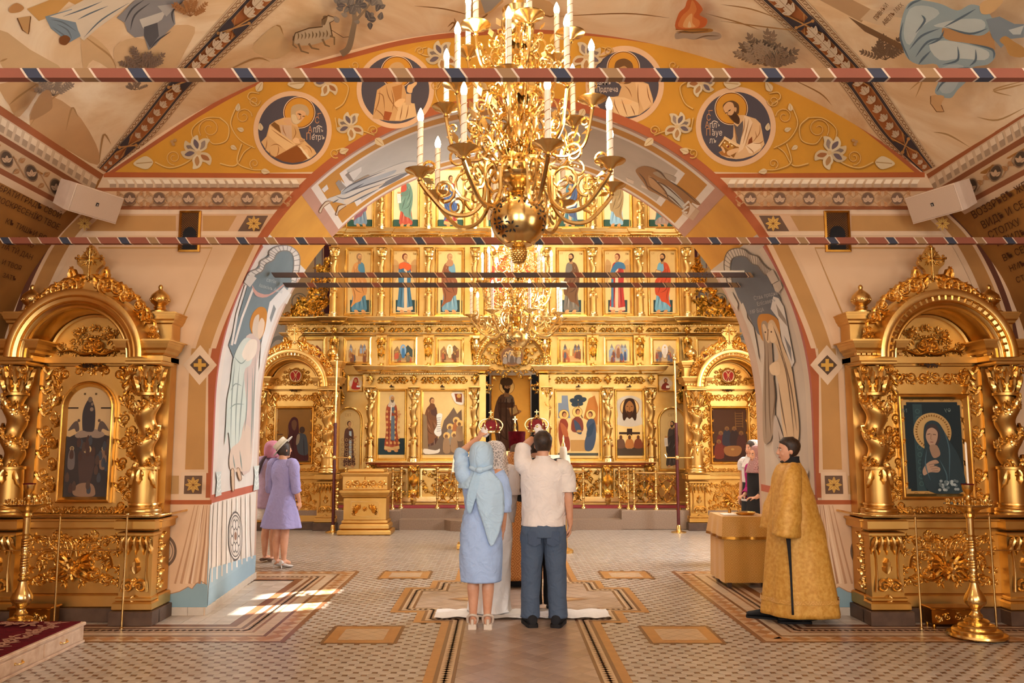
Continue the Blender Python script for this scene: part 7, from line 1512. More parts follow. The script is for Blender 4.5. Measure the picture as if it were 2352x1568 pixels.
def candle_stand(X, Y, lab, candle):
    o = empty('candle_stand', (X, Y, 0)); tag(o, lab, 'candle stand', 'brass candle stands')
    b = MB(); b.mat('brass'); b.lathe([(.235, .012), (.242, .022), (.235, .04), (.198, .046), (.2, .062), (.188, .075), (.148, .082), (.152, .1), (.138, .115), (.098, .122), (.104, .142), (.086, .155), (.052, .165), (.056, .185), (.036, .21), (.034, .23), (.05, .25), (.085, .29), (.09, .32), (.075, .36), (.045, .41), (.032, .46)], n=28); b.build('foot', None, o)
    for k in range(3): a = 2*pi*k/3+.4; b = MB(); b.mat('brass'); b.ball((.2*cos(a), .2*sin(a), .012), .018, 8, 5, sc=(1, 1, .7)); b.build('ball_foot', None, o)
    b = MB(); b.mat('brass'); pr = [(.032, .46), (.045, .47), (.048, .48), (.032, .49), (.03, .5), (.042, .515), (.03, .53)]
    for z0 in (.53, .70, .86):
        pr += [(.03, z0+.005), (.03, z0+.15), (.044, z0+.155), (.03, z0+.17)]
    pr += [(.03, 1.02), (.05, 1.03), (.04, 1.05)]; b.lathe(pr, n=14)
    for z0 in (.55, .72):
        for q in range(2): b.tube([(.031*cos(t*2*pi*5/40+q*pi), .031*sin(t*2*pi*5/40+q*pi), z0+.11*t/40) for t in range(41)], .006, 5)
    b.build('stem', None, o)
    b = MB(); b.mat('brass'); b.lathe([(.035, 1.04), (.06, 1.06), (.09, 1.085), (.16, 1.11), (.195, 1.125), (.2, 1.135), (.19, 1.135), (.15, 1.125), (.02, 1.12)], n=28); b.build('tray', None, o)
    cm = MB(); cm.mat('brass'); cm.lathe([(.008, 0), (.006, .012), (.012, .02), (.013, .04), (.009, .042), (.008, .03)], n=8); me = cm.mesh('candle_cup')
    for k in range(14): a = 2*pi*k/14; link('candle_cup', me, o, (.17*cos(a), .17*sin(a), 1.13))
    for k in range(7): a = 2*pi*k/7; link('candle_cup', me, o, (.11*cos(a), .11*sin(a), 1.125))
    b = MB(); b.mat('brass'); b.lathe([(.02, 1.12), (.02, 1.15), (.035, 1.17), (.018, 1.19), (.02, 1.22), (.042, 1.25), (.05, 1.3), (.045, 1.3)], n=14); b.mat('velvet'); b.lathe([(.052, 1.3), (.054, 1.308), (.02, 1.31)], n=14); b.build('lamp_cup', None, o)
    if candle: b = MB(); b.mat('wax'); b.lathe([(.008, 1.13), (.008, 1.52), (.002, 1.53)], (-.09, -.02, 0), 8); b.build('candle', None, o)
    return o
candle_stand(3.93, 7.36, 'brass candle stand on a wide round foot before the right icon case', False)
candle_stand(-4.39, 7.435, 'brass candle stand before the left icon case, foot behind the red platform', False)
b = MB(); b.mat('wax'); b.lathe([(.010, 0), (.009, .5), (.002, .51)], (3.97, 7.42, 1.165), 8); tag(b.build('candle'), 'tall thin pale candle in the right brass candle stand', 'candle')
for X, Y, lab in ((3.90, 7.985, 'small gilded carved box on four feet before the right icon case'), (-4.455, 7.985, 'small gilded carved box behind the left candle stand')):
    o = empty('carved_box', (X, Y-.215, 0)); tag(o, lab, 'box', 'carved boxes by the icon cases'); b = MB(); b.mat('brass_dark'); b.box(-.185, .185, -.08, .08, .035, .17, bev=.008); b.box(-.2, .2, -.095, .095, .165, .185, bev=.006); b.build('body', None, o)
    R = Rel('brass', lambda u, v, h: (u, -.08-h, v)); [R.scroll(-.13+i*.087, .1, .032, i, 1.5, 1 if i % 2 else -1, .007, 2) for i in range(4)]; tag(R.build('front_carving', o), kind='stuff')
    for sx in (-1, 1):
        for sy in (-1, 1): b = MB(); b.mat('brass_dark'); b.lathe([(.015, 0), (.018, .02), (.012, .036)], (sx*.16, sy*.06, 0), 8); b.build('foot', None, o)
# ---------------------------------------------------------------- low platform with drawers and an embroidered top
o = empty('platform', (-3.71, 7.185, 0)); tag(o, 'low pale wooden platform with drawers and a red embroidered top', 'platform')
b = MB(); b.mat('pale_wood'); b.box(-1.5, 0, -2.4, 0, .0, .15, bev=.004); b.box(-1.52, .012, -2.42, .012, .138, .168, bev=.006); b.box(-.02, .014, -2.4, 0, .0, .022, bev=.003); b.build('body', None, o)
for k in range(3):
    y1 = -.07-k*.62; b = MB(); b.mat('pale_wood'); b.box(-.01, .010, y1-.54, y1, .03, .128, bev=.004); d = b.build('drawer', None, o)
    b = MB(); b.mat('brass'); y = y1-.27; b.tube(spline([(.01, y-.045, .085), (.03, y-.035, .08), (.034, y, .078), (.03, y+.035, .08), (.01, y+.045, .085)], 4), .006, 6); b.box(.009, .013, y-.055, y-.035, .075, .095); b.box(.009, .013, y+.035, y+.055, .075, .095); b.build('handle', None, d)
b = MB(); b.mat('velvet'); b.box(-1.49, -.018, -2.39, -.018, .166, .176, bev=.004); cv = b.build('velvet_cover', None, o)
c = Cv(lambda u, v, h: (u, v, .1765+h), .00006, .0004); r = random.Random(6)
for y in [-.1-i*.13 for i in range(16)]:
    c.line([(-.12+.03*sin(y*20), y), (-.2, y-.05), (-.14, y-.1)], .016, 'b08a72', k=3)
    for a in (20, 70, 140, 200, 260, 320): leaf2(c, -.2+r.uniform(-.05, .05), y+r.uniform(-.03, .03), .085, a, 'a8785f', '7a3a34', .22)
for x in [-.35-i*.12 for i in range(10)]:
    c.line([(x, -.1), (x-.05, -.18), (x-.1, -.12)], .016, 'b08a72', k=3)
    for a in (20, 70, 140, 200, 260, 320): leaf2(c, x+r.uniform(-.04, .04), -.17+r.uniform(-.05, .05), .085, a, 'a8785f', '7a3a34', .22)
c.ring(-.75, -.72, .27, .29, 'b79a80', 40); c.ring(-.75, -.72, .2, .21, 'b79a80', 40)
for i in range(12): a = i*pi/6; leaf2(c, -.75+.21*cos(a), -.72+.21*sin(a), .1, math.degrees(a)+30, 'a8785f', '7a3a34', .25)
c.build('embroidery', cv)
# ---------------------------------------------------------------- table with a gold cloth, right
o = empty('side_table', (2.66, 10.02, 0)); tag(o, 'small table under a gold brocade cloth beside the robed server', 'table')
b = MB(); b.mat('brocade'); W, D_ = .265, .29
def skirt(x0, y0, z0, z1, fl_, k=40):
    rs = []
    for t in (0, .06, .5, 1):
        z = z1+(z0-z1)*t; ring = []
        for i in range(k):
            a = 2*pi*i/k; ca, sa = cos(a), sin(a); m = max(abs(ca), abs(sa)); px_, py_ = ca/m, sa/m; f = 1+fl_*t*(1+.5*sin(9*a))
            ring.append((px_*x0*f*(.985 if t == 0 else 1), py_*y0*f*(.985 if t == 0 else 1), z))
        rs.append(ring)
    return rs
b.loft(skirt(W, D_, .06, .80, .05), (True, False)); b.build('cloth', None, o)
b = MB(); b.mat('brocade'); rs = skirt(W*1.04, D_*1.04, .58, .806, .1); b.loft(rs, (True, False)); b.mat('brass_dark'); b.loft([[(x*1.003, y*1.003, z) for x, y, z in rs[3]], [(x*1.01, y*1.01, z-.03) for x, y, z in rs[3]]], (False, False)); b.build('overcloth', None, o)
for sx in (-1, 1):
    for sy in (-1, 1): b = MB(); b.mat('plinth_brown'); b.box(sx*.2-.025, sx*.2+.025, sy*.22-.025, sy*.22+.025, 0, .78); b.build('leg', None, o)
b = MB(); b.mat('paint', 'e8dccb'); b.box(2.44, 2.60, 9.86, 10.06, .808, .816); tag(b.build('paper'), 'white paper sheet lying on the gold table', 'paper')
b = MB(); b.mat('brass'); b.lathe([(.10, 0), (.11, .01), (.12, .035), (.115, .035), (.1, .015), (.02, .012)], (2.72, 9.95, .808), 6); tag(b.build('dish'), 'six-sided brass dish on the gold table', 'dish')
b = MB(); b.mat('brass_dark'); b.lathe([(.02, 0), (.02, .05), (.012, .06)], (2.60, 10.2, .808), 8); tag(b.build('cup'), 'little brass cup on the gold table', 'cup')
# white cloth strip on the floor
b = MB(); b.mat('cloth', 'e9e4de'); rs = []; r = random.Random(12)
for i in range(61):
    x = -.84+1.68*i/60+.02; rs.append([(x+r.uniform(-.006, .006), 8.06+.40*t+r.uniform(-.008, .008)+.012*sin(x*9), .012+.012*abs(sin(x*13+t*5))+r.uniform(0, .010)*(1-abs(2*t-1))) for t in (0, .12, .25, .4, .55, .7, .85, 1)])
b.loft(rs, (False, False), False); tag(b.build('cloth_strip'), 'crumpled white cloth strip on the floor under the couple', 'cloth')
# ---------------------------------------------------------------- tie rods
def tie_rod(x0, x1, Y, z, th, lab, cols, name='tie_rod'):
    b = MB(); b.mat('paint'); x = x0; i = 0; sl = th*.7
    seq = cols
    while x < x1:
        L, col = seq[i % len(seq)]; e = min(x+L, x1)
        t = th/2; A = [(x-sl/2, -t, -t), (x+sl/2, -t, t), (x+sl/2, t, t), (x-sl/2, t, -t)]; B = [(e-sl/2, -t, -t), (e+sl/2, -t, t), (e+sl/2, t, t), (e-sl/2, t, -t)]
        if sl > 0: A = [(p[0]*1+0, p[1], p[2]) for p in [(x+sl/2, -t, -t), (x-sl/2, -t, t), (x-sl/2, t, t), (x+sl/2, t, -t)]]; B = [(e+sl/2, -t, -t), (e-sl/2, -t, t), (e-sl/2, t, t), (e+sl/2, t, -t)]
        b.add([tuple(Vector(p)+Vector((0, Y, z))) for p in A+B], [(0, 4, 5, 1), (1, 5, 6, 2), (2, 6, 7, 3), (3, 7, 4, 0)], col, False); x = e; i += 1
    n = len(b.v); b.add([b.v[0], b.v[1], b.v[2], b.v[3]], [(0, 1, 2, 3)], seq[0][1], False); b.add([b.v[n-4], b.v[n-3], b.v[n-2], b.v[n-1]], [(3, 2, 1, 0)], seq[0][1], False)
    return tag(b.build(name), lab, 'tie rod', 'painted tie rods')
RU, BL, TN, WH = '8a4e3a', '3a3c4a', '93704c', 'cdb49c'
PAT = [(.012, WH), (.075, BL), (.012, WH), (.17, RU), (.012, WH), (.075, TN), (.012, WH), (.18, RU)]
tie_rod(-4.86, 4.86, 4.1, 3.585, .052, 'thick rust-red tie rod with blue bands crossing high in the nearest bay', PAT)
tie_rod(-4.83, 4.90, 7.5, 3.53, .058, 'rust-red tie rod with blue bands just in front of the arch', PAT)
DK2 = '54443f'; PAT2 = [(.27, DK2), (.014, 'c9a27c'), (.075, RU), (.014, 'c9a27c'), (.27, DK2), (.014, 'c9a27c'), (.014, DK2), (.07, TN), (.014, DK2), (.014, 'c9a27c')]
tie_rod(-2.72, 2.60, 9.0, 3.51, .05, 'dark tie rod spanning the arch, upper of two', PAT2); tie_rod(-2.75, 2.63, 9.6, 3.51, .05, 'dark tie rod spanning the arch, lower of two', PAT2)
b = MB(); b.mat('wax'); b.tube([(2.15, 9.0, 3.548), (2.52, 9.0, 3.55)], .014, 8); b.mat('brass_dark'); [b.tube([(1.95+.05*i, 9.0, 3.48), (1.95+.05*i, 8.97, 3.51), (1.95+.05*i, 9.0, 3.54)], .004, 4) for i in range(6)]; tag(b.build('candle'), 'white candle tied along the right end of the upper arch rod', 'candle')
# ---------------------------------------------------------------- loudspeakers and wall grilles
for sx, lab in ((-1, 'pale loudspeaker in the upper left corner of the vault'), (1, 'pale loudspeaker in the upper right corner of the vault')):
    p = at(222 if sx < 0 else 2143, 469, 7.72); o = empty('loudspeaker', p); tag(o, lab, 'loudspeaker', 'corner loudspeakers')
    o.rotation_euler = (Matrix.Rotation(sx*radians(-66), 4, 'Z') @ Matrix.Rotation(radians(22), 4, 'X')).to_euler()
    b = MB(); b.mat('white_plastic'); W, H, D_ = .27, .135, .26
    vs = [(-W, 0, -H), (W, 0, -H), (W, 0, H), (-W, 0, H), (-W*.92, D_, -H*.9), (W*.92, D_, -H*.9), (W*.92, D_, H*.9), (-W*.92, D_, H*.9), (-W, .07, -H), (W, .07, -H), (W, .07, H), (-W, .07, H)]
    b.add(vs, [(0, 1, 2, 3), (0, 8, 9, 1), (1, 9, 10, 2), (2, 10, 11, 3), (3, 11, 8, 0), (8, 4, 5, 9), (9, 5, 6, 10), (10, 6, 7, 11), (11, 7, 4, 8), (7, 6, 5, 4)], None, False); b.box(-.04, .04, D_-.02, D_+.12, -.03, .03); b.build('cabinet', None, o)
    b = MB(); b.mat('grey_cloth'); b.box(-W+.008, W-.008, -.010, .004, -H+.008, H-.008, bev=.004); g = b.build('grille', None, o)
    b = MB(); b.mat('black_cloth'); b.box(-.014, .014, -.014, -.008, -.017, .017); b.build('badge', None, g)
    c = Cv(lambda u, v, h: (u, -.0141-h, v), .0002, .0002); c.ring(0, 0, .003, .006, 'd8cfc4', 10); c.rect(-.008, -.013, .008, -.010, 'd8cfc4'); c.build('badge_mark', g)
for sx in (-1, 1):
    X = lambda x: x if sx < 0 else 2359-x+(-20 if 0 else 0)
    p0 = at(min(X(410), X(464)), 579, 8.25); p1 = at(max(X(410), X(464)), 485, 8.25); o = empty('wall_grille', ((p0.x+p1.x)/2, 8.25, p0.z)); tag(o, 'brown framed ventilation grille on the wall, %s' % ('left of the arch' if sx < 0 else 'right of the arch'), 'grille', 'wall ventilation grilles')
    W, H = (p1.x-p0.x)/2, p1.z-p0.z
    b = MB(); b.mat('brass_dark'); b.sweep([(-W, 0, 0), (W, 0, 0), (W, 0, H), (-W, 0, H)], [(0, 0), (0, .025), (-.02, .03), (-.022, 0)], closed=True); b.build('frame', None, o)
    b = MB(); b.mat('dark_iron'); b.box(-W+.015, W-.015, -.008, 0, .015, H-.015); b.build('backing', None, o)
    b = MB(); b.mat('brass_dark')
    for k in range(-14, 30):
        for s in (1, -1):
            pl = clip([(-1, k*.024-s), (1, k*.024+s), (1, k*.024+s+.003), (-1, k*.024-s+.003)], -W+.016, W-.016, .016, H-.016)
            if len(pl) > 2: b.add([(x, -.012, z) for x, z in pl], [tuple(range(len(pl)))], None, False)
    tag(b.build('mesh_screen', None, o), kind='stuff')
    b = MB(); b.mat('black_cloth'); n_ = 12; b.add([(-W*.6, -.018, .02)]+[(W*.6*cos(pi-pi*i/n_), -.018, H*.45+W*.6*sin(pi*i/n_)) for i in range(n_+1)]+[(W*.6, -.018, .02)], [tuple(range(n_+3))], None, False); b.build('shutter', None, o)
# ---------------------------------------------------------------- chandeliers
def chandelier(X, Y, lab):
    o = empty('chandelier', (X, Y, 3.27)); tag(o, lab, 'chandelier', 'brass chandeliers')
    B = 'brass'
    b = MB(); b.mat(B); b.lathe([(.06, .19), (.075, .2), (.055, .22), (.045, .235), (.09, .26), (.15, .285), (.175, .31), (.18, .325), (.16, .33), (.07, .345), (.05, .37), (.045, .44), (.06, .46), (.045, .48), (.05, .54), (.075, .58), (.095, .64), (.09, .69), (.06, .73), (.045, .75), (.07, .77), (.12, .80), (.13, .82), (.06, .84), (.045, .88), (.04, .95), (.06, .98), (.09, 1.04), (.1, 1.1), (.08, 1.17), (.05, 1.2), (.09, 1.23), (.11, 1.25), (.05, 1.27), (.045, 1.36), (.07, 1.4), (.12, 1.44), (.13, 1.5), (.1, 1.56), (.12, 1.6), (.05, 1.63), (.035, 1.8), (.02, 2.0), (.012, 2.7)], n=20); b.build('stem', None, o)
    b = MB(); b.mat(B); b.ball((0, 0, 0), .204, 32, 20); bl = b.build('globe', None, o)
    b = MB(); b.mat('black_cloth'); r = random.Random(2)
    for i in range(30):
        th = r.uniform(0, 2*pi); ph = r.uniform(-.75, .95)
        for k in range(6):
            a = 2*pi*k/6; tu, tv = .034*cos(a)+r.uniform(-.008, .008), .034*sin(a); T = th+tu/.195/cos(ph); P_ = ph+tv/.205; n_ = Vector((cos(P_)*cos(T), cos(P_)*sin(T), sin(P_))); e1 = Vector((-sin(T), cos(T), 0)); e2 = n_.cross(e1); ca, sa = cos(a), sin(a); d = e1*ca+e2*sa; q = e1*-sa+e2*ca; c_ = n_*.2064
            b.add([tuple(c_-d*.017), tuple(c_+q*.007), tuple(c_+d*.017), tuple(c_-q*.007)], [(0, 1, 2, 3)], None, False)
    tag(b.build('hole_shade_patch', None, bl), kind='stuff')  # dark patches laid on the globe stand in for the shade inside its holes
    b = MB(); b.mat(B); b.lathe([(.09, -.17), (.1, -.185), (.06, -.2), (.05, -.205), (.06, -.215), (.045, -.23)], n=16)
    for k in range(6):
        for j in range(12): a = 2*pi*(j+.5*(k % 2))/12; rr = .052*(1-(k/6.5)**2)**.5; b.ball((rr*cos(a), rr*sin(a), -.235-k*.014), .011, 5, 4)
    b.lathe([(.05, -.22), (.05, -.25), (.03, -.3), (.01, -.325)], n=10); b.build('pine_finial', None, o)
    pl = MB(); pl.mat(B); pl.lathe([(.012, -.07), (.02, -.06), (.012, -.045), (.03, -.035), (.05, -.015), (.1, .004), (.108, .012), (.1, .014), (.06, .006), (.03, .012), (.03, .03), (.024, .03)], n=20); plm = pl.mesh('drip_plate')
    cn = MB(); cn.mat('wax'); cn.lathe([(.021, .012), (.021, .37), (.015, .375)], n=10)
    cn.mat('brass_dark')
    cn.tube([(.0215*cos(t*2*pi/10), .0215*sin(t*2*pi/10), .04+.3*t/46) for t in range(47)], .0022, 4); cnm = cn.mesh('candle')
    bu = MB(); bu.mat('bulb_glow'); bu.lathe([(.012, .37), (.02, .385), (.024, .405), (.02, .43), (.01, .455), (.002, .47)], n=10); bum = bu.mesh('flame_bulb')
    TI = ((8, .72, .30, .22, 14), (8, .54, .87, .62, -8), (6, .40, 1.34, 1.14, 10))
    for N_, R_, zp, za, ph in TI:
        am = MB(); am.mat(B); k = R_/.72; zb = za-.0
        P = lambda pts: [(x*R_, 0, z*k+za) for x, z in pts]
        main = P([(.08, .12), (.2, .2), (.34, .12), (.36, -.08), (.5, -.2), (.72, -.2), (.9, -.08), (1.0, .1)]); main[-1] = (R_, 0, zp-.07)
        am.tube(spline(main, 6), .012*k+.004, 6)
        def sc(cx, cz, r, a0, d, t=1.4): n = int(12*t); am.tube([(cx*R_+r*R_*(1-.75*i/n)*cos(a0+d*2*pi*t*i/n), 0, cz*k+za+r*R_*(1-.75*i/n)*sin(a0+d*2*pi*t*i/n)) for i in range(n+1)], [.009*k+.003-(.004*k)*i/n for i in range(n+1)], 5)
        sc(.5, .02, .17, -pi/2, 1); sc(.76, -.04, .12, -pi/2, -1); sc(.3, .3, .13, -pi/2, 1); sc(.62, .2, .11, pi, -1); sc(.2, -.08, .1, pi/2, -1); sc(.9, .12, .08, -pi/2, 1); sc(.42, .42, .09, pi, 1)
        am.tube(spline(P([(.2, .2), (.38, .36), (.5, .34), (.56, .22)]), 5), .008, 5); am.tube(spline(P([(.12, .3), (.2, .5), (.3, .62), (.26, .74)]), 5), .007, 5)
        for (x, z) in ((.56, .22), (.26, .74), (.36, .12), (.72, -.2), (.5, -.2)): am.ball((x*R_, 0, z*k+za), .016, 6, 4)
        for (x, z, a) in ((.30, .62, 1.4), (.42, .5, .9), (.62, .3, 1.2), (.2, .55, 2), (.85, 0, .4)):
            Lf = .09*k+.02; am.add([(x*R_, 0, z*k+za), (x*R_+Lf*.5*cos(a)-.02*sin(a), .012, z*k+za+Lf*.5*sin(a)+.02*cos(a)), (x*R_+Lf*cos(a), 0, z*k+za+Lf*sin(a)), (x*R_+Lf*.5*cos(a)+.02*sin(a), -.012, z*k+za+Lf*.5*sin(a)-.02*cos(a))], [(0, 1, 2), (0, 2, 3)])
        amm = am.mesh('arm')
        for i in range(N_):
            a = radians(-90+ph+360*i/N_); A_ = link('arm', amm, o, None, (0, 0, a)); link('drip_plate', plm, A_, (R_, 0, zp)); c_ = link('candle', cnm, A_, (R_, 0, zp)); link('flame_bulb', bum, A_, (R_, 0, zp))
    for z, r_, n_ in ((.35, .2, 8), (.9, .18, 8), (1.3, .16, 6)):
        R = Rel(B, None)
        for i in range(n_):
            a = 2*pi*(i+.5)/n_; R.mp = lambda u, v, h, a=a: (r_*.5*cos(a)-u*sin(a)+h*cos(a), r_*.5*sin(a)+u*cos(a)+h*sin(a), z+v); R.leaf(0, 0, pi/2, .16, .05, .05); R.flower(0, .2, .045, 7)
        R.build('leaf_collar', o)
    for z, E in ((.55, 42), (1.1, 48), (1.85, 85)):
        L_ = light('chandelier_light', 'POINT', (X+.34*(1 if z < 1 else -1), Y-.30, 3.27+z), E, (1, .80, .54), .12)
    return o
chandelier(-.06, 5.8, 'large brass chandelier with pierced globe and lit candle bulbs, nearest'); o = chandelier(.06, 12.6, 'smaller-looking brass chandelier hanging before the altar screen')
b = MB(); b.mat('brass'); b.tube([(0, 0, 2.6), (0, 0, 6.33)], .012, 6); b.build('hanging_rod', None, o)
# ---------------------------------------------------------------- people
def rings(L, n=36):
    out = []
    for e in L:
        cx, cy, z, rx, ry = e[:5]; amp, k, ph = (e[5:]+(0, 0, 0))[:3] if len(e) > 5 else (0, 0, 0); r = []
        for j in range(n):
            a = 2*pi*j/n; f = 1+amp*sin(k*a+ph)+amp*.5*sin((k*2+1)*a+ph*2.3); r.append((cx+rx*cos(a)*f, cy+ry*sin(a)*f, z))
        out.append(r)
    return out
def garment(name, L, mat, col, par, n=44, caps=(False, False), thick=.006):
    b = MB(); b.mat(mat, col); L = [tuple(x) if len(x) > 5 else tuple(x)+(0., 0, 0) for x in L]
    L2 = spline(L, 4) if len(L) > 2 else L
    b.loft(rings(L2, n), caps); o = b.build(name, None, par)
    if thick: m = o.modifiers.new('thick', 'SOLIDIFY'); m.thickness = thick; m.offset = -1
    return o
def sleeve(name, pts, rad, mat, col, par, n=20, fold=.05, flat=1, cap=False):
    b = MB(); b.mat(mat, col); P = spline(pts, 5); Rr = spline([(r,) for r in rad], 5); P = [Vector(p) for p in P]; rs = []; up = None
    for i, p in enumerate(P):
        d = (P[min(i+1, len(P)-1)]-P[max(i-1, 0)]).normalized()
        if up is None: up = Vector((0, 1, 0)) if abs(d.y) < .9 else Vector((1, 0, 0))
        a = d.cross(up).normalized(); c = a.cross(d).normalized(); up = c
        rs.append([tuple(p+(a*cos(2*pi*j/n)+c*sin(2*pi*j/n)*flat)*Rr[i][0]*(1+fold*sin(3*2*pi*j/n+i*.9)+fold*.6*sin(i*1.9+2*pi*j/n))) for j in range(n)])
    b.loft(rs, (True, cap)); o = b.build(name, None, par); m = o.modifiers.new('thick', 'SOLIDIFY'); m.thickness = .004; m.offset = -1; return o
HEADR = [(-.122, .020, .022, .040), (-.112, .036, .036, .038), (-.09, .052, .058, .026), (-.06, .062, .078, .012), (-.02, .069, .09, .003), (.025, .073, .096, -.004), (.06, .071, .092, -.008), (.09, .056, .074, -.010), (.108, .034, .046, -.010), (.116, .010, .014, -.010)]
def head_rings(f=1., grow=0, zmin=-1, yo=0, n=22):
    return [[((rx*f+grow)*cos(2*pi*j/n), (ry*f+grow)*sin(2*pi*j/n)+y+yo, z*f+(grow if z > 0 else 0)) for j in range(n)] for z, rx, ry, y in HEADR if z >= zmin]
def hmat(c, yaw=0, pitch=0, roll=0): return Matrix.Translation(Vector(c)) @ Matrix.Rotation(radians(yaw), 4, 'Z') @ Matrix.Rotation(radians(pitch), 4, 'X') @ Matrix.Rotation(radians(roll), 4, 'Y')
def hand(b, w, d, nrm, curl=25, side=1, s=1., open_=0):
    """palm and five fingers: w wrist, d direction, nrm palm side, side: which side the thumb leaves"""
    w, d, q = Vector(w), Vector(d).normalized(), Vector(nrm).normalized(); u = d.cross(q).normalized()*side; q = (q-d*q.dot(d)).normalized()
    rs = []
    for t, hw, th in ((-.01, .023, .019), (.02, .032, .016), (.055, .040, .014), (.085, .038, .012), (.095, .030, .008)):
        p = w+d*t*s; rs.append([tuple(p+u*hw*s*cos(2*pi*j/10)+q*th*s*sin(2*pi*j/10)) for j in range(10)])
    b.loft(rs)
    for k, (o, L) in enumerate(((.030, .068), (.010, .078), (-.011, .072), (-.030, .056))):
        p = w+d*(.078-.008*abs(k-1))*s+u*o*s; a = 0; pts = [p-d*.02*s, p]; dd = (d+u*o*(2.5+open_)).normalized()
        for j, f in enumerate((.45, .32, .23)):
            a += radians(curl*(1+.25*k) if j else curl*.6); p = p+(dd*cos(a)+q*sin(a))*L*f*s; pts.append(p)
        b.tube([tuple(x) for x in pts], [.0088*s, .0092*s, .0085*s, .008*s, .0068*s], 8, ends=True)
    p = w+d*.022*s+u*.024*s; t1 = (u*.75+d*.6+q*.25).normalized(); p2 = p+t1*.035*s; p3 = p2+(d*.75+u*.2+q*.5).normalized()*.028*s; p4 = p3+(d*.7-u*.1+q*.6).normalized()*.022*s
    b.tube([tuple(p), tuple(p2), tuple(p3), tuple(p4)], [.012*s, .011*s, .0095*s, .008*s], 8, ends=True)
def figure(loc, rz, lab, group=None): return tag(empty('person', loc, rz), lab, 'person', group)
def body(P, H, arms, legs=None, yaw=0, pitch=0, roll=0, hc=None, skin='skin', vox=.007, w=1., hands=(), tone=None):
    """one continuous body: trunk, neck, head with nose and ears, tapering limbs, hands and feet, fused by a remesh"""
    k = H/1.75; b = MB(); b.mat(skin)
    hc = hc or (0, .015, H-.118*k-.004); N_ = 20
    b.loft(rings([(0, 0, .80*k, .10*w, .09), (0, 0, .92*k, .155*w, .105), (0, .0, 1.08*k, .125*w, .09), (0, 0, 1.25*k, .150*w, .10), (0, 0, 1.38*k, .150*w, .095), (0, 0, 1.44*k, .10*w, .075), (0, 0, 1.48*k, .06, .058)], N_))
    b.tube([(0, -.005, 1.42*k), (hc[0]*.5, hc[1]*.5-.012, 1.5*k), (hc[0], hc[1]-.018, hc[2]-.05*k)], [.062*k, .054*k, .05*k], 14)
    b.X = hmat(hc, yaw, pitch, roll); b.loft([[tuple(Vector(p)*k) for p in r] for r in head_rings()])
    b.tube([(0, .088*k, .022*k), (0, .104*k, -.006*k), (0, .112*k, -.024*k), (0, .094*k, -.036*k)], [.008*k, .010*k, .014*k, .010*k], 8, ends=True)
    b.ball((0, .088*k, -.066*k), .016*k, 8, 5, sc=(1.5, .7, .6)); b.ball((0, .074*k, -.1*k), .022*k, 8, 6, sc=(1.1, .9, .8))
    for s in (-1, 1): b.ball((s*.073*k, -.006*k, -.012*k), .03*k, 10, 6, sc=(.35, .65, 1.05)); b.ball((s*.03*k, .074*k, -.036*k), .022*k, 8, 6, sc=(1, .6, .8))
    b.X = None
    for s, A in zip((-1, 1), arms):
        sh, el, wr = A; b.tube([(s*.07*w, 0, 1.415*k), sh], [.06, .062], 12, ends=True); b.tube([sh, [(x*.5+y*.5) for x, y in zip(sh, el)], el], [.056, .047, .041], 12, ends=True); m = [x*.7+y*.3 for x, y in zip(el, wr)]; b.tube([el, m, wr], [.041, .039, .025], 12, ends=True)
    for h in hands: hand(b, *h[0], **h[1])
    for s, L in zip((-1, 1), legs or ()):
        hp, kn, an, to = L; b.tube([hp, [(x*.5+y*.5) for x, y in zip(hp, kn)], kn], [.085*w, .074*w, .053], 14, ends=True); m = [x*.68+y*.32 for x, y in zip(kn, an)]; b.tube([kn, (m[0], m[1]-.012, m[2]), an], [.053, .056, .034], 14, ends=True)
        b.tube([(an[0], an[1]-.03, .03+an[2]-.085), (an[0], an[1]+.02, .045+an[2]-.085), to], [.032, .036, .022], 10, ends=True)
    o = b.build('body', None, P); m = o.modifiers.new('fuse', 'REMESH'); m.mode = 'VOXEL'; m.voxel_size = vox; m.use_smooth_shade = True
    m = o.modifiers.new('soften', 'SMOOTH'); m.factor = .5; m.iterations = 3
    return o, hmat(hc, yaw, pitch, roll), k
def face(P, Hm, k, brow='2a1a10', lip='9a5a4a'):
    b = MB(); b.X = Hm
    for s in (-1, 1):
        b.mat('paint', 'efe6dc'); b.ball((s*.030*k, .083*k, .008*k), .0105*k, 8, 6, sc=(1.25, .6, .75)); b.mat('paint', '24160e'); b.ball((s*.030*k, .0885*k, .008*k), .0055*k, 8, 6, sc=(1, .6, 1))
        b.tube([(s*.016*k, .090*k, .024*k), (s*.032*k, .091*k, .029*k), (s*.048*k, .080*k, .024*k)], [.003, .004, .002], 5, col=brow)
    b.mat('paint', lip); b.tube([(-.022*k, .086*k, -.063*k), (0, .098*k, -.062*k), (.022*k, .086*k, -.063*k)], [.003, .0055, .003], 6); return b.build('face', None, P)
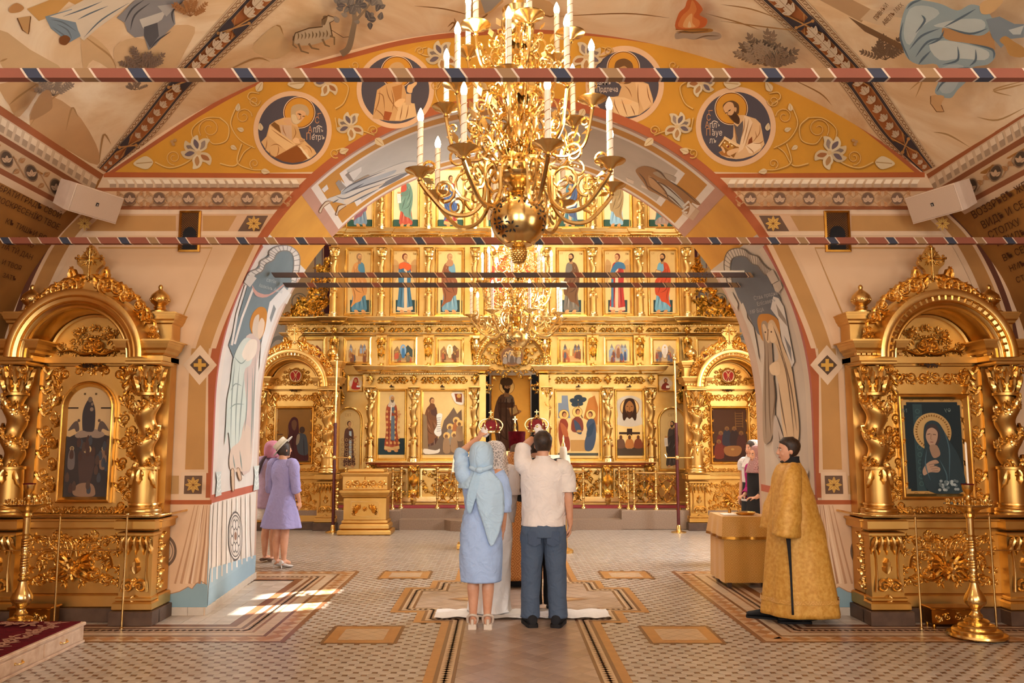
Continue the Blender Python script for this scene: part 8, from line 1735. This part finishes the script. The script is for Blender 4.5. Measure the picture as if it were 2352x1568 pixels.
def hair_short(P, Hm, k, mat='hair'):
    b = MB(); b.mat(mat); b.X = Hm; rs = []; n = 26
    for z, g, yo, fr in ((-.075, .003, -.012, .30), (-.045, .008, -.012, .42), (-.01, .011, -.012, .55), (.03, .014, -.008, .58), (.06, .016, -.003, .78), (.092, .017, 0, 1.0), (.115, .014, 0, 1.05), (.127, .002, 0, 1)):
        zz = min(z, .112); i = min(range(len(HEADR)), key=lambda q: abs(HEADR[q][0]-zz)); lo = HEADR[max(i-1, 0)]; hi = HEADR[i]
        rx, ry, y = HEADR[i][1]+g, HEADR[i][2]+g, HEADR[i][3]+yo; ring = []
        for j in range(n):
            a = 2*pi*j/n; x_, y_ = rx*cos(a), ry*sin(a)
            if y_ > 0: y_ *= fr if fr < 1 else 1; x_ *= 1 if y_ < ry*.7 else 1
            ring.append((x_*k, (y_+y)*k, z*k))
        rs.append(ring)
    b.loft(rs, (True, True)); return b.build('hair', None, P)
def shoe(P, x, y, L, W, mat, col=None, ang=0, sole=None, top=.075, name='shoe', z=0):
    b = MB(); b.X = Matrix.Translation((x, y, z)) @ Matrix.Rotation(radians(ang), 4, 'Z'); rs = []
    for t, w_, h in ((-.5, .6, .8), (-.46, .85, 1), (-.3, .95, 1.05), (-.1, .9, 1.0), (.1, .98, .75), (.3, 1, .55), (.44, .8, .45), (.5, .4, .35)):
        rs.append([(W/2*w_*cos(a), t*L, max(.004, .02+top*h*.5*(1+sin(a))-.0)) for a in [2*pi*j/14-pi/2 for j in range(14)]])
    b.mat(mat, col or 'ffffff'); b.loft(rs)
    if sole:
        out = [(W/2*1.08*w_, t*L*1.04) for t, w_ in ((-.5, .6), (-.46, .85), (-.3, .95), (-.1, .9), (.1, .98), (.3, 1), (.44, .8), (.5, .45))]; pl_ = [(w_, y_) for w_, y_ in out]+[(-w_, y_) for w_, y_ in out[::-1]]; n = len(pl_)
        b.mat('paint', sole[0]); b.add([(a, c, 0) for a, c in pl_]+[(a, c, sole[1]) for a, c in pl_], [tuple(range(n-1, -1, -1)), tuple(range(n, 2*n))]+[(i, (i+1) % n, n+(i+1) % n, n+i) for i in range(n)], None, False)
    return b.build(name, None, P)
def drape(name, rows, mat, col, par, thick=.004, k=4, closed=False):
    b = MB(); b.mat(mat, col); rr = [spline(r, k) for r in rows]; cols_ = list(zip(*rr)); cols_ = [spline(list(c), k) for c in cols_]; b.loft([list(r) for r in zip(*cols_)], (False, False), closed); o = b.build(name, None, par)
    m = o.modifiers.new('thick', 'SOLIDIFY'); m.thickness = thick; m.offset = 0; return o
def crown(loc, lab):
    o = empty('wedding_crown', loc); tag(o, lab, 'crown', 'wedding crowns')
    b = MB(); b.mat('brass'); b.lathe([(.088, -.005), (.094, 0), (.09, .012), (.094, .024), (.088, .028)], n=24, cap=(False, False))
    for i in range(6):
        a = 2*pi*i/6; b.tube(spline([(.09*cos(a), .09*sin(a), .02), (.115*cos(a), .115*sin(a), .07), (.085*cos(a), .085*sin(a), .12), (.02*cos(a), .02*sin(a), .135)], 5), .007, 6); b.ball((.1*cos(a+.52), .1*sin(a+.52), .05), .013, 6, 4)
    b.build('band', None, o)
    b = MB(); b.mat('carpet'); b.lathe([(.08, .005), (.092, .05), (.075, .095), (.03, .12), (.004, .124)], n=20); b.build('red_lining', None, o)
    b = MB(); b.mat('brass'); b.ball((0, 0, .15), .02, 8, 6); b.tube([(0, 0, .16), (0, 0, .215)], .005, 6); b.tube([(-.02, 0, .195), (.02, 0, .195)], .005, 6); b.build('cross', None, o); return o
# --- woman in the pale blue scarf and dress
P = figure((-.37, 7.72, 0), 0, 'woman in aqua headscarf and pale blue dress holding up the left crown')
W1 = [(-.165, .0, 1.385), (-.195, .06, 1.565), (-.025, .21, 1.715)]; W2 = [(.165, 0, 1.37), (.205, -.02, 1.10), (.20, .03, .865)]
body(P, 1.66, (W1, W2), ([(-.075, 0, .83), (-.07, .01, .455), (-.068, -.01, .115), (-.07, .10, .065)], [(.075, 0, .83), (.068, .01, .455), (.06, -.01, .115), (.062, .10, .065)]), yaw=-6, pitch=-4, w=.92,
     hands=(((W1[2], (.35, .45, .75), (.5, .6, -.5)), dict(curl=48, side=-1, s=.95)), ((W2[2], (-.05, .12, -1), (-1, .1, 0)), dict(curl=22, side=-1, s=.95))), vox=.0065)
garment('dress', [(0, 0, .415, .185, .15, .022, 6, 0), (0, 0, .50, .19, .155, .026, 6, .3), (.0, .0, .70, .195, .155, .03, 7, .4), (0, 0, .88, .185, .145, .035, 9, .2), (0, 0, 1.03, .158, .125, .04, 13, 0), (0, 0, 1.06, .15, .12, .02, 13, 0), (0, 0, 1.16, .16, .13, .02, 5, 1), (0, 0, 1.30, .172, .13, .02, 4, 1), (0, 0, 1.39, .15, .105, .01, 3, 0), (0, 0, 1.44, .085, .08)], 'cloth', 'a6c0ea', P)
sleeve('sleeve', [(-.12, 0, 1.33), (-.165, 0, 1.39), (-.178, .03, 1.47), (-.192, .055, 1.545), (-.175, .075, 1.585)], [.08, .08, .07, .062, .056], 'cloth', 'b0cce8', P, fold=.07); sleeve('sleeve', [(.13, 0, 1.37), (.18, -.01, 1.28), (.205, -.02, 1.13), (.205, -.015, 1.04)], [.085, .085, .075, .07], 'cloth', 'a6c0ea', P)
sc = Vector((0, 0, 1.66-.122)); SCF = 'b2cfe8'
garment('headscarf', [(.0, .012, 1.675, .02, .02), (.0, .006, 1.66, .062, .075), (0, 0, 1.62, .095, .115, .01, 5, 0), (0, -.004, 1.55, .108, .125, .015, 6, 0), (0, -.01, 1.48, .105, .12, .03, 7, .5), (.0, -.01, 1.42, .10, .105, .05, 7, 1), (0, -.005, 1.37, .14, .115, .05, 6, 1.4), (0, 0, 1.31, .185, .14, .04, 6, 2), (.0, .0, 1.25, .2, .15, .04, 6, 2.4)], 'cloth', SCF, P, caps=(True, False))
drape('scarf_tail', [[(-.03, -.125, 1.42), (.03, -.135, 1.43), (.09, -.12, 1.41)], [(-.05, -.16, 1.28), (.05, -.175, 1.30), (.19, -.12, 1.3)], [(-.03, -.165, 1.1), (.08, -.185, 1.12), (.215, -.10, 1.14)], [(.02, -.17, .95), (.09, -.185, .95), (.205, -.12, 1.0)], [(.06, -.175, .82), (.10, -.185, .80), (.17, -.15, .87)], [(.085, -.178, .755), (.10, -.182, .75), (.12, -.175, .765)]], 'cloth', SCF, P)
drape('scarf_tail', [[(-.06, -.125, 1.41), (-.02, -.14, 1.42), (.03, -.13, 1.42)], [(-.1, -.15, 1.3), (-.05, -.17, 1.28), (.01, -.165, 1.3)], [(-.13, -.15, 1.16), (-.09, -.165, 1.13), (-.05, -.16, 1.15)], [(-.12, -.15, 1.05), (-.1, -.155, 1.03), (-.085, -.15, 1.04)]], 'cloth', 'a9c8e2', P)
b = MB(); b.mat('cloth', SCF); b.tube(spline([(-.09, -.09, 1.44), (-.04, -.13, 1.42), (.03, -.145, 1.425), (.09, -.10, 1.45)], 4), [.022]*13, 8, ends=True); b.ball((-.01, -.15, 1.42), .034, 10, 7, sc=(1.2, .8, .9)); b.build('scarf_knot', None, P)
for x, y in ((-.075, .03), (.065, .03)):
    b = MB(); b.mat('paint', 'd9c9b8'); b.X = Matrix.Translation((x, y, 0)); out = [(.036, -.11), (.042, -.06), (.038, 0), (.045, .06), (.036, .11), (.0, .13)]; pl_ = out+[(-a, c) for a, c in out[-2::-1]]; n = len(pl_)
    b.add([(a, c, 0) for a, c in pl_]+[(a*.97, c*.98, .045) for a, c in pl_], [tuple(range(n-1, -1, -1)), tuple(range(n, 2*n))]+[(i, (i+1) % n, n+(i+1) % n, n+i) for i in range(n)], None, False)
    b.tube(spline([(-.04, -.02, .045), (-.044, -.05, .1), (0, -.085, .125), (.044, -.05, .1), (.04, -.02, .045)], 4), .011, 6); b.tube(spline([(-.044, .06, .045), (-.03, .065, .09), (.03, .065, .09), (.044, .06, .045)], 4), .014, 6); b.tube([(0, -.105, .04), (0, -.105, .09)], .014, 6); b.build('sandal', None, P)
# --- man in the white shirt
P = figure((.21, 7.82, 0), radians(-2), 'short-haired man in white polo shirt and jeans holding up the right crown')
W1 = [(-.185, .0, 1.465), (-.175, .10, 1.63), (-.06, .24, 1.74)]; W2 = [(.20, 0, 1.44), (.235, -.02, 1.15), (.25, .03, .91)]
_, Hm, k = body(P, 1.775, (W1, W2), ([(-.09, 0, .9), (-.115, .01, .5), (-.125, -.01, .10), (-.14, .10, .06)], [(.09, 0, .9), (.115, .01, .5), (.125, -.01, .10), (.16, .09, .06)]), pitch=4, yaw=-3,
     hands=(((W1[2], (.4, .55, .55), (.45, .6, -.55)), dict(curl=48, side=-1)), ((W2[2], (-.02, .15, -1), (-1, .1, 0)), dict(curl=32, side=-1))), vox=.0065)
hair_short(P, Hm, k)
garment('shirt', [(.0, 0, .90, .205, .14, .03, 5, 0), (0, 0, .97, .2, .14, .045, 5, .4), (0, .0, 1.1, .192, .138, .05, 4, 1.2), (0, 0, 1.25, .205, .14, .03, 4, 2.0), (0, 0, 1.38, .215, .138, .015, 3, 2), (0, 0, 1.45, .195, .115, .0, 3, 2), (0, -.005, 1.495, .12, .09), (0, -.008, 1.52, .075, .075), (0, -.01, 1.545, .07, .07)], 'cloth', 'e6dcd6', P)
sleeve('sleeve', [(-.13, 0, 1.42), (-.19, .02, 1.48), (-.19, .06, 1.59), (-.185, .08, 1.63)], [.088, .085, .072, .07], 'cloth', 'e6dcd6', P); sleeve('sleeve', [(.14, 0, 1.42), (.2, 0, 1.41), (.228, -.01, 1.27), (.232, -.012, 1.21)], [.085, .085, .075, .075], 'cloth', 'e2d8d0', P, fold=.06)
JN = '4d5c72'
garment('jeans', [(0, 0, .80, .20, .145), (0, 0, .86, .2, .145), (0, 0, .95, .185, .13), (0, 0, .985, .178, .125)], 'cloth', JN, P)
for s in (-1, 1):
    sleeve('jeans_leg', [(s*.09, 0, .90), (s*.10, -.0, .80), (s*.108, 0, .62), (s*.118, 0, .45), (s*.125, -.005, .22), (s*.128, -.008, .075)], [.105, .112, .098, .088, .082, .085], 'cloth', JN, P, 22, .025)
    b = MB(); b.mat('cloth', '45536a'); b.X = Matrix.Translation((s*.085, -.138, .80)); b.add([(-.06, .004, .06), (.06, .004, .06), (.055, -.002, -.05), (0, -.004, -.075), (-.055, -.002, -.05), (-.06, .012, .06), (.06, .012, .06), (.055, .012, -.05), (0, .012, -.075), (-.055, .012, -.05)], [(4, 3, 2, 1, 0), (0, 1, 6, 5), (1, 2, 7, 6), (2, 3, 8, 7), (3, 4, 9, 8), (4, 0, 5, 9)], None, False); b.build('back_pocket', None, P)
    shoe(P, s*.135, .03, .29, .105, 'black_cloth', None, -s*14, ('1c1a1c', .032), .09)
b = MB(); b.mat('black_cloth'); m = [x*.28+y*.72 for x, y in zip(W1[1], W1[2])]; d = (Vector(W1[2])-Vector(W1[1])).normalized(); b.tube([tuple(Vector(m)-d*.014), tuple(Vector(m)+d*.014)], .036, 12); b.build('watch_band', None, P)
# --- crowns and the cloths they are held with
crown((-.285, 8.02, 1.76), 'gilded crown with red lining held over the bride'); crown((.165, 8.12, 1.77), 'gilded crown with red lining held over the groom')
for (x, y, z), lab in (((-.335, 7.985, 1.765), 'crumpled white kerchief in the hand holding the left crown'), ((.175, 8.07, 1.785), 'white kerchief in the hand holding the right crown')):
    b = MB(); b.mat('cloth', 'eee6e0'); r = random.Random(5); rs = []
    for i in range(7):
        t = i/6; rr = .012+.034*sin(pi*t)**.7; rs.append([(x+(rr*cos(2*pi*j/12))*r.uniform(.75, 1.2), y-.03+rr*.6*sin(2*pi*j/12), z+.06-t*.11+r.uniform(-.005, .005)) for j in range(12)])
    b.loft(rs); tag(b.build('kerchief'), lab, 'cloth')
# --- bride
P = figure((-.25, 8.36, 0), 0, 'bride in a long white gown and lace veil behind the blue-scarfed woman')
W1 = [(-.16, 0, 1.37), (-.2, 0, 1.1), (-.12, .14, 1.0)]; W2 = [(.155, 0, 1.37), (.165, -.02, 1.1), (.155, .02, .87)]
body(P, 1.66, (W1, W2), ([(-.08, 0, .8), (-.08, 0, .45), (-.08, 0, .11), (-.08, .1, .06)], [(.08, 0, .8), (.08, 0, .45), (.08, 0, .11), (.08, .1, .06)]), w=.9, vox=.009, hands=(((W2[2], (0, .1, -1), (-1, .1, 0)), dict(curl=22, side=-1, s=.92)), ((W1[2], (.5, .6, 0), (0, 0, -1)), dict(curl=22, s=.92))))
garment('gown', [(-.05, 0, .03, .215, .22, .04, 9, 0), (-.05, 0, .12, .2, .2, .05, 9, .2), (-.03, 0, .45, .185, .17, .05, 8, .3), (0, 0, .8, .175, .14, .035, 7, .4), (0, 0, 1.02, .14, .11, .01, 4, 0), (0, 0, 1.2, .155, .12), (0, 0, 1.34, .165, .115), (0, 0, 1.41, .13, .09), (0, 0, 1.45, .075, .07)], 'satin', 'f8f6f4', P)
for s, A in ((-1, W1), (1, W2)): sleeve('lace_sleeve', [(s*.12, 0, 1.37), (s*.17, 0, 1.36), (s*.18, -.01, 1.24), (s*.18, -.01, 1.15)], [.075, .075, .07, .075], 'cloth', 'e2dad6', P)
sleeve('satin_sleeve', [(.175, -.015, 1.16), (.17, -.018, 1.08), (.162, .0, .97), (.157, .01, .88)], [.05, .05, .045, .036], 'satin', 'bdb4ae', P, fold=.08)
b = MB(); b.mat('hair'); b.X = hmat((0, .015, 1.66-.118)); b.loft([[tuple(Vector(p)) for p in r] for r in head_rings(1, .012, -.06, -.016)]); b.ball((0, -.1, -.03), .05, 10, 7); b.build('hair', None, P)
garment('veil', [(.0, .012, 1.685, .02, .02), (0, 0, 1.67, .07, .08), (0, -.005, 1.62, .105, .125, .02, 5, 0), (0, -.012, 1.53, .12, .14, .03, 6, 0), (0, -.015, 1.44, .135, .15, .05, 6, 1), (.0, -.02, 1.34, .155, .16, .05, 7, 1), (0, -.02, 1.27, .165, .165, .06, 7, 1)], 'lace', None, P, caps=(True, False), thick=0)
# --- groom
P = figure((.235, 8.52, 0), 0, 'dark-haired groom in a black suit hidden behind the white-shirted man')
W1 = [(-.19, 0, 1.43), (-.22, .0, 1.16), (-.12, .18, 1.12)]; W2 = [(.19, 0, 1.43), (.245, 0, 1.15), (.23, .04, .9)]
_, Hm, k = body(P, 1.745, (W1, W2), ([(-.09, 0, .9), (-.09, 0, .5), (-.09, 0, .1), (-.09, .1, .06)], [(.09, 0, .9), (.09, 0, .5), (.09, 0, .1), (.09, .1, .06)]), vox=.009, hc=(-.06, .015, 1.62), hands=(((W2[2], (0, .1, -1), (-1, .1, 0)), dict(curl=25, side=-1)), ((W1[2], (.7, .6, 0), (0, 0, -1)), dict(curl=25))))
hair_short(P, Hm, k)
garment('jacket', [(0, 0, .76, .215, .15), (0, 0, .9, .215, .15), (0, 0, 1.08, .19, .135), (0, 0, 1.25, .205, .14), (0, 0, 1.4, .215, .13), (0, 0, 1.46, .17, .1), (0, 0, 1.52, .07, .07)], 'black_cloth', None, P)
sleeve('jacket_sleeve', [(-.14, 0, 1.41), (-.2, 0, 1.40), (-.22, 0, 1.16), (-.18, .08, 1.12), (-.13, .16, 1.12)], [.08, .085, .07, .06, .05], 'black_cloth', None, P); sleeve('jacket_sleeve', [(.14, 0, 1.41), (.2, 0, 1.40), (.245, 0, 1.16), (.235, .03, .95)], [.08, .085, .07, .055], 'black_cloth', None, P)
for s in (-1, 1): sleeve('trouser_leg', [(s*.09, 0, .9), (s*.09, 0, .6), (s*.09, 0, .3), (s*.09, -.005, .06)], [.11, .095, .08, .08], 'black_cloth', None, P, fold=.02); shoe(P, s*.09, .03, .28, .095, 'black_cloth', None, 0, ('0c0b0c', .02), .08)
# --- priest
P = figure((.005, 9.95, 0), 0, 'priest in gold brocade vestment and tall purple hat, back turned')
body(P, 1.66, ([(-.19, 0, 1.38), (-.2, .12, 1.15), (-.08, .3, 1.2)], [(.19, 0, 1.38), (.2, .12, 1.15), (.08, .3, 1.2)]), None, vox=.011, hands=((((-.08, .3, 1.2), (.3, 1, 0), (0, 0, -1)), {}), (((.08, .3, 1.2), (-.3, 1, 0), (0, 0, -1)), {})))
garment('cassock', [(0, 0, .02, .27, .22, .03, 7, 0), (0, 0, .5, .22, .17), (0, 0, 1.0, .18, .14), (0, 0, 1.42, .12, .1)], 'black_cloth', None, P)
garment('vestment', [(0, .0, .085, .34, .27, .03, 6, 0), (0, 0, .4, .33, .25, .03, 6, .2), (0, 0, .9, .31, .22, .02, 6, .4), (0, 0, 1.25, .29, .19, .01, 5, .5), (0, -.01, 1.42, .22, .14), (0, -.02, 1.5, .12, .115), (0, -.03, 1.55, .105, .11)], 'brocade_red', None, P)
b = MB(); b.mat('paint', '6d5a4a'); b.X = hmat((0, .015, 1.66-.118)); b.loft([[tuple(Vector(p)) for p in r] for r in head_rings(1, .014, -.07, -.02)]); b.build('hair', None, P)
b = MB(); b.mat('velvet'); b.lathe([(.09, 1.575), (.092, 1.58), (.098, 1.68), (.105, 1.785), (.10, 1.792), (.0, 1.795)], (0, -.005, 0), 26); b.build('purple_hat', None, P)
# --- lady in lilac with a straw hat
P = figure((-3.12, 11.2, 0), radians(-24), 'woman in lilac dress and white brimmed hat by the left pier')
W1 = [(-.165, 0, 1.36), (-.2, 0, 1.1), (-.17, .1, .9)]; W2 = [(.17, 0, 1.36), (.215, -.0, 1.09), (.225, .08, .875)]
_, Hm, k = body(P, 1.68, (W1, W2), ([(-.075, 0, .84), (-.065, .0, .46), (-.055, -.01, .13), (-.055, .11, .06)], [(.075, 0, .84), (.07, .0, .46), (.065, -.01, .13), (.07, .11, .06)]), yaw=-22, vox=.0085, hands=(((W2[2], (0, .2, -1), (-1, .1, 0)), dict(curl=25, side=-1, s=.95)), ((W1[2], (.1, .3, -1), (1, .1, 0)), dict(curl=25, s=.95))))
face(P, Hm, k); LIL = '9b95c6'
garment('dress', [(0, 0, .53, .285, .235, .05, 6, 0), (0, 0, .62, .265, .215, .05, 6, .2), (0, 0, .8, .215, .175, .035, 6, .4), (0, 0, .98, .165, .135, .015, 5, .4), (0, 0, 1.09, .14, .12), (0, 0, 1.2, .158, .135), (0, .01, 1.3, .168, .14), (0, 0, 1.38, .145, .10), (0, 0, 1.43, .075, .07)], 'cloth', LIL, P)
for s, A in ((-1, W1), (1, W2)): sleeve('sleeve', [(s*.12, 0, 1.36), (s*.165, 0, 1.36), (s*.195, 0, 1.22), (s*.213, .01, 1.06), (s*.216, .03, 1.0)], [.075, .076, .068, .06, .062], 'cloth', LIL, P)
b = MB(); b.mat('hair'); b.X = Hm; b.loft([[tuple(Vector(p)*k) for p in r] for r in head_rings(1, .012, -.09, -.018)]); b.build('hair', None, P)
b = MB(); b.mat('cloth', 'd9d2c4'); b.X = Hm @ Matrix.Translation((-.0, -.025, .045)) @ Matrix.Rotation(radians(42), 4, 'X') @ Matrix.Rotation(radians(-26), 4, 'Y')
b.lathe([(.10, -.002), (.175, -.008), (.178, 0), (.10, .008), (.098, .03), (.1, .075), (.093, .085), (.0, .088)], n=36); b.col = 'bfb8a6'; b.lathe([(.1015, .008), (.1015, .03)], n=36, cap=(False, False)); b.build('hat', None, P)
for s in (-1, 1):
    b = MB(); b.mat('satin', 'cfc8c2'); b.X = Matrix.Translation((s*.062, .04, 0)); rs = []
    for t, w_, z0, z1 in ((-.11, .022, .055, .11), (-.09, .033, .05, .115), (-.04, .034, .03, .075), (.03, .038, .008, .045), (.08, .04, .003, .035), (.12, .026, .003, .025), (.155, .006, .003, .012)): rs.append([(w_*cos(a), t, (z0+z1)/2+(z1-z0)/2*sin(a)) for a in [2*pi*j/12 for j in range(12)]])
    b.loft(rs); b.tube([(0, -.09, .06), (0, -.085, .0)], [.012, .006], 8); b.build('heeled_shoe', None, P)
# --- lady with the pink scarf
P = figure((-3.42, 11.75, 0), radians(-20), 'woman in pink headscarf and mauve blouse beside the left pier')
W1 = [(-.165, 0, 1.36), (-.21, 0, 1.1), (-.17, .1, .9)]; W2 = [(.165, 0, 1.36), (.2, 0, 1.1), (.12, .14, 1.0)]
body(P, 1.66, (W1, W2), ([(-.075, 0, .83), (-.07, .0, .46), (-.065, -.01, .10), (-.065, .11, .05)], [(.075, 0, .83), (.07, .0, .46), (.065, -.01, .10), (.07, .11, .05)]), yaw=-15, pitch=6, vox=.009, hands=(((W1[2], (.1, .3, -1), (1, .1, 0)), dict(curl=25, s=.95)), ((W2[2], (-.6, .7, 0), (0, 0, -1)), dict(curl=25, s=.95))))
garment('blouse', [(0, 0, .74, .21, .16, .03, 6, 0), (0, 0, .9, .205, .155, .03, 6, 0), (0, 0, 1.1, .19, .145, .03, 5, 0), (0, 0, 1.3, .185, .135), (0, 0, 1.39, .15, .1), (0, 0, 1.44, .08, .07)], 'cloth', 'ae94ac', P)
for s in (-1, 1): sleeve('sleeve', [(s*.12, 0, 1.36), (s*.18, 0, 1.36), (s*.22, 0, 1.15), (s*.2, .06, 1.0)], [.085, .09, .095, .075], 'cloth', 'a98fa8', P); sleeve('shorts_leg', [(s*.08, 0, .86), (s*.085, 0, .7), (s*.085, 0, .58)], [.115, .112, .115], 'cloth', 'e2dad0', P); shoe(P, s*.065, .03, .24, .085, 'paint', '5d4636', 0, None, .04)
garment('headscarf', [(.0, .012, 1.675, .02, .02), (0, .006, 1.66, .062, .075), (0, 0, 1.62, .092, .112), (0, -.004, 1.55, .103, .12), (0, -.012, 1.48, .098, .11, .03, 6, 0), (0, -.02, 1.44, .08, .09, .05, 6, 0)], 'cloth', 'b8788c', P, caps=(True, False))
drape('scarf_tail', [[(-.06, -.11, 1.46), (-.03, -.13, 1.46), (.0, -.12, 1.46)], [(-.12, -.13, 1.36), (-.08, -.16, 1.35), (-.04, -.15, 1.36)], [(-.14, -.14, 1.22), (-.11, -.16, 1.2), (-.09, -.15, 1.22)]], 'cloth', '4a3a40', P)
# --- server in the gold robe
P = figure((2.60, 8.0, 0), radians(82), 'young man in a wide gold brocade robe standing before the right pier')
W1 = [(-.185, .02, 1.40), (-.22, .07, 1.12), (-.20, .15, .93)]; W2 = [(.185, .02, 1.40), (.22, .07, 1.12), (.19, .15, .93)]
_, Hm, k = body(P, 1.715, (W1, W2), ([(-.09, 0, .88), (-.09, 0, .48), (-.09, -.01, .1), (-.09, .1, .06)], [(.09, 0, .88), (.09, .04, .48), (.09, .10, .1), (.09, .2, .06)]), pitch=-4, yaw=4, hands=(((W1[2], (.1, .2, -1), (1, 0, 0)), dict(curl=25)), ((W2[2], (-.1, .2, -1), (-1, 0, 0)), dict(curl=25, side=-1))))
hair_short(P, Hm, k); face(P, Hm, k)
b = MB(); b.mat('hair'); b.X = Hm; b.ball((0, .07*k, -.105*k), .028*k, 10, 6, sc=(1.1, .8, .7)); b.build('beard', None, P)
garment('cassock', [(0, 0, .04, .2, .2), (0, .02, .5, .19, .19), (0, .0, 1.0, .18, .15), (0, 0, 1.38, .17, .12), (0, -.005, 1.45, .1, .09), (0, -.012, 1.5, .067, .072), (0, -.014, 1.535, .064, .07)], 'black_cloth', None, P)
garment('robe', [(0, -.04, .075, .30, .36, .05, 5, .6), (0, -.04, .30, .29, .33, .045, 5, .6), (0, -.03, .65, .265, .285, .035, 5, .7), (0, -.015, 1.0, .24, .225, .025, 4, .8), (0, 0, 1.25, .215, .175, .01, 4, 1), (0, 0, 1.39, .185, .135), (0, -.005, 1.455, .11, .095), (0, -.008, 1.475, .085, .085)], 'sticharion', None, P)
b = MB(); b.mat('brocade'); L = spline([(0, -.04, .20, .303, .357, .05, 5, .6), (0, -.04, .235, .300, .352, .05, 5, .6)], 2); b.loft(rings(L, 44), (False, False)); b.build('hem_band', None, P)
sleeve('robe_sleeve', [(-.14, 0, 1.39), (-.21, .03, 1.36), (-.265, .07, 1.15), (-.28, .10, .98), (-.27, .12, .82)], [.09, .105, .13, .155, .165], 'sticharion', None, P, 24, .04, .75); sleeve('robe_sleeve', [(.14, 0, 1.39), (.21, .03, 1.36), (.25, .07, 1.15), (.24, .12, .98), (.23, .14, .82)], [.09, .105, .12, .14, .15], 'sticharion', None, P, 24, .04, .75)
drape('side_slit', [[(-.285, .06, .93), (-.29, .11, .93), (-.28, .16, .92)], [(-.305, .085, .82), (-.31, .105, .8), (-.30, .13, .82)], [(-.315, .09, .5), (-.318, .10, .5), (-.315, .11, .5)], [(-.33, .09, .12), (-.335, .1, .12), (-.33, .11, .12)]], 'black_cloth', None, P, .003)
shoe(P, .09, .30, .29, .10, 'black_cloth', None, -10, ('141214', .02), .08); shoe(P, -.09, .04, .29, .10, 'black_cloth', None, 5, ('141214', .02), .08)
# --- two women behind the right pier
P = figure((3.36, 11.7, 0), radians(118), 'dark-haired woman in white top and scarf behind the gold table')
W1 = [(-.165, 0, 1.36), (-.2, 0, 1.1), (-.19, .06, .88)]; W2 = [(.165, 0, 1.36), (.21, 0, 1.1), (.2, .06, .88)]
_, Hm, k = body(P, 1.68, (W1, W2), ([(-.08, 0, .84), (-.08, 0, .46), (-.08, -.01, .1), (-.08, .1, .05)], [(.08, 0, .84), (.08, 0, .46), (.08, -.01, .1), (.08, .1, .05)]), vox=.009, hands=(((W1[2], (0, .2, -1), (1, 0, 0)), dict(curl=25, s=.95)), ((W2[2], (0, .2, -1), (-1, 0, 0)), dict(curl=25, side=-1, s=.95))))
face(P, Hm, k)
b = MB(); b.mat('hair'); b.X = Hm; b.loft([[tuple(Vector(p)*k) for p in r] for r in head_rings(1, .014, -.1, -.02)]); b.build('hair', None, P)
garment('headscarf', [(0, -.03, 1.685, .02, .02), (0, -.03, 1.67, .07, .075), (0, -.04, 1.6, .1, .1), (0, -.04, 1.5, .11, .1, .04, 6, 0), (0, -.02, 1.4, .14, .12, .05, 6, 0), (0, 0, 1.3, .17, .14, .04, 6, 0)], 'cloth', 'd6cdc6', P, caps=(True, False))
garment('top', [(0, 0, 1.08, .165, .135), (0, 0, 1.2, .17, .14), (0, 0, 1.34, .17, .12), (0, 0, 1.41, .12, .09)], 'cloth', 'ddd4ce', P); garment('lace_bodice', [(0, 0, .86, .19, .15), (0, 0, .98, .17, .14), (0, 0, 1.1, .166, .137)], 'black_cloth', None, P); garment('lace_trim', [(0, 0, .84, .195, .155, .03, 20, 0), (0, 0, .87, .193, .153)], 'cloth', 'c9bfb8', P); garment('skirt', [(0, 0, .3, .2, .17), (0, 0, .6, .2, .165), (0, 0, .87, .185, .148)], 'black_cloth', None, P)
for s in (-1, 1): sleeve('sleeve', [(s*.12, 0, 1.36), (s*.175, 0, 1.36), (s*.19, 0, 1.26)], [.075, .08, .075], 'cloth', 'ddd4ce', P); shoe(P, s*.08, .03, .24, .085, 'black_cloth', None, 0, None, .05)
P = figure((3.2, 10.95, 0), radians(105), 'woman in a patterned rose headscarf half hidden behind the right pier')
_, Hm, k = body(P, 1.60, ([(-.16, 0, 1.3), (-.2, 0, 1.05), (-.15, .14, .95)], [(.16, 0, 1.3), (.2, 0, 1.05), (.15, .14, .95)]), ([(-.08, 0, .8), (-.08, 0, .44), (-.08, -.01, .1), (-.08, .1, .05)], [(.08, 0, .8), (.08, 0, .44), (.08, -.01, .1), (.08, .1, .05)]), vox=.009, hands=((((-.15, .14, .95), (.4, .8, 0), (0, 0, -1)), dict(s=.95)), (((.15, .14, .95), (-.4, .8, 0), (0, 0, -1)), dict(s=.95))))
face(P, Hm, k)
garment('headscarf', [(0, -.0, 1.615, .02, .02), (0, -.012, 1.6, .07, .08), (0, -.03, 1.54, .1, .105), (0, -.03, 1.46, .105, .11, .04, 6, 0), (0, -.01, 1.36, .13, .13, .06, 6, 0), (0, .0, 1.26, .17, .15, .05, 6, 0)], 'brocade_rose', None, P, caps=(True, False))
garment('dress', [(0, 0, .25, .21, .18), (0, 0, .7, .2, .16), (0, 0, 1.0, .17, .14), (0, 0, 1.25, .175, .13), (0, 0, 1.34, .12, .09)], 'black_cloth', None, P)
for s in (-1, 1): sleeve('sleeve', [(s*.12, 0, 1.3), (s*.17, 0, 1.3), (s*.205, 0, 1.06), (s*.17, .1, .97)], [.075, .08, .065, .05], 'cloth', 'a8246a' if s > 0 else '2a2228', P); shoe(P, s*.08, .03, .24, .085, 'black_cloth', None, 0, None, .05)
